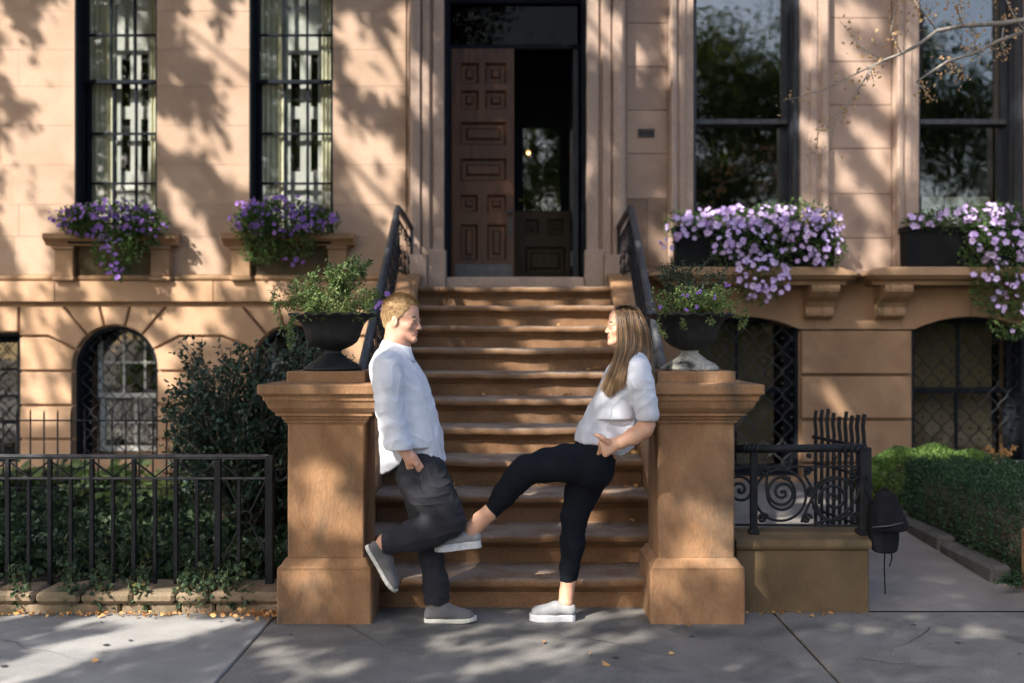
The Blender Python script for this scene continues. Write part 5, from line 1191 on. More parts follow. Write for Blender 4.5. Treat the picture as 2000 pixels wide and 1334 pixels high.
# facade, left of the door
for a in ((30, 150, 60, 14, 50), (90, 215, 70, 12, 50), (60, 300, 90, 12, 50), (20, 330, 60, 16, 55), (100, 380, 60, 16, 50), (45, 430, 70, 40, 60), (70, 500, 50, 30, 80), (385, 65, 60, 12, 45), (430, 115, 50, 13, 45), (335, 265, 45, 16, 45), (400, 280, 45, 12, 55), (455, 330, 50, 10, 50),
          (350, 400, 45, 18, 55), (395, 455, 50, 20, 60), (400, 505, 40, 14, 40), (700, 75, 60, 26, 40), (720, 150, 70, 16, 45), (770, 150, 26, 50, 10), (735, 280, 40, 12, 50), (775, 340, 18, 36, 0), (790, 60, 10, 60, 0), (850, 220, 12, 60, 0), (850, 420, 12, 30, 0), (700, 380, 40, 10, 50),
          (60, 570, 70, 16, 0), (190, 570, 30, 16, 20), (350, 575, 40, 16, 30), (480, 555, 60, 10, 0), (90, 620, 50, 16, 0), (80, 690, 40, 40, 0), (90, 760, 50, 25, 0), (90, 820, 45, 20, 0), (200, 615, 25, 20, 0), (350, 640, 60, 12, 25), (400, 620, 50, 12, 30), (270, 450, 20, 30, 0), (520, 470, 30, 30, 0), (560, 590, 30, 30, 0), (330, 715, 12, 30, 0), (700, 640, 30, 40, 0), (700, 690, 30, 20, 0)): lit(a[0], a[1], YW, *a[2:])
# facade, right
for a in ((1640, 30, 70, 30, 10), (1770, 160, 22, 70, 10), (1595, 130, 14, 40, 0), (1690, 260, 45, 24, 40), (1720, 310, 40, 10, 50), (1650, 350, 30, 14, 60), (1700, 400, 40, 12, 40), (1720, 480, 30, 30, 0), (1700, 520, 30, 14, 0), (1320, 60, 10, 50, 0), (1318, 150, 10, 30, 0), (1240, 100, 30, 10, 40), (1165, 100, 10, 40, 0), (1165, 360, 10, 50, 30), (1770, 330, 14, 50, 0), (1590, 500, 60, 20, 0), (1690, 590, 16, 40, 0), (1640, 780, 40, 10, 45),
          (1460, 470, 90, 45, 0), (1580, 440, 60, 30, 0), (1900, 430, 60, 30, 0), (1960, 520, 40, 50, 0), (1520, 860, 60, 12, 0), (1310, 480, 10, 40, 0), (1780, 600, 8, 20, 0), (1810, 893, 120, 26, 5, 1.4), (1960, 885, 40, 15, 0), (180, 935, 150, 20, 0)): lit(a[0], a[1], YW if a[1] < 880 else 8.2, *a[2:])
# steps, pillars, plants, people
for a in ((1080, 582, 8.77, 130, 24, 0), (930, 590, 8.77, 60, 20, 20), (1110, 622, 8.44, 110, 30, 0), (1010, 628, 8.44, 40, 20, 0), (1100, 662, 8.11, 100, 30, 0), (930, 668, 8.11, 60, 24, 0), (1165, 640, 8.3, 30, 50, 0), (1020, 708, 7.78, 60, 20, 20), (1130, 752, 7.46, 80, 30, 0), (1150, 800, 7.13, 50, 24, 0), (1060, 805, 7.13, 60, 16, 0), (1060, 868, 6.8, 130, 22, 0), (1190, 950, 6.2, 40, 26, 0), (940, 955, 6.3, 60, 14, 0), (1060, 975, 6.2, 40, 12, 0), (980, 1045, 5.8, 30, 10, 0),
          (1215, 560, 8.6, 18, 30, 0), (790, 560, 8.6, 16, 26, 0), (780, 580, 8.4, 14, 14, 0), (1230, 640, 6.5, 20, 60, 80),
          (620, 940, 5.2, 70, 20, 50), (585, 1000, 5.2, 40, 14, 55), (640, 1000, 5.2, 50, 14, 45), (680, 800, 5.15, 40, 10, 0), (600, 1120, 5.17, 30, 20, 0), (690, 766, 5.1, 40, 8, 0), (1345, 990, 5.2, 45, 24, 45), (1320, 1080, 5.2, 30, 40, 0), (1390, 1010, 5.2, 26, 40, 20), (1360, 735, 5.15, 60, 12, 0), (1300, 1150, 5.17, 30, 14, 0), (1400, 1090, 5.17, 50, 8, 0), (1560, 1048, 5.45, 50, 6, 0), (1500, 975, 7.5, 60, 25, 0), (1530, 1000, 7.5, 50, 12, 0),
          (760, 760, 5.1, 45, 130, 0, 1.6), (815, 730, 5.1, 50, 90, 0, 1.6), (780, 870, 5.1, 40, 40, 0, 1.6), (780, 615, 5.15, 40, 40, 0, 1.4), (1235, 650, 5.15, 45, 50, 0, .8), (1195, 650, 5.15, 30, 40, 0, 1.3), (1215, 790, 5.1, 60, 80, 0, .36), (1255, 760, 5.1, 40, 70, 0, .38), (1220, 870, 5.1, 60, 20, 0, .5), (1110, 1155, 5.25, 20, 30, 0), (1080, 1190, 5.2, 45, 18, 0), (925, 1020, 5.2, 30, 24, 0), (890, 1060, 5.2, 40, 16, 0),
          (680, 560, 5.4, 50, 50, 0), (620, 560, 5.4, 50, 40, 0), (720, 600, 5.4, 30, 20, 0), (1360, 600, 5.4, 80, 24, 0), (1300, 470, 6.5, 20, 100, -65), (1780, 100, 6.9, 100, 60, 0), (710, 560, 7.5, 20, 90, 20)): lit(*a)
lit(235, 230, YW + .3, 75, 190, 0, .8); lit(580, 230, YW + .3, 80, 190, 0, .8); lit(180, 945, 8.3, 180, 30, 0, 1.3)
for q in ((90, 990, 7.2, 60, 10), (210, 1005, 7.0, 50, 8), (370, 1020, 6.8, 60, 8), (60, 1060, 6.4, 50, 7), (480, 1040, 6.5, 40, 7), (300, 1080, 6.2, 50, 6), (420, 975, 7.2, 50, 9)): lit(*q)
# ground
for a in ((80, 1165, 5.4, 70, 14, 0), (330, 1150, 5.4, 130, 16, 0), (220, 1210, None, 200, 14, 0), (150, 1270, None, 150, 22, -15), (330, 1235, None, 120, 16, -10), (60, 1310, None, 100, 20, -15), (520, 1250, None, 40, 10, 0), (600, 1300, None, 90, 16, 15), (560, 1265, None, 50, 10, 10), (660, 1310, None, 60, 14, 0), (930, 1230, None, 50, 8, -10), (1000, 1255, None, 110, 12, -8), (960, 1300, None, 80, 12, -10), (1080, 1280, None, 120, 16, -10), (1100, 1215, None, 60, 7, 0), (1230, 1200, None, 60, 9, -8), (1240, 1240, None, 60, 10, -10), (1400, 1290, None, 60, 14, -10), (1900, 1235, None, 60, 9, 0), (860, 1210, None, 20, 5, 0), (860, 1258, None, 30, 7, 0), (1690, 1230, None, 30, 8, 0), (300, 985, 6.8, 110, 12, 0), (420, 950, 7.5, 60, 20, 0)): lit(*a)
DARKS = [(np.array(uv(PX(1074, 1036, 5.82))), .17), (np.array(uv(PX(1035, 1050, 5.8))), .12)]  # leaves kept here to block a stray patch of sun
LM = np.stack([l[1] for l in LITS]); LC = np.stack([l[0] for l in LITS]); LWt = np.array([l[2] for l in LITS])
def litness(P):
    U = np.stack(uv(P), 1); out = np.zeros(len(U))
    for i in range(0, len(U), 20000):
        d = np.einsum('kij,nkj->nki', LM, U[i:i + 20000, None, :] - LC[None]); r2 = (d ** 2).sum(2)
        out[i:i + 20000] = (LWt[None] * np.exp(-r2 ** 1.5 * .8)).max(1)
    for q, r_ in DARKS: out[((U - q) ** 2).sum(1) < r_ ** 2] = 0
    return out
def crown_pts(c, r, n, g, clumps=60):
    C = np.array(c) + rdir(clumps, g) * np.array(r) * g.uniform(.25, 1, (clumps, 1)) ** .5; k = g.integers(0, clumps, n)
    return C[k] + g.normal(size=(n, 3)) * np.array(r) * .16
def trunk(parent, base, top, r0, limbs, seed, m=BARK_D):
    g = random.Random(seed); base, top = Vector(base), Vector(top); B = MB(); B.tube([base, base.lerp(top, .3) + Vector((.08, .05, 0)), base.lerp(top, .65), top], [r0, r0 * .8, r0 * .6, r0 * .25], 10); B.build('trunk', m, parent, True); B = MB()
    for q in limbs: s_ = base.lerp(top, g.uniform(.4, .8)); e = Vector(q); B.tube([s_, s_.lerp(e, .5) + Vector((0, 0, .3)), e], [r0 * .28, r0 * .12, .008], 6)
    B.build('limb', m, parent, True)
# crown between the sun and the scene, gaps shaped to cast the flecks
tgt = []
for px, py, Y in ((-50, -120, 9.2), (2050, -120, 9.2), (-50, 900, 9.2), (2050, 1200, 5.4), (0, 1334, 4.3), (2000, 1334, 4.3)): tgt.append(uv(PX(px, py, Y)))
tgt = np.array(tgt); u0, u1 = tgt[:, 0].min() - .3, tgt[:, 0].max() + .5; v0, v1 = tgt[:, 1].min() - .4, tgt[:, 1].max() + .8
g = np.random.default_rng(41)
centres = [(-6.6, .5), (-2.7, .45), (-10.8, .55)]
cr = [tag(empty('street_tree', (x, y, -.1)), lb, 'tree') for (x, y), lb in zip(centres, ('leafy street tree across the pavement behind the viewer', 'leafy street tree opposite the stoop behind the viewer', 'leafy street tree furthest up the street behind the viewer'))]
nl = 230000; U = g.uniform(u0, u1, nl); V = g.uniform(v0, v1, nl); T = g.uniform(6.8, 11, nl)
base = U[:, None] * sE1 + V[:, None] * sE2; base = base - (base @ SDIR)[:, None] * SDIR; off = (np.array([0, 7, 2.]) @ SDIR); P = base + SDIR * (T + off)[:, None]
L = litness(P)
# streaky openings cut in the leaves to streak the facade, besides the flecks
st = np.sin((U - V * .85) * 5.6 + 1.8 * np.sin((U + V) * 1.3)) * (.5 + .5 * np.sin((U + V) * 2.9 + 1.7 + 2.2 * np.sin(U * 2.3)))
tF = (9.2 - P[:, 1]) / SDIR[1]; Hx = P[:, 0] + SDIR[0] * tF; Hz = P[:, 2] + SDIR[2] * tF; fpx = VX + Hx * F / 9.2; fpy = VY - (Hz - HC) * F / 9.2
ok = (fpy < 540) | ((fpx < 620) & (fpy < 800)); ok &= ~((fpx > 860) & (fpx < 1150))
L = np.maximum(L, .55 * (st > .5) * ok)
edge = np.minimum(np.minimum(U - u0, u1 - U), np.minimum(V - v0, v1 - V)); 
keep = (g.uniform(0, 1, nl) > np.clip((L - .2) * 3.6, 0, .995)) & (P[:, 2] > 2.6)
P = P[keep]; P += g.normal(size=P.shape) * .015
dd = np.stack([np.hypot(P[:, 0] - c[0], P[:, 1] - c[1]) for c in centres], 1); own = dd.argmin(1)
for k, root in enumerate(cr):
    q = P[own == k]
    if len(q) == 0: continue
    o = link_mesh('crown', leaf_mesh('crown', q, rdir(len(q), g, -.2), .098, wid=.7, seed=50 + k), LF_TREE, root); tag(o, kind='stuff')
    lim = [tuple(q[i]) for i in g.integers(0, len(q), 12)]; mz = q[:, 2].max()
    trunk(root, (*centres[k], -.15), (centres[k][0] * .98, centres[k][1], mz - .5), .2, lim, k)
# trees on the far side of the street, seen only in the glass
for k, (x, y, h, r, n) in enumerate(((5.5, -14, 8.6, 3.9, 22000), (0.6, -15.5, 8.2, 3.8, 20000), (11.5, -15, 9.5, 4.2, 20000), (17, -13, 8, 3.8, 9000))):
    root = tag(empty('far_tree', (x, y, -.1)), ['green tree across the street seen in the first wide window', 'green tree across the street facing the door', 'tall tree across the street seen in the last window', 'outermost tree across the street on the right'][k], 'tree')
    q = crown_pts((x, y, h), (r, r * .8, r * .85), n, g); q = q[q[:, 2] > .8]
    o = link_mesh('crown', leaf_mesh('crown', q, rdir(len(q), g, -.2), .17, wid=.75, seed=70 + k), LF_TREE, root); tag(o, kind='stuff')
    trunk(root, (x, y, -.15), (x, y, h + 1), .22, [tuple(q[i]) for i in g.integers(0, len(q), 10)], 20 + k)
hd = tag(empty('far_hedge', (6, -13, -.1)), 'long dark shrubbery across the street', 'hedge')
n = 26000; P = np.stack([g.uniform(-12, 22, n), -12.6 + g.normal(0, .7, n), g.uniform(-.1, 4.2, n)], 1); P[:, 2] *= .75 + .25 * np.sin(P[:, 0] * .9)
tag(link_mesh('foliage', leaf_mesh('foliage', P, rdir(n, g), .26, wid=.8, seed=80), LF_TREE, hd), kind='stuff')
# ------------------------------------------------------------------ people: continuous surfaces grown from smooth distance fields
class Vol:
    def __init__(s, lo, hi, h):
        s.h = h; s.lo = np.array(lo, float); n = np.ceil((np.array(hi) - s.lo) / h).astype(int) + 1; s.n = n
        s.f = np.full(n, .06, 'f4'); s.ax = [s.lo[i] + h * np.arange(n[i]) for i in range(3)]
    def box(s, lo, hi):
        a = np.clip(np.floor((np.array(lo) - s.lo) / s.h).astype(int), 0, s.n); b = np.clip(np.ceil((np.array(hi) - s.lo) / s.h).astype(int) + 1, 0, s.n)
        sl = tuple(slice(int(p), int(q)) for p, q in zip(a, b)); g = np.meshgrid(*[s.ax[i][sl[i]] for i in range(3)], indexing='ij')
        return sl, [q.astype('f4') for q in g]
    def _comb(s, sl, d, k, sub=False):
        f = s.f[sl]
        if d.size == 0: return
        if sub: f, d = -f, d
        if k > 0:
            h = np.maximum(k - np.abs(f - d), 0) / k; r = np.minimum(f, d) - h * h * k * .25
        else: r = np.minimum(f, d)
        s.f[sl] = -r if sub else r
    def cone(s, a, b, ra, rb, k=.015, sy=1., sub=False):
        """tapered capsule; sy widens it along y"""
        a = np.array(a, float); b = np.array(b, float); m = max(ra, rb) * max(sy, 1) + k + .02
        sl, (X, Y, Z) = s.box(np.minimum(a, b) - m, np.maximum(a, b) + m); d = b - a; L = max(d @ d, 1e-9)
        t = np.clip(((X - a[0]) * d[0] + (Y - a[1]) * d[1] + (Z - a[2]) * d[2]) / L, 0, 1)
        q = np.sqrt((X - a[0] - t * d[0]) ** 2 + ((Y - a[1] - t * d[1]) / sy) ** 2 + (Z - a[2] - t * d[2]) ** 2) - (ra + (rb - ra) * t)
        s._comb(sl, q, k, sub); return s
    def chain(s, pts, rs, k=.015, sy=None):
        for i in range(len(pts) - 1): s.cone(pts[i], pts[i + 1], rs[i], rs[i + 1], k, 1. if sy is None else (sy[i] + sy[i + 1]) / 2)
    def loft(s, secs, k=.02):
        """secs: (x, y, z, halfwidth in xz, halfwidth in y)"""
        for A, B in zip(secs[:-1], secs[1:]):
            a, b = np.array(A[:3], float), np.array(B[:3], float); m = max(A[3], B[3], A[4], B[4]) + k + .02
            sl, (X, Y, Z) = s.box(np.minimum(a, b) - m, np.maximum(a, b) + m); d = b - a; L = max(d @ d, 1e-9)
            t = np.clip(((X - a[0]) * d[0] + (Y - a[1]) * d[1] + (Z - a[2]) * d[2]) / L, 0, 1)
            px, py, pz = X - a[0] - t * d[0], Y - a[1] - t * d[1], Z - a[2] - t * d[2]; rx = A[3] + (B[3] - A[3]) * t; ry = A[4] + (B[4] - A[4]) * t
            q = np.sqrt((px ** 2 + pz ** 2) / rx ** 2 + (py / ry) ** 2); s._comb(sl, ((q - 1) * np.minimum(rx, ry)).astype('f4'), k)
    def ell(s, c, r, k=.01, M=None, sub=False):
        c = np.array(c, float); r = np.array(r, float); m = r.max() + k + .015
        sl, (X, Y, Z) = s.box(c - m, c + m); P = [X - c[0], Y - c[1], Z - c[2]]
        if M is not None: P = [M[0][i] * P[0] + M[1][i] * P[1] + M[2][i] * P[2] for i in range(3)]
        k0 = np.sqrt(sum((P[i] / r[i]) ** 2 for i in range(3))); k1 = np.sqrt(sum((P[i] / r[i] ** 2) ** 2 for i in range(3))) + 1e-6
        s._comb(sl, k0 * (k0 - 1) / k1, k, sub); return s
    def clip(s, fn):                       # keep where fn < 0
        g = np.meshgrid(*s.ax, indexing='ij', sparse=True); s.f = np.maximum(s.f, fn(*g).astype('f4')); return s
    def mesh(s, name, m, parent=None, smooth_it=2, disp=None):
        F_ = np.pad(s.f, 1, constant_values=.05); sg = F_ < 0; n = F_.shape
        c = np.zeros([q - 1 for q in n], int); cnt = np.zeros(c.shape, 'f4'); pos = np.zeros(c.shape + (3,), 'f4')
        N0 = [q - 1 for q in n]
        for ax in range(3):
            oth = [q for q in range(3) if q != ax]
            A = [slice(None)] * 3; B = [slice(None)] * 3; A[ax] = slice(0, -1); B[ax] = slice(1, None); fa, fb = F_[tuple(A)], F_[tuple(B)]
            cr = (fa < 0) != (fb < 0); I = np.argwhere(cr); t = fa[cr] / (fa[cr] - fb[cr])
            p = I.astype('f4'); p[:, ax] += t
            for du in (0, 1):
                for dv in (0, 1):
                    J = I.copy(); J[:, oth[0]] -= du; J[:, oth[1]] -= dv; ok = (J >= 0).all(1) & (J < np.array(N0)).all(1); J = J[ok]
                    np.add.at(pos, tuple(J.T), p[ok]); np.add.at(cnt, tuple(J.T), 1)
        act = cnt > 0; ids = np.full(c.shape, -1); ids[act] = np.arange(act.sum()); V = pos[act] / cnt[act][:, None]; V = s.lo + (V - 1) * s.h
        quads = []
        for ax in range(3):
            oth = [q for q in range(3) if q != ax]
            A = [slice(None)] * 3; B = [slice(None)] * 3; A[ax] = slice(0, -1); B[ax] = slice(1, None); fa, fb = F_[tuple(A)], F_[tuple(B)]
            I = np.argwhere((fa < 0) != (fb < 0)); I = I[(I[:, oth[0]] > 0) & (I[:, oth[1]] > 0)]; inside = F_[tuple(I.T)] < 0
            def at(du, dv): J = I.copy(); J[:, oth[0]] -= du; J[:, oth[1]] -= dv; return ids[tuple(J.T)]
            Qd = np.stack([at(1, 1), at(0, 1), at(0, 0), at(1, 0)], 1); flip = inside if ax != 1 else ~inside; Qd[~flip] = Qd[~flip][:, ::-1]; quads.append(Qd)
        Qd = np.concatenate(quads); Qd = Qd[(Qd >= 0).all(1)]
        E_ = np.concatenate([Qd[:, [0, 1]], Qd[:, [1, 2]], Qd[:, [2, 3]], Qd[:, [3, 0]]])
        for _ in range(smooth_it):
            S = np.zeros_like(V); w = np.zeros(len(V)); 
            for a_, b_ in ((0, 1), (1, 0)): np.add.at(S, E_[:, a_], V[E_[:, b_]]); np.add.at(w, E_[:, a_], 1)
            V = V * .5 + .5 * S / np.maximum(w, 1)[:, None]
        if disp is not None:
            fn = np.cross(V[Qd[:, 2]] - V[Qd[:, 0]], V[Qd[:, 3]] - V[Qd[:, 1]]); Nn = np.zeros_like(V)
            for k in range(4): np.add.at(Nn, Qd[:, k], fn)
            Nn /= np.maximum(np.linalg.norm(Nn, axis=1, keepdims=True), 1e-9); V = V + Nn * disp(V)[:, None]
        me = bpy.data.meshes.new(name); me.vertices.add(len(V)); me.vertices.foreach_set('co', V.astype('f4').ravel()); me.loops.add(Qd.size); me.loops.foreach_set('vertex_index', Qd.ravel().astype('i4'))
        me.polygons.add(len(Qd)); me.polygons.foreach_set('loop_start', np.arange(len(Qd), dtype='i4') * 4); me.update(calc_edges=True)
        return link_mesh(name, me, m, parent, True)
def wav(P, d, f, ph=0): return np.sin((P @ np.array(d)) * f + ph)
def folds(P, seed, dirs, amp):
    g = np.random.default_rng(seed); out = np.zeros(len(P)); warp = .5 * np.sin(P @ g.normal(size=3) * 14 + 1) + .5 * np.sin(P @ g.normal(size=3) * 21 + 2)
    for (d, f) in dirs:
        q = np.sin((P @ np.array(d)) * f + warp * 2.2 + g.uniform(0, 6)); msk = .5 + .5 * np.sin(P @ g.normal(size=3) * 9 + g.uniform(0, 6)); out += (1 - np.abs(q)) ** 2 * msk
    return amp * (out - .35)
def skinmat(name, col, red, spot=.4):
    m, nt, b = newmat(name); L = nt.links
    n1 = N(nt, 'ShaderNodeTexNoise'); n1.inputs['Scale'].default_value = 18; n1.inputs['Detail'].default_value = 5; geo = N(nt, 'ShaderNodeNewGeometry'); L.new(geo.outputs['Position'], n1.inputs['Vector'])
    rp = N(nt, 'ShaderNodeValToRGB'); rp.color_ramp.elements[0].position = .35; rp.color_ramp.elements[1].position = .7; rp.color_ramp.elements[0].color = (*col, 1); rp.color_ramp.elements[1].color = (*red, 1); L.new(n1.outputs['Fac'], rp.inputs[0])
    L.new(rp.outputs[0], b.inputs['Base Color']); b.inputs['Roughness'].default_value = .5; b.inputs['Subsurface Weight'].default_value = .18; b.inputs['Subsurface Radius'].default_value = (.012, .005, .003); b.inputs['Subsurface Scale'].default_value = .6
    return m
def clothmat(name, col, rough=.9, wv=700, bump=.15, sheen=.2, var=.06, mottled=0.):
    m = surf(name, tuple(c * (1 - var) for c in col), tuple(c * (1 + var) for c in col), scale=17, bump=bump, bscale=wv, rough=rough, spec=.15, fine=.03 + mottled, dist=.004, stretch=(1, 1, .55))
    m.node_tree.nodes['Principled BSDF'].inputs['Sheen Weight'].default_value = sheen; return m
SKIN_M = skinmat('man_skin', (.54, .31, .21), (.57, .28, .19)); SKIN_W = skinmat('woman_skin', (.55, .32, .21), (.58, .29, .185)); LIP = surf('lips', (.40, .12, .10), (.45, .15, .12), bump=0, rough=.5); EAR = skinmat('flushed_ear', (.66, .27, .2), (.66, .24, .18))
SHIRT = clothmat('white_cotton', (.62, .63, .68), bump=.12); LINEN = clothmat('white_linen', (.52, .53, .58), bump=.2, wv=500)
TROU = clothmat('charcoal_trousers', (.026, .026, .031), bump=.2, mottled=.08, sheen=.03); BLACKP = clothmat('black_trousers', (.006, .008, .012), bump=.1, sheen=0)
SHOE = clothmat('grey_knit_shoe', (.12, .115, .118), bump=.3, wv=400, mottled=.1); SOLE = surf('off_white_sole', (.52, .50, .44), (.6, .58, .52), bump=.1, rough=.6); SHOEW = clothmat('pale_grey_canvas', (.26, .26, .26), bump=.3, wv=400, mottled=.1); SOLEW = surf('white_rubber_sole', (.48, .48, .50), (.56, .56, .57), bump=.05, rough=.5)
EYEW = surf('eye_white', (.16, .13, .12), (.2, .16, .15), bump=0, rough=.5); IRIS = surf('iris', (.03, .02, .015), (.05, .035, .02), bump=0, rough=.4); TEETH = surf('teeth', (.8, .77, .7), (.85, .82, .76), bump=0, rough=.3)
def hairmat(name, c1, c2):
    m, nt, b = newmat(name); L = nt.links; at = N(nt, 'ShaderNodeAttribute', attribute_name='tone'); rp = N(nt, 'ShaderNodeValToRGB'); rp.color_ramp.elements[0].color = (*c1, 1); rp.color_ramp.elements[1].color = (*c2, 1)
    L.new(at.outputs['Fac'], rp.inputs[0]); L.new(rp.outputs[0], b.inputs['Base Color']); b.inputs['Roughness'].default_value = .5; b.inputs['Specular IOR Level'].default_value = .3; return m
HAIR_W = hairmat('long_brown_hair', (.040, .023, .014), (.32, .19, .09)); HAIR_M = hairmat('short_blond_hair', (.20, .11, .045), (.55, .36, .18))
HAIR_WM = surf('brown_hair_under', (.09, .055, .032), (.15, .095, .052), bump=.1, rough=.6, bscale=300); HAIR_MM = surf('short_hair_under', (.30, .19, .09), (.42, .28, .14), bump=.4, rough=.7, bscale=260, scale=30)
def frame(fwd, up):
    f = Vector(fwd).normalized(); u = Vector(up); u = (u - f * u.dot(f)).normalized(); l = u.cross(f); return np.array([f, l, u])    # rows: forward, left, up
def add_head(v, c, Fm, s, female=False):
    c = np.array(c, float); W = lambda p: c + (np.array(p, float) * s) @ Fm
    def E(p, r, k=.01, sub=False): v.ell(W(p), np.array(r) * s, k, M=Fm.T, sub=sub)
    def C(p, q, a, b, k=.01, sub=False): v.cone(W(p), W(q), a * s, b * s, k, sub=sub)
    E((-.018, 0, .042), (.097, .077, .086)); E((.030, 0, .045), (.060, .062, .066), .02); E((.020, 0, -.030), (.062, .055, .070), .02)
    E((.052, 0, -.058), (.037, .036, .040), .018); E((.056, 0, .012), (.034, .046, .030), .015)
    j = .84 if female else 1.
    for y in (-1, 1):
        C((-.016, y * .058 * j, -.040), (.022, y * .050 * j, -.083), .014, .013, .02); C((.022, y * .050 * j, -.083), (.072, y * .013, -.104), .013, .013, .025)
        E((.052, y * .040, -.026), (.024, .018, .020), .02)
        C((.087, y * .010, .020), (.070, y * .044, .019), .006, .006, .012)
        E((.091, y * .034, .002), (.014, .016, .011), .008, sub=True); E((.0755, y * .033, .0015), (.0135, .016, .011), .003); E((.078, y * .034, -.008), (.0125, .016, .0055), .004)
        E((.080, y * .034, .0085), (.0150, .018, .0055), .003)
        C((.103, y * .0095, -.0405), (.093, y * .0145, -.040), .0055, .0055, .006); C((.090, y * .022, -.045), (.082, y * .032, -.060), .004, .003, .012, True)
        e0 = (-.010, y * .079, -.008)
        E((-.012, y * .082, -.006), (.019, .0085, .032), .003); E((-.007, y * .0895, -.001), (.0115, .006, .0205), .002, sub=True); E((-.013, y * .0865, -.001), (.006, .004, .017), .003); E((.003, y * .082, -.010), (.0045, .005, .008), .003)
    E((.076, 0, -.103), (.017, .020, .016), .012)
    if female: C((.086, 0, .008), (.104, 0, -.027), .005, .0075, .010); C((.104, 0, -.028), (.1085, 0, -.034), .0075, .0065, .004); E((.094, 0, -.032), (.014, .013, .010), .008)
    else: C((.087, 0, .012), (.106, 0, -.028), .0065, .009, .010); C((.106, 0, -.030), (.111, 0, -.037), .009, .0085, .004); E((.094, 0, -.033), (.015, .015, .012), .008)
    C((.0905, 0, -.0615), (.078, .022, -.055), .0055, .003, .006); C((.0905, 0, -.0615), (.078, -.022, -.055), .0055, .003, .006)
    C((.0885, 0, -.0765), (.078, .019, -.066), .006, .003, .006); C((.0885, 0, -.0765), (.078, -.019, -.066), .006, .003, .006)
    C((.100, 0, -.0685), (.088, .022, -.0610), .0022, .0022, .002, True); C((.100, 0, -.0685), (.088, -.022, -.0610), .0022, .0022, .002, True)
def eyes(root, c, Fm, s, near):
    c = np.array(c, float); W = lambda p: c + (np.array(p, float) * s) @ Fm
    for y in (-1, 1):
        B = MB(); v, f = ico((0, 0, 0), 1); o = None
        e = W((.0825, y * .034, .0005)); q = []
        for k in range(9):
            for j_ in range(12): pass
        B.lathe([(.001 * 1, -.0085 * s), (.0060 * s, -.0058 * s), (.0083 * s, 0), (.0060 * s, .0058 * s), (.001, .0085 * s)], tuple(e), 12); B.build('eye', EYEW, root, True)
        # iris turned to where the person looks
        d = Vector(Fm[0]) * 1. ; B = MB(); p = Vector(e) + d * .0070 * s; rs = []
        u = Vector(Fm[1]); w = Vector(Fm[2]); rs = [[p + (u * math.cos(a) + w * math.sin(a)) * r * s - d * (.002 if r > .003 else 0) * s for a in np.linspace(0, 6.28, 10, endpoint=False)] for r in (.0072, .0005)]
        B.rings(rs); B.build('iris', IRIS, root)
        B = MB(); pts = [W((.0925 - .0075 * (t + 1) - .002 * t * t, y * (.034 + t * .018), .0225 + .004 * (1 - t * t))) for t in np.linspace(-1, 1, 7)]; B.tube(pts, [.0016, .0032, .0038, .0038, .0034, .0026, .001], 5); B.build('eyebrow', HAIR_WM, root, True)
        B = MB(); pts = [W((.0930 - abs(t) * .006 - .003 * (t + 1), y * (.034 + t * .0165), .0045 - .004 * t * t)) for t in np.linspace(-1, 1, 7)]; B.tube(pts, [.0008, .0018, .0022, .0022, .0022, .0018, .0008], 4); B.build('eyelash', IRIS, root, True)
def hand(v, wrist, palm_end, nrm, r, fingers, thumb, k=.006):
    """wrist -> knuckle line; nrm = back of the hand; fingers: list of (side, [points])"""
    a, b = Vector(wrist), Vector(palm_end); n = Vector(nrm).normalized(); d = (b - a).normalized(); sd = d.cross(n).normalized()
    for t in (-.9, -.3, .3, .9): v.cone(a + sd * t * r * .7, b + sd * t * r * 1.25, r * .62, r * .5, .012)
    for off, pts, rr in fingers:
        q = [b + sd * off * r * 1.3] + [Vector(p) for p in pts]
        for i in range(len(q) - 1): v.cone(q[i], q[i + 1], rr * (1 - .1 * i), rr * (1 - .1 * (i + 1)), k)
    for i in range(len(thumb) - 1): v.cone(thumb[i], thumb[i + 1], r * (.55 - .07 * i), r * (.48 - .07 * i), .006)
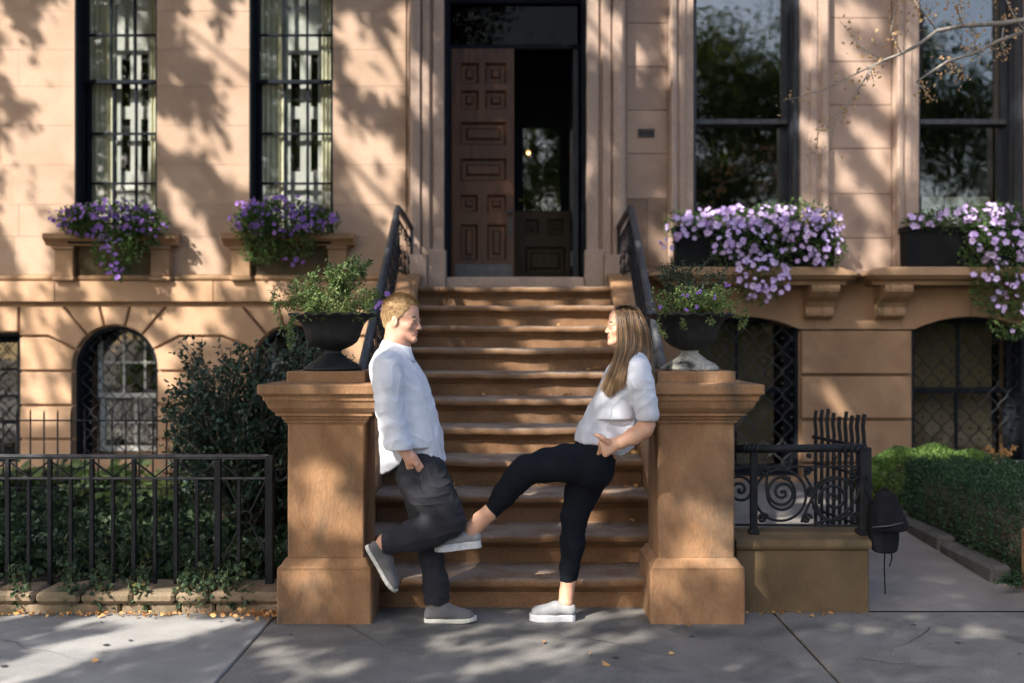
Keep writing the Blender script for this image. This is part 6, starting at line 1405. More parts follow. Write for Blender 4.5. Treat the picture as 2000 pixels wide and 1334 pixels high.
def shoe(root, heel, toe, upn, L_, m_up, m_sole, plat=.03, name='shoe', ht=.085, slip=False):
    """heel/toe: ends of the sole line; upn: away from the sole"""
    heel, toe = Vector(heel), Vector(toe); f = (toe - heel).normalized(); u = Vector(upn); u = (u - f * u.dot(f)).normalized(); l = u.cross(f); L = (toe - heel).length
    def T(x, y, z): return heel + f * x * L + l * y + u * z
    ol = [(0, 0), (.02, .022), (.08, .032), (.2, .034), (.35, .032), (.5, .036), (.65, .044), (.78, .046), (.88, .040), (.95, .028), (1, .008), (1.002, 0)]
    ring = [(x, w) for x, w in ol] + [(x, -w) for x, w in ol[-2:0:-1]]
    B = MB(); up_t = lambda x: (.010 if x > .75 else 0) * ((x - .75) / .25) if not slip else .004 * max(0, (x - .75) / .25)
    B.rings([[T(x, y * .93, up_t(x)) for x, y in ring], [T(x, y, .004 + up_t(x)) for x, y in ring], [T(x, y * 1.02, plat * .8 + up_t(x)) for x, y in ring], [T(x, y * .97, plat + up_t(x)) for x, y in ring]])
    sl = B.build(name, m_sole, root, False); sl.name = 'shoe_sole' if False else sl.name
    c = (np.array(heel) + np.array(toe)) / 2; R_ = L * .75; v = Vol(c - R_, c + R_, .0045)
    P = lambda x, y, z: np.array(T(x, y, z))
    for y in (-.012, .012):
        v.cone(P(.10, y, plat + .02), P(.14, y, ht - .012), .024, .024, .012); v.cone(P(.12, y, plat + .02), P(.45, y, plat + .028), .026, .028, .015); v.cone(P(.45, y, plat + .02), P(.86, y * 1.2, plat + .008), .028, .024, .02)
        v.cone(P(.20, y * .9, ht - .03), P(.42, y * .8, ht - .018), .024, .020, .015); v.cone(P(.42, y * .8, ht - .022), P(.80, y, plat + .012), .022, .022, .02)
    hf = np.array(heel); uu = np.array(u); ff = np.array(f)
    v.clip(lambda X, Y, Z: plat - .002 - ((X - hf[0]) * uu[0] + (Y - hf[1]) * uu[1] + (Z - hf[2]) * uu[2]))
    v.clip(lambda X, Y, Z: ((X - hf[0]) * uu[0] + (Y - hf[1]) * uu[1] + (Z - hf[2]) * uu[2]) - (ht + .0 - .012 * np.cos((((X - hf[0]) * ff[0] + (Y - hf[1]) * ff[1] + (Z - hf[2]) * ff[2]) / L - .1) * 9)))
    o = v.mesh('shoe_upper', m_up, sl, 2)
    if slip:
        B = MB(); B.rings([[T(.50 + .05 * s_, .035, plat + .030 + .0 * s_) for s_ in (-1, 1)] + [T(.44 + .05 * s_, .0, ht - .012) for s_ in (1, -1)]] * 1 + [[T(.50 + .05 * s_, .0385, plat + .030) for s_ in (-1, 1)] + [T(.44 + .05 * s_, .008, ht - .006) for s_ in (1, -1)]]); B.build('elastic_gusset', SOLEW, sl)
    return sl

# ================================================================== the man
man = tag(empty('person', (.1 - 1.0, 5.2, 0)), 'short-haired man in white shirt and charcoal trousers leaning back on the left pillar', 'person')
m_ = lambda x, y, Y=5.18: np.array(PX(x, y, Y)); S_ = lambda px, Y=5.18: px * Y / F
yaw = R(17); fwd = (math.cos(yaw), -math.sin(yaw), -.07); FmM = frame(fwd, (.05, -.02, 1)); HMc = m_(786, 626, 5.18); HS = .93
v = Vol(m_(690, 1230, 5.45) + np.array([0, -.62, -.02]), m_(935, 570, 5.48), .0042)
add_head(v, HMc, FmM, HS)
v.chain([m_(777, 640), m_(775, 672), m_(772, 700)], [S_(24), S_(25), S_(30)], .02); v.cone(m_(786, 658), m_(780, 692), S_(14), S_(17), .02)
v.loft([(*m_(772, 705), .07, .12), (*m_(782, 755), .10, .13), (*m_(798, 830), .09, .12), (*m_(815, 900), .10, .14), (*m_(824, 930), .10, .14)], .03)
for Y, sgn in ((4.99, 1), (5.37, 0)):
    v.chain([m_(757, 722, Y), m_(762, 790, Y), m_(768, 840, Y), m_(782, 868, Y)], [.05, .04, .036, .034], .03)
v.chain([m_(782, 862, 4.99), m_(795, 884, 4.985), m_(803, 900, 4.985)], [.036, .028, .024], .02)
fg = [(o_, [m_(809 + 4 * o_, 920, 5.03), m_(812 + 4 * o_, 940, 5.06), m_(808 + 4 * o_, 955, 5.08)], .0085) for o_ in (-.95, -.32, .32, .95)]
hand(v, m_(801, 892, 4.985), m_(811, 914, 5.005), (-.5, -1, .1), .030, fg, [Vector(m_(806, 894, 4.97)), Vector(m_(813, 906, 4.975)), Vector(m_(817, 918, 4.99)), Vector(m_(816, 930, 5.03))])
v.chain([m_(828, 930, 5.10), m_(868, 1010, 5.10), m_(880, 1020, 5.1)], [.10, .06, .055], .03); v.chain([m_(880, 1020, 5.1), m_(812, 1045, 5.1), m_(752, 1058, 5.1), m_(740, 1075, 5.1)], [.055, .05, .035, .034], .03)
v.chain([m_(818, 930, 5.26), m_(835, 1045, 5.26), m_(842, 1100, 5.25), m_(850, 1168, 5.24), m_(852, 1190, 5.24)], [.10, .055, .05, .034, .034], .03)
v.mesh('body', SKIN_M, man, 2)
# flushed ear, lips
eyes(man, HMc, FmM, HS, -1)
Wm = lambda p: HMc + (np.array(p, float) * HS) @ FmM
B = MB()
for y in (-1, 1): B.tube([Wm((.0938, 0, -.0645)), Wm((.0915, y * .009, -.0625)), Wm((.082, y * .021, -.0560))], [.0026, .0026, .001], 5); B.tube([Wm((.0925, 0, -.0735)), Wm((.0900, y * .009, -.0710)), Wm((.081, y * .019, -.0630))], [.0030, .0028, .001], 5)
B.build('lips', LIP, man, True)
# hair
def hair_cap(c, Fm, s, grow=.006):
    c = np.array(c, float); v = Vol(c - .17, c + .17, .0035); W = lambda p: c + (np.array(p, float) * s) @ Fm
    v.ell(W((-.018, 0, .044)), np.array((.097 + grow, .077 + grow * .5, .086 + grow * 1.6)) * s, .01, M=Fm.T); v.ell(W((.028, 0, .034)), np.array((.064 + grow * .6, .064 + grow * .4, .07 + grow)) * s, .02, M=Fm.T); v.ell(W((-.06, 0, -.005)), np.array((.05 + grow, .055, .07)) * s, .02, M=Fm.T)
    def fn(X, Y, Z):
        x = ((X - c[0]) * Fm[0][0] + (Y - c[1]) * Fm[0][1] + (Z - c[2]) * Fm[0][2]) / s; yy = np.abs(((X - c[0]) * Fm[1][0] + (Y - c[1]) * Fm[1][1] + (Z - c[2]) * Fm[1][2]) / s); z = ((X - c[0]) * Fm[2][0] + (Y - c[1]) * Fm[2][1] + (Z - c[2]) * Fm[2][2]) / s
        front = x - (.066 - .9 * np.maximum(yy - .035, 0)) + 0 * z                       # hairline, receding at the temples
        low = np.where(x > -.0, .086 - z - .0 * x, 0)
        line = np.interp(x, [-.12, -.06, -.03, -.028, .012, .03, .045, .075], [-.075, -.062, -.04, .005, .012, .03, .055, .085])   # lower hairline round the ear
        return np.maximum(x - .082 + .5 * yy, (line - z)) * s
    v.clip(fn); return v
vh = hair_cap(HMc, FmM, HS, .007)
hc_ = vh.mesh('hair', HAIR_MM, man, 2, lambda P: .0012 * np.sin(P[:, 0] * 900 + 2 * np.sin(P[:, 2] * 300)) )
def tufts(parent, c, Fm, s, n, seed, mat, L0=.016):
    g = np.random.default_rng(seed); P = []; D = []; T = []
    while len(P) < n:
        d = rdir(1, g, .2)[0]; x, y, z = np.array((-.016, 0, .046)) + d * np.array((.104, .081, .099)); ln = np.interp(x, [-.12, -.06, -.03, -.028, .012, .03, .045, .09], [-.075, -.062, -.04, .005, .012, .03, .055, .10])
        if z < ln + .004: continue
        top = z > .085
        P.append(np.array(c) + (np.array((x, y, z)) * s) @ Fm); tp = min(max((z - .06) / .05, 0), 1); dl = d * (.2 + .4 * tp) + np.array((.55 * tp - .25 * (1 - tp), 0, .3 * tp - .9 * (1 - tp))); D.append(dl @ Fm); T.append(.75 - .6 * tp + g.uniform(-.25, .25))
    o = link_mesh('hair_tufts', leaf_mesh('hair_tufts', P, D, L0, wid=.10, fold=0, seed=seed, tone=np.array(T)), mat, parent); tag(o, kind='stuff'); return o
tufts(hc_, HMc, FmM, HS, 5200, 3, HAIR_M, .017)
# shirt
v = Vol(m_(690, 945, 5.5) + np.array([0, -.85, 0]), m_(905, 650, 5.5) + np.array([0, .1, 0]), .0055)
v.loft([(*m_(776, 686), .055, .075), (*m_(770, 701), .088, .14), (*m_(768, 718), .116, .182), (*m_(778, 745), .128, .172), (*m_(786, 775), .142, .162), (*m_(796, 815), .148, .165), (*m_(803, 860), .158, .175), (*m_(808, 915), .172, .19)], .03)
v.chain([m_(757, 716, 5.02), m_(757, 750, 4.995), m_(759, 790, 4.985), m_(766, 826, 4.98), m_(775, 858, 4.975)], [.078, .074, .066, .064, .063], .022)
v.chain([m_(757, 716, 5.34), m_(760, 780, 5.38), m_(780, 850, 5.38)], [.075, .065, .06], .03)
v.chain([m_(775, 864, 4.975), m_(779, 873, 4.975)], [.070, .070], .004)
# hem
def hem(X, Y, Z):
    px = VX + X * F / Y; py = np.interp(px, [700, 742, 760, 776, 792, 812, 840, 880], [926, 926, 921, 910, 895, 893, 897, 903]); return (HC + (VY - py) * Y / F) - Z
v.clip(lambda X, Y, Z: np.where(Y > 5.045, hem(X, Y, Z), (HC + (VY - 879 + 8 * (X + .6)) * 4.97 / F) - Z))
def shirt_d(P):
    fade = np.clip((m_(0, 700, 5.18)[2] - P[:, 2]) / .10, 0, 1) ** 1; a = fade * folds(P, 4, [((.75, .2, .65), 42), ((-.55, .3, .8), 36), ((.95, .1, .2), 30)], .0048)
    arm = P[:, 1] < 5.06; b = folds(P, 8, [((.25, .1, .95), 55), ((-.4, .1, .9), 40)], .0046); return np.where(arm, b, a)
SHO = v.mesh('shirt', SHIRT, man, 2, shirt_d)
# rolled cuff, collar, button placket, chest pocket line
cu = Vol(m_(735, 895, 5.1) - .05, m_(815, 850, 4.8) + np.array([0, .35, .05]), .004)
cu.cone(m_(776, 863, 4.975), m_(780, 872, 4.975), .071, .072, 0); cu.clip(lambda X, Y, Z: np.abs((Z - m_(778, 866, 4.975)[2]) - .12 * (X - m_(778, 0, 4.975)[0]) * -1) - .021)
cu.mesh('cuff', SHIRT, man, 1, lambda P: folds(P, 3, [((.2, .2, 1), 160)], .003))
COL_SHADE = clothmat('collar_shade_cloth', (.30, .31, .36))  # darker line along the collar flap, painted in for its shade
def collar_strip(pts_in, pts_out, m, parent, th=.003, name='collar'):
    B = MB(); B.rings([[p, q] for p, q in zip(pts_in, pts_out)], False, False); o = B.build(name, m, parent, True); s_ = o.modifiers.new('t', 'SOLIDIFY'); s_.thickness = th; s_.offset = 1; sd = o.modifiers.new('s', 'SUBSURF'); sd.levels = sd.render_levels = 2; return o
def ringpt(a, cx, cy, rx, ry, Yc, tilt):   # a: 0 = back, 180 = front
    x = cx - rx * math.cos(R(a)); return PX(x, cy + tilt * (-math.cos(R(a))) * -1 * -1, Yc - ry * math.sin(R(a)))
top, bot = [], []
for a in np.linspace(-158, 158, 23):
    t = (1 - math.cos(R(a))) / 2; top.append(PX(776 - 27.5 * math.cos(R(a)) + 0, 663 + 15 * t, 5.18 - .078 * math.sin(R(a)))); fl = 16 + 16 * max(0, t - .55) / .45
    bot.append(PX(777 - 37 * math.cos(R(a)), 663 + 17 * t + fl, 5.18 - .110 * math.sin(R(a))))
collar_strip(top, bot, SHIRT, man); B = MB(); B.tube(sm_(bot, 2), .0022, 5); B.build('collar_edge_shade', COL_SHADE, man, True); B = MB(); B.tube([bot[-1], bot[-1].lerp(top[-1], .5), top[-1]], .0022, 5); B.build('collar_edge_shade', COL_SHADE, man, True)
top2 = [PX(776 - 26.5 * math.cos(R(a)), 663.5 + 15 * (1 - math.cos(R(a))) / 2, 5.18 - .075 * math.sin(R(a))) for a in np.linspace(-158, 158, 23)]; bot2 = [PX(776 - 31 * math.cos(R(a)), 684 + 16 * (1 - math.cos(R(a))) / 2, 5.18 - .08 * math.sin(R(a))) for a in np.linspace(-158, 158, 23)]
collar_strip(top2, bot2, SHIRT, man, name='collar_band')
# trousers
v = Vol(m_(700, 1225, 5.5) + np.array([0, -.75, 0]), m_(935, 860, 5.5) + np.array([0, .1, 0]), .0055)
v.loft([(*m_(812, 880), .118, .155), (*m_(820, 915), .125, .165), (*m_(824, 940), .118, .16)], .03)
v.chain([m_(827, 930, 5.10), m_(843, 960, 5.09), m_(864, 993, 5.09), m_(879, 1018, 5.09)], [S_(46), S_(42), S_(35), S_(29)], .03)
v.chain([m_(879, 1019, 5.09), m_(845, 1034, 5.09), m_(812, 1045, 5.09), m_(772, 1056, 5.09), m_(752, 1060, 5.09)], [S_(28), S_(31), S_(31), S_(22), S_(21)], .03)
v.chain([m_(822, 930, 5.24), m_(832, 990, 5.25), m_(835, 1045, 5.25), m_(843, 1090, 5.25), m_(851, 1140, 5.24), m_(853, 1172, 5.24)], [S_(44), S_(36), S_(27), S_(23), S_(24), S_(25)], .03)
a_, b_ = m_(744, 1035, 5.09), m_(754, 1085, 5.09)
v.clip(lambda X, Y, Z: np.where((X < m_(775, 0, 5.09)[0]) & (Z > m_(0, 1100, 5.09)[2]), (m_(747, 0, 5.09)[0] + .1 * (m_(0, 1060, 5.09)[2] - Z)) - X, -1.))
v.clip(lambda X, Y, Z: m_(0, 1178, 5.24)[2] - Z); v.clip(lambda X, Y, Z: Z - m_(0, 880, 5.18)[2])
def tr_d(P):
    a = folds(P, 12, [((.8, .1, .6), 48), ((.5, .3, -.8), 36), ((.1, .1, 1), 44)], .0042); k1 = np.exp(-(((P - m_(868, 1020, 5.09)) ** 2).sum(1)) / .006); low = np.exp(-((P[:, 2] - m_(0, 1160, 5.24)[2]) / .05) ** 2) * (P[:, 2] < .3)
    return a + .006 * (k1 + low) * (np.abs(np.sin(P[:, 2] * 90 + P[:, 0] * 60)) - .5)
TRO = v.mesh('trousers', TROU, man, 2, tr_d)
B = MB(); B.tube([m_(795, 885, 4.985), m_(806, 905, 4.965), m_(816, 928, 4.975), m_(822, 945, 5.0)], .003, 5); B.build('pocket_edge', TROU, man, True)
s1 = shoe(man, m_(828, 1214.5, 5.22), m_(931, 1214.5, 5.20), (0, 0, 1), .28, SHOE, SOLE, .022, ht=.095)
s2 = shoe(man, m_(713, 1066, 5.10), m_(768, 1159, 5.12), (.9, 0, -.1), .28, SHOE, SOLE, .020, ht=.088)

from mathutils.bvhtree import BVHTree
def seam(target, parent, px, m, r=.0016, off=.001, name='seam', buttons=0):
    me = target.data; bv = BVHTree.FromPolygons([v_.co.copy() for v_ in me.vertices], [tuple(p_.vertices) for p_ in me.polygons]); out = []
    for x, y in px:
        d = Vector(((x - VX) / F, 1, (VY - y) / F)).normalized(); h = bv.ray_cast(Vector((0, 0, HC)), d)
        if h[0] is not None: out.append(h[0] - d * off)
    if buttons:
        for p_ in out: B = MB(); B.tube([p_ - d * .002, p_ + d * .002], .0048, 8); B.build('button', m, parent)
        return
    if len(out) > 2: B = MB(); B.tube(sm_(out, 3), r, 5); B.build(name, m, parent, True)
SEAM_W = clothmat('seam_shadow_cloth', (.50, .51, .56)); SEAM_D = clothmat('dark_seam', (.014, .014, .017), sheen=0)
PLK = [(809, 700), (822, 722), (834, 750), (843, 785), (851, 820), (857, 855), (862, 880), (865, 896)]
seam(SHO, man, PLK, SEAM_W, .0016, name='placket_seam'); seam(SHO, man, [(x - 9, y + 1) for x, y in PLK], SEAM_W, .0012, name='placket_seam')
seam(SHO, man, [(x - 4.5, y) for x, y in ((832, 742), (848, 800), (858, 852))], SHIRT, buttons=1)
seam(SHO, man, [(762, 697), (775, 703), (784, 716), (789, 740), (790, 770), (789, 800)], SEAM_W, .0013, name='armhole_seam')
seam(SHO, man, [(740, 720), (757, 700), (772, 693)], SEAM_W, .0012, name='yoke_seam')
seam(TRO, man, [(812, 935), (826, 960), (842, 985), (862, 1010)], SEAM_D, .0013, name='side_seam')
seam(TRO, man, [(800, 900), (808, 915), (817, 932), (822, 946)], SEAM_D, .0020, name='pocket_seam')

# ================================================================== the woman
wom = tag(empty('person', (.6, 5.2, 0)), 'long-haired woman in white blouse and black trousers, one foot raised to the man\'s knee', 'person')
w_ = m_
FmW = frame((-1, -.10, .03), (.06, 0, 1)); HWc = w_(1217, 638, 5.19); HSW = .84
v = Vol(w_(885, 1230, 5.5) + np.array([0, -.66, -.02]), w_(1300, 590, 5.48), .0042)
add_head(v, HWc, FmW, HSW, True)
v.chain([w_(1224, 655), w_(1230, 690), w_(1232, 705)], [S_(17), S_(17), S_(24)], .02)
v.loft([(*w_(1232, 712), .06, .11), (*w_(1222, 765), .085, .115), (*w_(1200, 815), .075, .10), (*w_(1175, 870), .09, .13), (*w_(1160, 905), .10, .14)], .03)
for Y in (5.0, 5.37): v.chain([w_(1244, 722, 5.05 if Y < 5.1 else 5.33), w_(1261, 775, Y), w_(1264, 826, Y)], [.034, .032, .034], .02)
v.chain([w_(1264, 829, 5.0), w_(1258, 838, 4.995), w_(1236, 853, 4.99), w_(1212, 864, 4.98), w_(1198, 869, 4.98)], [.040, .042, .040, .030, .0245], .02)
v.chain([w_(1264, 826, 5.37), w_(1190, 870, 5.36)], [.034, .03], .02)
fgs = [(o_, [w_(1171 - 2 * o_, 884 + 2 * o_, 5.01), w_(1162, 893 + 2 * o_, 5.05), w_(1152, 900, 5.08)], .0075) for o_ in (-.95, -.32, .32, .95)]
hand(v, w_(1198, 869, 4.98), w_(1178, 876, 4.975), (0, -1, .15), .0285, fgs, [Vector(w_(1188, 864, 4.965)), Vector(w_(1178, 857, 4.955)), Vector(w_(1170, 852, 4.955)), Vector(w_(1163, 849.5, 4.96))])
v.chain([w_(1150, 905, 5.12), w_(1025, 920, 5.12), w_(955, 1003, 5.14), w_(940, 1016, 5.15), w_(922, 1036, 5.15), w_(915, 1052, 5.15)], [.09, .055, .036, .033, .034, .034], .025)
v.chain([w_(955, 1002, 5.14), w_(938, 1016, 5.15), w_(922, 1034, 5.15)], [S_(14), S_(14.5), S_(15)], .02)
v.chain([w_(1155, 915, 5.26), w_(1122, 1010, 5.26), w_(1117, 1070, 5.26), w_(1110, 1135, 5.26), w_(1107, 1155, 5.26), w_(1105, 1175, 5.25)], [.09, .055, .05, .036, .034, .040], .025)
v.mesh('body', SKIN_W, wom, 2); eyes(wom, HWc, FmW, HSW, 1)
Ww = lambda p: HWc + (np.array(p, float) * HSW) @ FmW
B = MB()
for y in (-1, 1): B.tube([Ww((.0942, 0, -.0625)), Ww((.0925, y * .010, -.0605)), Ww((.080, y * .025, -.0525))], [.0024, .0024, .001], 5); B.tube([Ww((.0925, 0, -.0775)), Ww((.0905, y * .010, -.0745)), Ww((.0795, y * .024, -.0570))], [.0030, .0028, .001], 5)
B.build('lips', LIP, wom, True)
B = MB(); B.rings([[Ww((.0925 - .012 * t * t, t * .021, -.0640 + .008 * t * t)), Ww((.0915 - .012 * t * t, t * .020, -.0725 + .013 * t * t))] for t in np.linspace(-1, 1, 13)], False, False); o = B.build('teeth', TEETH, wom, True); sm = o.modifiers.new('t', 'SOLIDIFY'); sm.thickness = .003
# blouse
v = Vol(w_(1100, 905, 5.5) + np.array([0, -.75, 0]), w_(1310, 680, 5.5) + np.array([0, .1, 0]), .0055)
v.loft([(*w_(1232, 704), .075, .125), (*w_(1233, 718), .098, .17), (*w_(1224, 745), .118, .165), (*w_(1214, 775), .125, .16), (*w_(1198, 815), .135, .16), (*w_(1180, 855), .142, .17), (*w_(1174, 885), .152, .175)], .03)
v.chain([w_(1247, 722, 5.03), w_(1253, 750, 5.0), w_(1259, 785, 4.985), w_(1264, 808, 4.98)], [.064, .062, .060, .060], .02)
v.chain([w_(1247, 722, 5.34), w_(1256, 770, 5.38), w_(1264, 812, 5.38)], [.06, .055, .055], .03)
v.chain([w_(1229, 880, 5.2), w_(1217, 862, 5.2)], [.03, .05], .02, sy=[2.4, 2.4])
v.clip(lambda X, Y, Z: np.where(Y > 5.05, (HC + (VY - np.interp(VX + X * F / Y, [1110, 1123, 1145, 1168, 1180, 1200, 1215, 1240], [860, 861, 868, 869, 874, 889, 890, 872])) * Y / F) - Z, (HC + (VY - 822) * 4.98 / F) - Z))
BLO = v.mesh('blouse', LINEN, wom, 2, lambda P: np.where(P[:, 1] < 5.06, folds(P, 18, [((.4, .1, .9), 52), ((-.5, .1, .8), 40)], .0042), folds(P, 14, [((.9, .2, -.25), 44), ((.8, .1, .5), 34), ((.3, .2, .9), 30)], .0040)))
cu = Vol(w_(1235, 850, 5.1) - .05, w_(1300, 790, 4.8) + np.array([0, .35, .05]), .004)
cu.cone(w_(1264, 813, 4.98), w_(1265, 819, 4.98), .066, .067, 0); cu.clip(lambda X, Y, Z: np.abs((Z - w_(0, 815, 4.98)[2]) - .12 * (X - w_(1264, 0, 4.98)[0])) - .022)
cu.mesh('cuff', LINEN, wom, 1, lambda P: folds(P, 5, [((.2, .2, 1), 130), ((.1, .6, .8), 90)], .005))
# trousers
v = Vol(w_(930, 1150, 5.5) + np.array([0, -.75, 0]), w_(1215, 850, 5.5) + np.array([0, .1, 0]), .005)
v.loft([(*w_(1163, 866), .100, .15), (*w_(1160, 890), .108, .165), (*w_(1158, 915), .112, .165)], .03)
v.chain([w_(1148, 906, 5.12), w_(1110, 904, 5.11), w_(1067, 909, 5.11), w_(1027, 918, 5.11)], [S_(38), S_(36), S_(31), S_(27)], .03)
v.chain([w_(1026, 919, 5.11), w_(1006, 940, 5.12), w_(985, 966, 5.13), w_(958, 1000, 5.14)], [S_(27), S_(25), S_(22), S_(15.5)], .03)
v.chain([w_(1157, 915, 5.25), w_(1136, 962, 5.26), w_(1122, 1008, 5.26), w_(1118, 1060, 5.26), w_(1112, 1110, 5.26), w_(1109, 1140, 5.26)], [S_(42), S_(33), S_(26), S_(23), S_(18), S_(16)], .03)
pc = w_(955, 1003, 5.14); dl = (w_(985, 966, 5.13) - w_(958, 1000, 5.14)); dl /= np.linalg.norm(dl)
v.clip(lambda X, Y, Z: np.where(X < w_(1010, 0, 5.13)[0], -((X - pc[0]) * dl[0] + (Z - pc[2]) * dl[2]), -1.)); v.clip(lambda X, Y, Z: w_(0, 1136, 5.26)[2] - Z); v.clip(lambda X, Y, Z: Z - w_(0, 864, 5.18)[2])
v.mesh('trousers', BLACKP, wom, 2, lambda P: folds(P, 22, [((.3, .1, .9), 44), ((.9, .2, .3), 38)], .0038))
shoe(wom, w_(1124, 1212.5, 5.24), w_(1034, 1212.5, 5.23), (0, 0, 1), .25, SHOEW, SOLEW, .038, ht=.096, slip=True)
shoe(wom, w_(941, 1068, 5.15), w_(849, 1078, 5.14), (-.08, 0, 1), .25, SHOEW, SOLEW, .038, ht=.094, slip=True)
seam(BLO, wom, [(1238, 745), (1236, 770), (1235, 800), (1232, 830)], SEAM_W, .0013, name='armhole_seam'); seam(BLO, wom, [(1133, 862), (1150, 864), (1165, 865)], SEAM_W, .0013, name='hem_seam'); seam(BLO, wom, [(1196, 790), (1192, 815), (1185, 840), (1178, 858)], SEAM_W, .0012, name='side_seam')
# long hair: dark under-mass and ribbons laid along guide lines
v = Vol(w_(1160, 790, 5.5) + np.array([0, -.6, 0]), w_(1300, 585, 5.5) + np.array([0, .1, 0]), .005)
v.ell(Ww((-.022, 0, .046)), np.array((.100, .083, .088)) * HSW, .01, M=FmW.T)
v.loft([(*w_(1238, 640), .075, .080), (*w_(1240, 680), .070, .080), (*w_(1240, 705), .062, .10)], .03)
def ncl(X, Y, Z):
    x = (X - HWc[0]) * FmW[0][0] + (Y - HWc[1]) * FmW[0][1] + (Z - HWc[2]) * FmW[0][2]; z = (Z - HWc[2]); return np.maximum(x - np.interp(z, [-.2, -.05, .0, .05, .075, .1], [.0, .012, .022, .046, .062, .074]) * HSW * 1.1, -1)
v.clip(ncl); hm = v.mesh('hair', HAIR_WM, wom, 2)
GL = []   # near-side guides (px, py, Y)
GL.append([(1206, 604, 5.17), (1205, 618, 5.135), (1207, 640, 5.115), (1208, 665, 5.11), (1203, 695, 5.07), (1190, 728, 5.04), (1178, 752, 5.03), (1172, 764, 5.03)])
GL.append([(1211, 601, 5.18), (1212, 618, 5.12), (1214, 645, 5.10), (1215, 675, 5.09), (1210, 705, 5.05), (1200, 735, 5.025), (1190, 760, 5.02), (1187, 774, 5.02)])
GL.append([(1220, 599, 5.18), (1222, 616, 5.11), (1226, 645, 5.095), (1227, 678, 5.08), (1218, 712, 5.03), (1207, 742, 5.01), (1199, 762, 5.01), (1193, 776, 5.01)])
GL.append([(1230, 598, 5.18), (1234, 618, 5.11), (1240, 648, 5.095), (1240, 678, 5.08), (1229, 706, 5.01), (1219, 728, 4.99), (1218, 745, 4.99), (1224, 760, 4.99)])
GL.append([(1240, 600, 5.18), (1247, 620, 5.12), (1255, 650, 5.10), (1256, 685, 5.10), (1250, 705, 5.06), (1252, 718, 5.05), (1262, 745, 5.08), (1270, 766, 5.1)])
GL.append([(1248, 604, 5.19), (1258, 626, 5.15), (1266, 655, 5.14), (1269, 690, 5.13), (1272, 715, 5.11), (1275, 735, 5.10), (1278, 755, 5.10), (1279, 768, 5.10)])
GL = np.array(GL, float)
def cr_(P, t):                         # Catmull-Rom along axis 0
    n = len(P) - 1; t = min(max(t, 0), n - 1e-6); i = int(t); f_ = t - i; p0, p1, p2, p3 = P[max(i - 1, 0)], P[i], P[min(i + 1, n)], P[min(i + 2, n)]
    return .5 * (2 * p1 + (p2 - p0) * f_ + (2 * p0 - 5 * p1 + 4 * p2 - p3) * f_ ** 2 + (3 * p1 - p0 - 3 * p2 + p3) * f_ ** 3)
g = np.random.default_rng(12); V = []; Fc = []; T = []; ns = 18
EC, ER = Ww((-.022, 0, .046)), np.array((.1015, .0845, .0895)) * HSW
def strand(path, w, tone, curl):
    b = len(V); n = len(path)
    for i_ in range(n):
        q_ = FmW @ (path[i_] - EC); k_ = np.sqrt(((q_ / ER) ** 2).sum())
        if k_ < 1.03 and q_[2] > -.01: path[i_] = EC + (q_ * ((1.03 + .02 * tone) / max(k_, .3))) @ FmW
    for i, p in enumerate(path):
        t = i / (n - 1); a = math.sin(tone * 40 + t * 3) * .8; d = np.array((math.cos(a), math.sin(a) * .7, 0)) * w * (1 - .75 * t ** 3); V.append(p - d); V.append(p + d)
        z = min(max((t - .12) * 1.5, 0), 1); T.extend([min(1, max(0, z * .5 + (tone - .5) * .9 + .12))] * 2)
    for i in range(n - 1): Fc.append((b + 2 * i, b + 2 * i + 1, b + 2 * i + 3, b + 2 * i + 2))
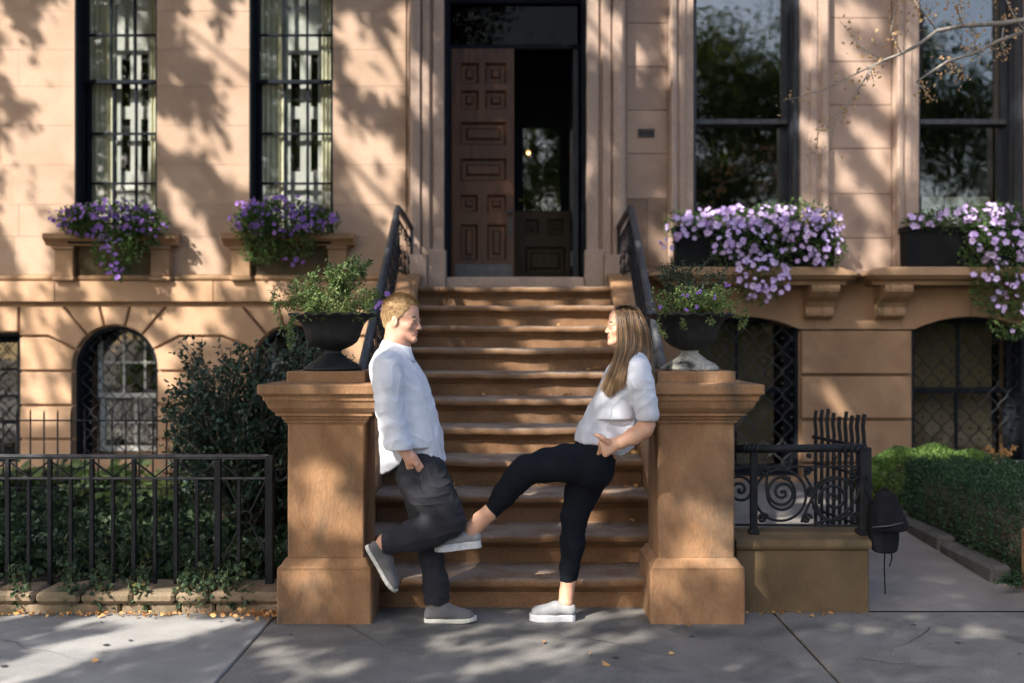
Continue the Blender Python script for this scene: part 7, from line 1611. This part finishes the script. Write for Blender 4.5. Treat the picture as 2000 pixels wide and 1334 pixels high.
for k in range(3600):
    u = g.uniform(0, 5) if k > 1100 else g.uniform(3.2, 5); lock = math.floor(u * 5) / 5 + .1; side = 1
    far = k % 5 == 0; L_ = g.uniform(.78, 1.02); path = []
    jit = g.normal(0, 1, 3); dep = abs(g.normal(0, .010)); ph = g.uniform(0, 6)
    for i in range(ns):
        t = i / (ns - 1) * L_; uu = u + (lock - u) * .45 * t
        row = np.array([cr_(GL[:, j], uu) for j in (0,)]) if False else None
        tt = t * 7; j0 = min(int(tt), 6); q = []
        ctrl = _ctrl = None
        pts = np.array([cr_(GL[:, j], uu) for j in range(max(j0 - 1, 0), min(j0 + 3, 8))]); base = j0 - max(j0 - 1, 0)
        p = cr_(pts, base + (tt - j0)) if len(pts) > 1 else pts[0]
        p = p + np.array((jit[0] * 2.2 * (.3 + t) + 1.2 * math.sin(t * 9 + ph), jit[1] * 1.2, 0)); Y = p[2] + (dep if t > .05 else 0)
        if far: Y = 5.19 + (5.19 - Y) * .85
        path.append(np.array(PX(p[0], p[1], Y)))
    strand(path, g.uniform(.0009, .0018), .5 + .5 * math.sin(lock * 7.3 + 1) * .6 + g.normal(0, .22), 0)
for k in range(0):                      # stray hairs over the shoulder
    x0 = g.uniform(1240, 1258); p = [(x0, 690, 5.06), (x0 + g.uniform(-2, 4), 706, 4.965), (x0 + g.uniform(-10, 6), 730, 4.925), (x0 + g.uniform(-16, 10), 752, 4.905)]
    P4 = np.array(p); strand([np.array(PX(*cr_(P4, t * 3))) for t in np.linspace(0, 1, 12)], .0007, .2, 0)
for k in range(160):                     # parting swept over the crown
    s0 = g.uniform(0, 1); p = [(1203 + 4 * s0, 609 - 3 * s0, 5.17 - .02 * s0), (1208 + 3 * s0, 600 - s0, 5.15), (1225, 597 + 2 * s0, 5.12 + .06 * s0), (1246, 604 + 4 * s0, 5.13), (1260, 626 + 5 * s0, 5.14), (1266, 650, 5.14)]
    P4 = np.array(p) + g.normal(0, .5, (6, 3)) * np.array((1, 1, .004)); strand([np.array(PX(*cr_(P4, t * 5))) for t in np.linspace(0, 1, 14)], .0016, .2 + g.normal(0, .15), 0)
me = bpy.data.meshes.new('hair_strands'); me.from_pydata([tuple(p) for p in V], [], Fc); me.update(); at = me.attributes.new('tone', 'FLOAT', 'POINT'); at.data.foreach_set('value', np.array(T, 'f4'))
tag(link_mesh('hair_strands', me, HAIR_W, hm, True), kind='stuff')
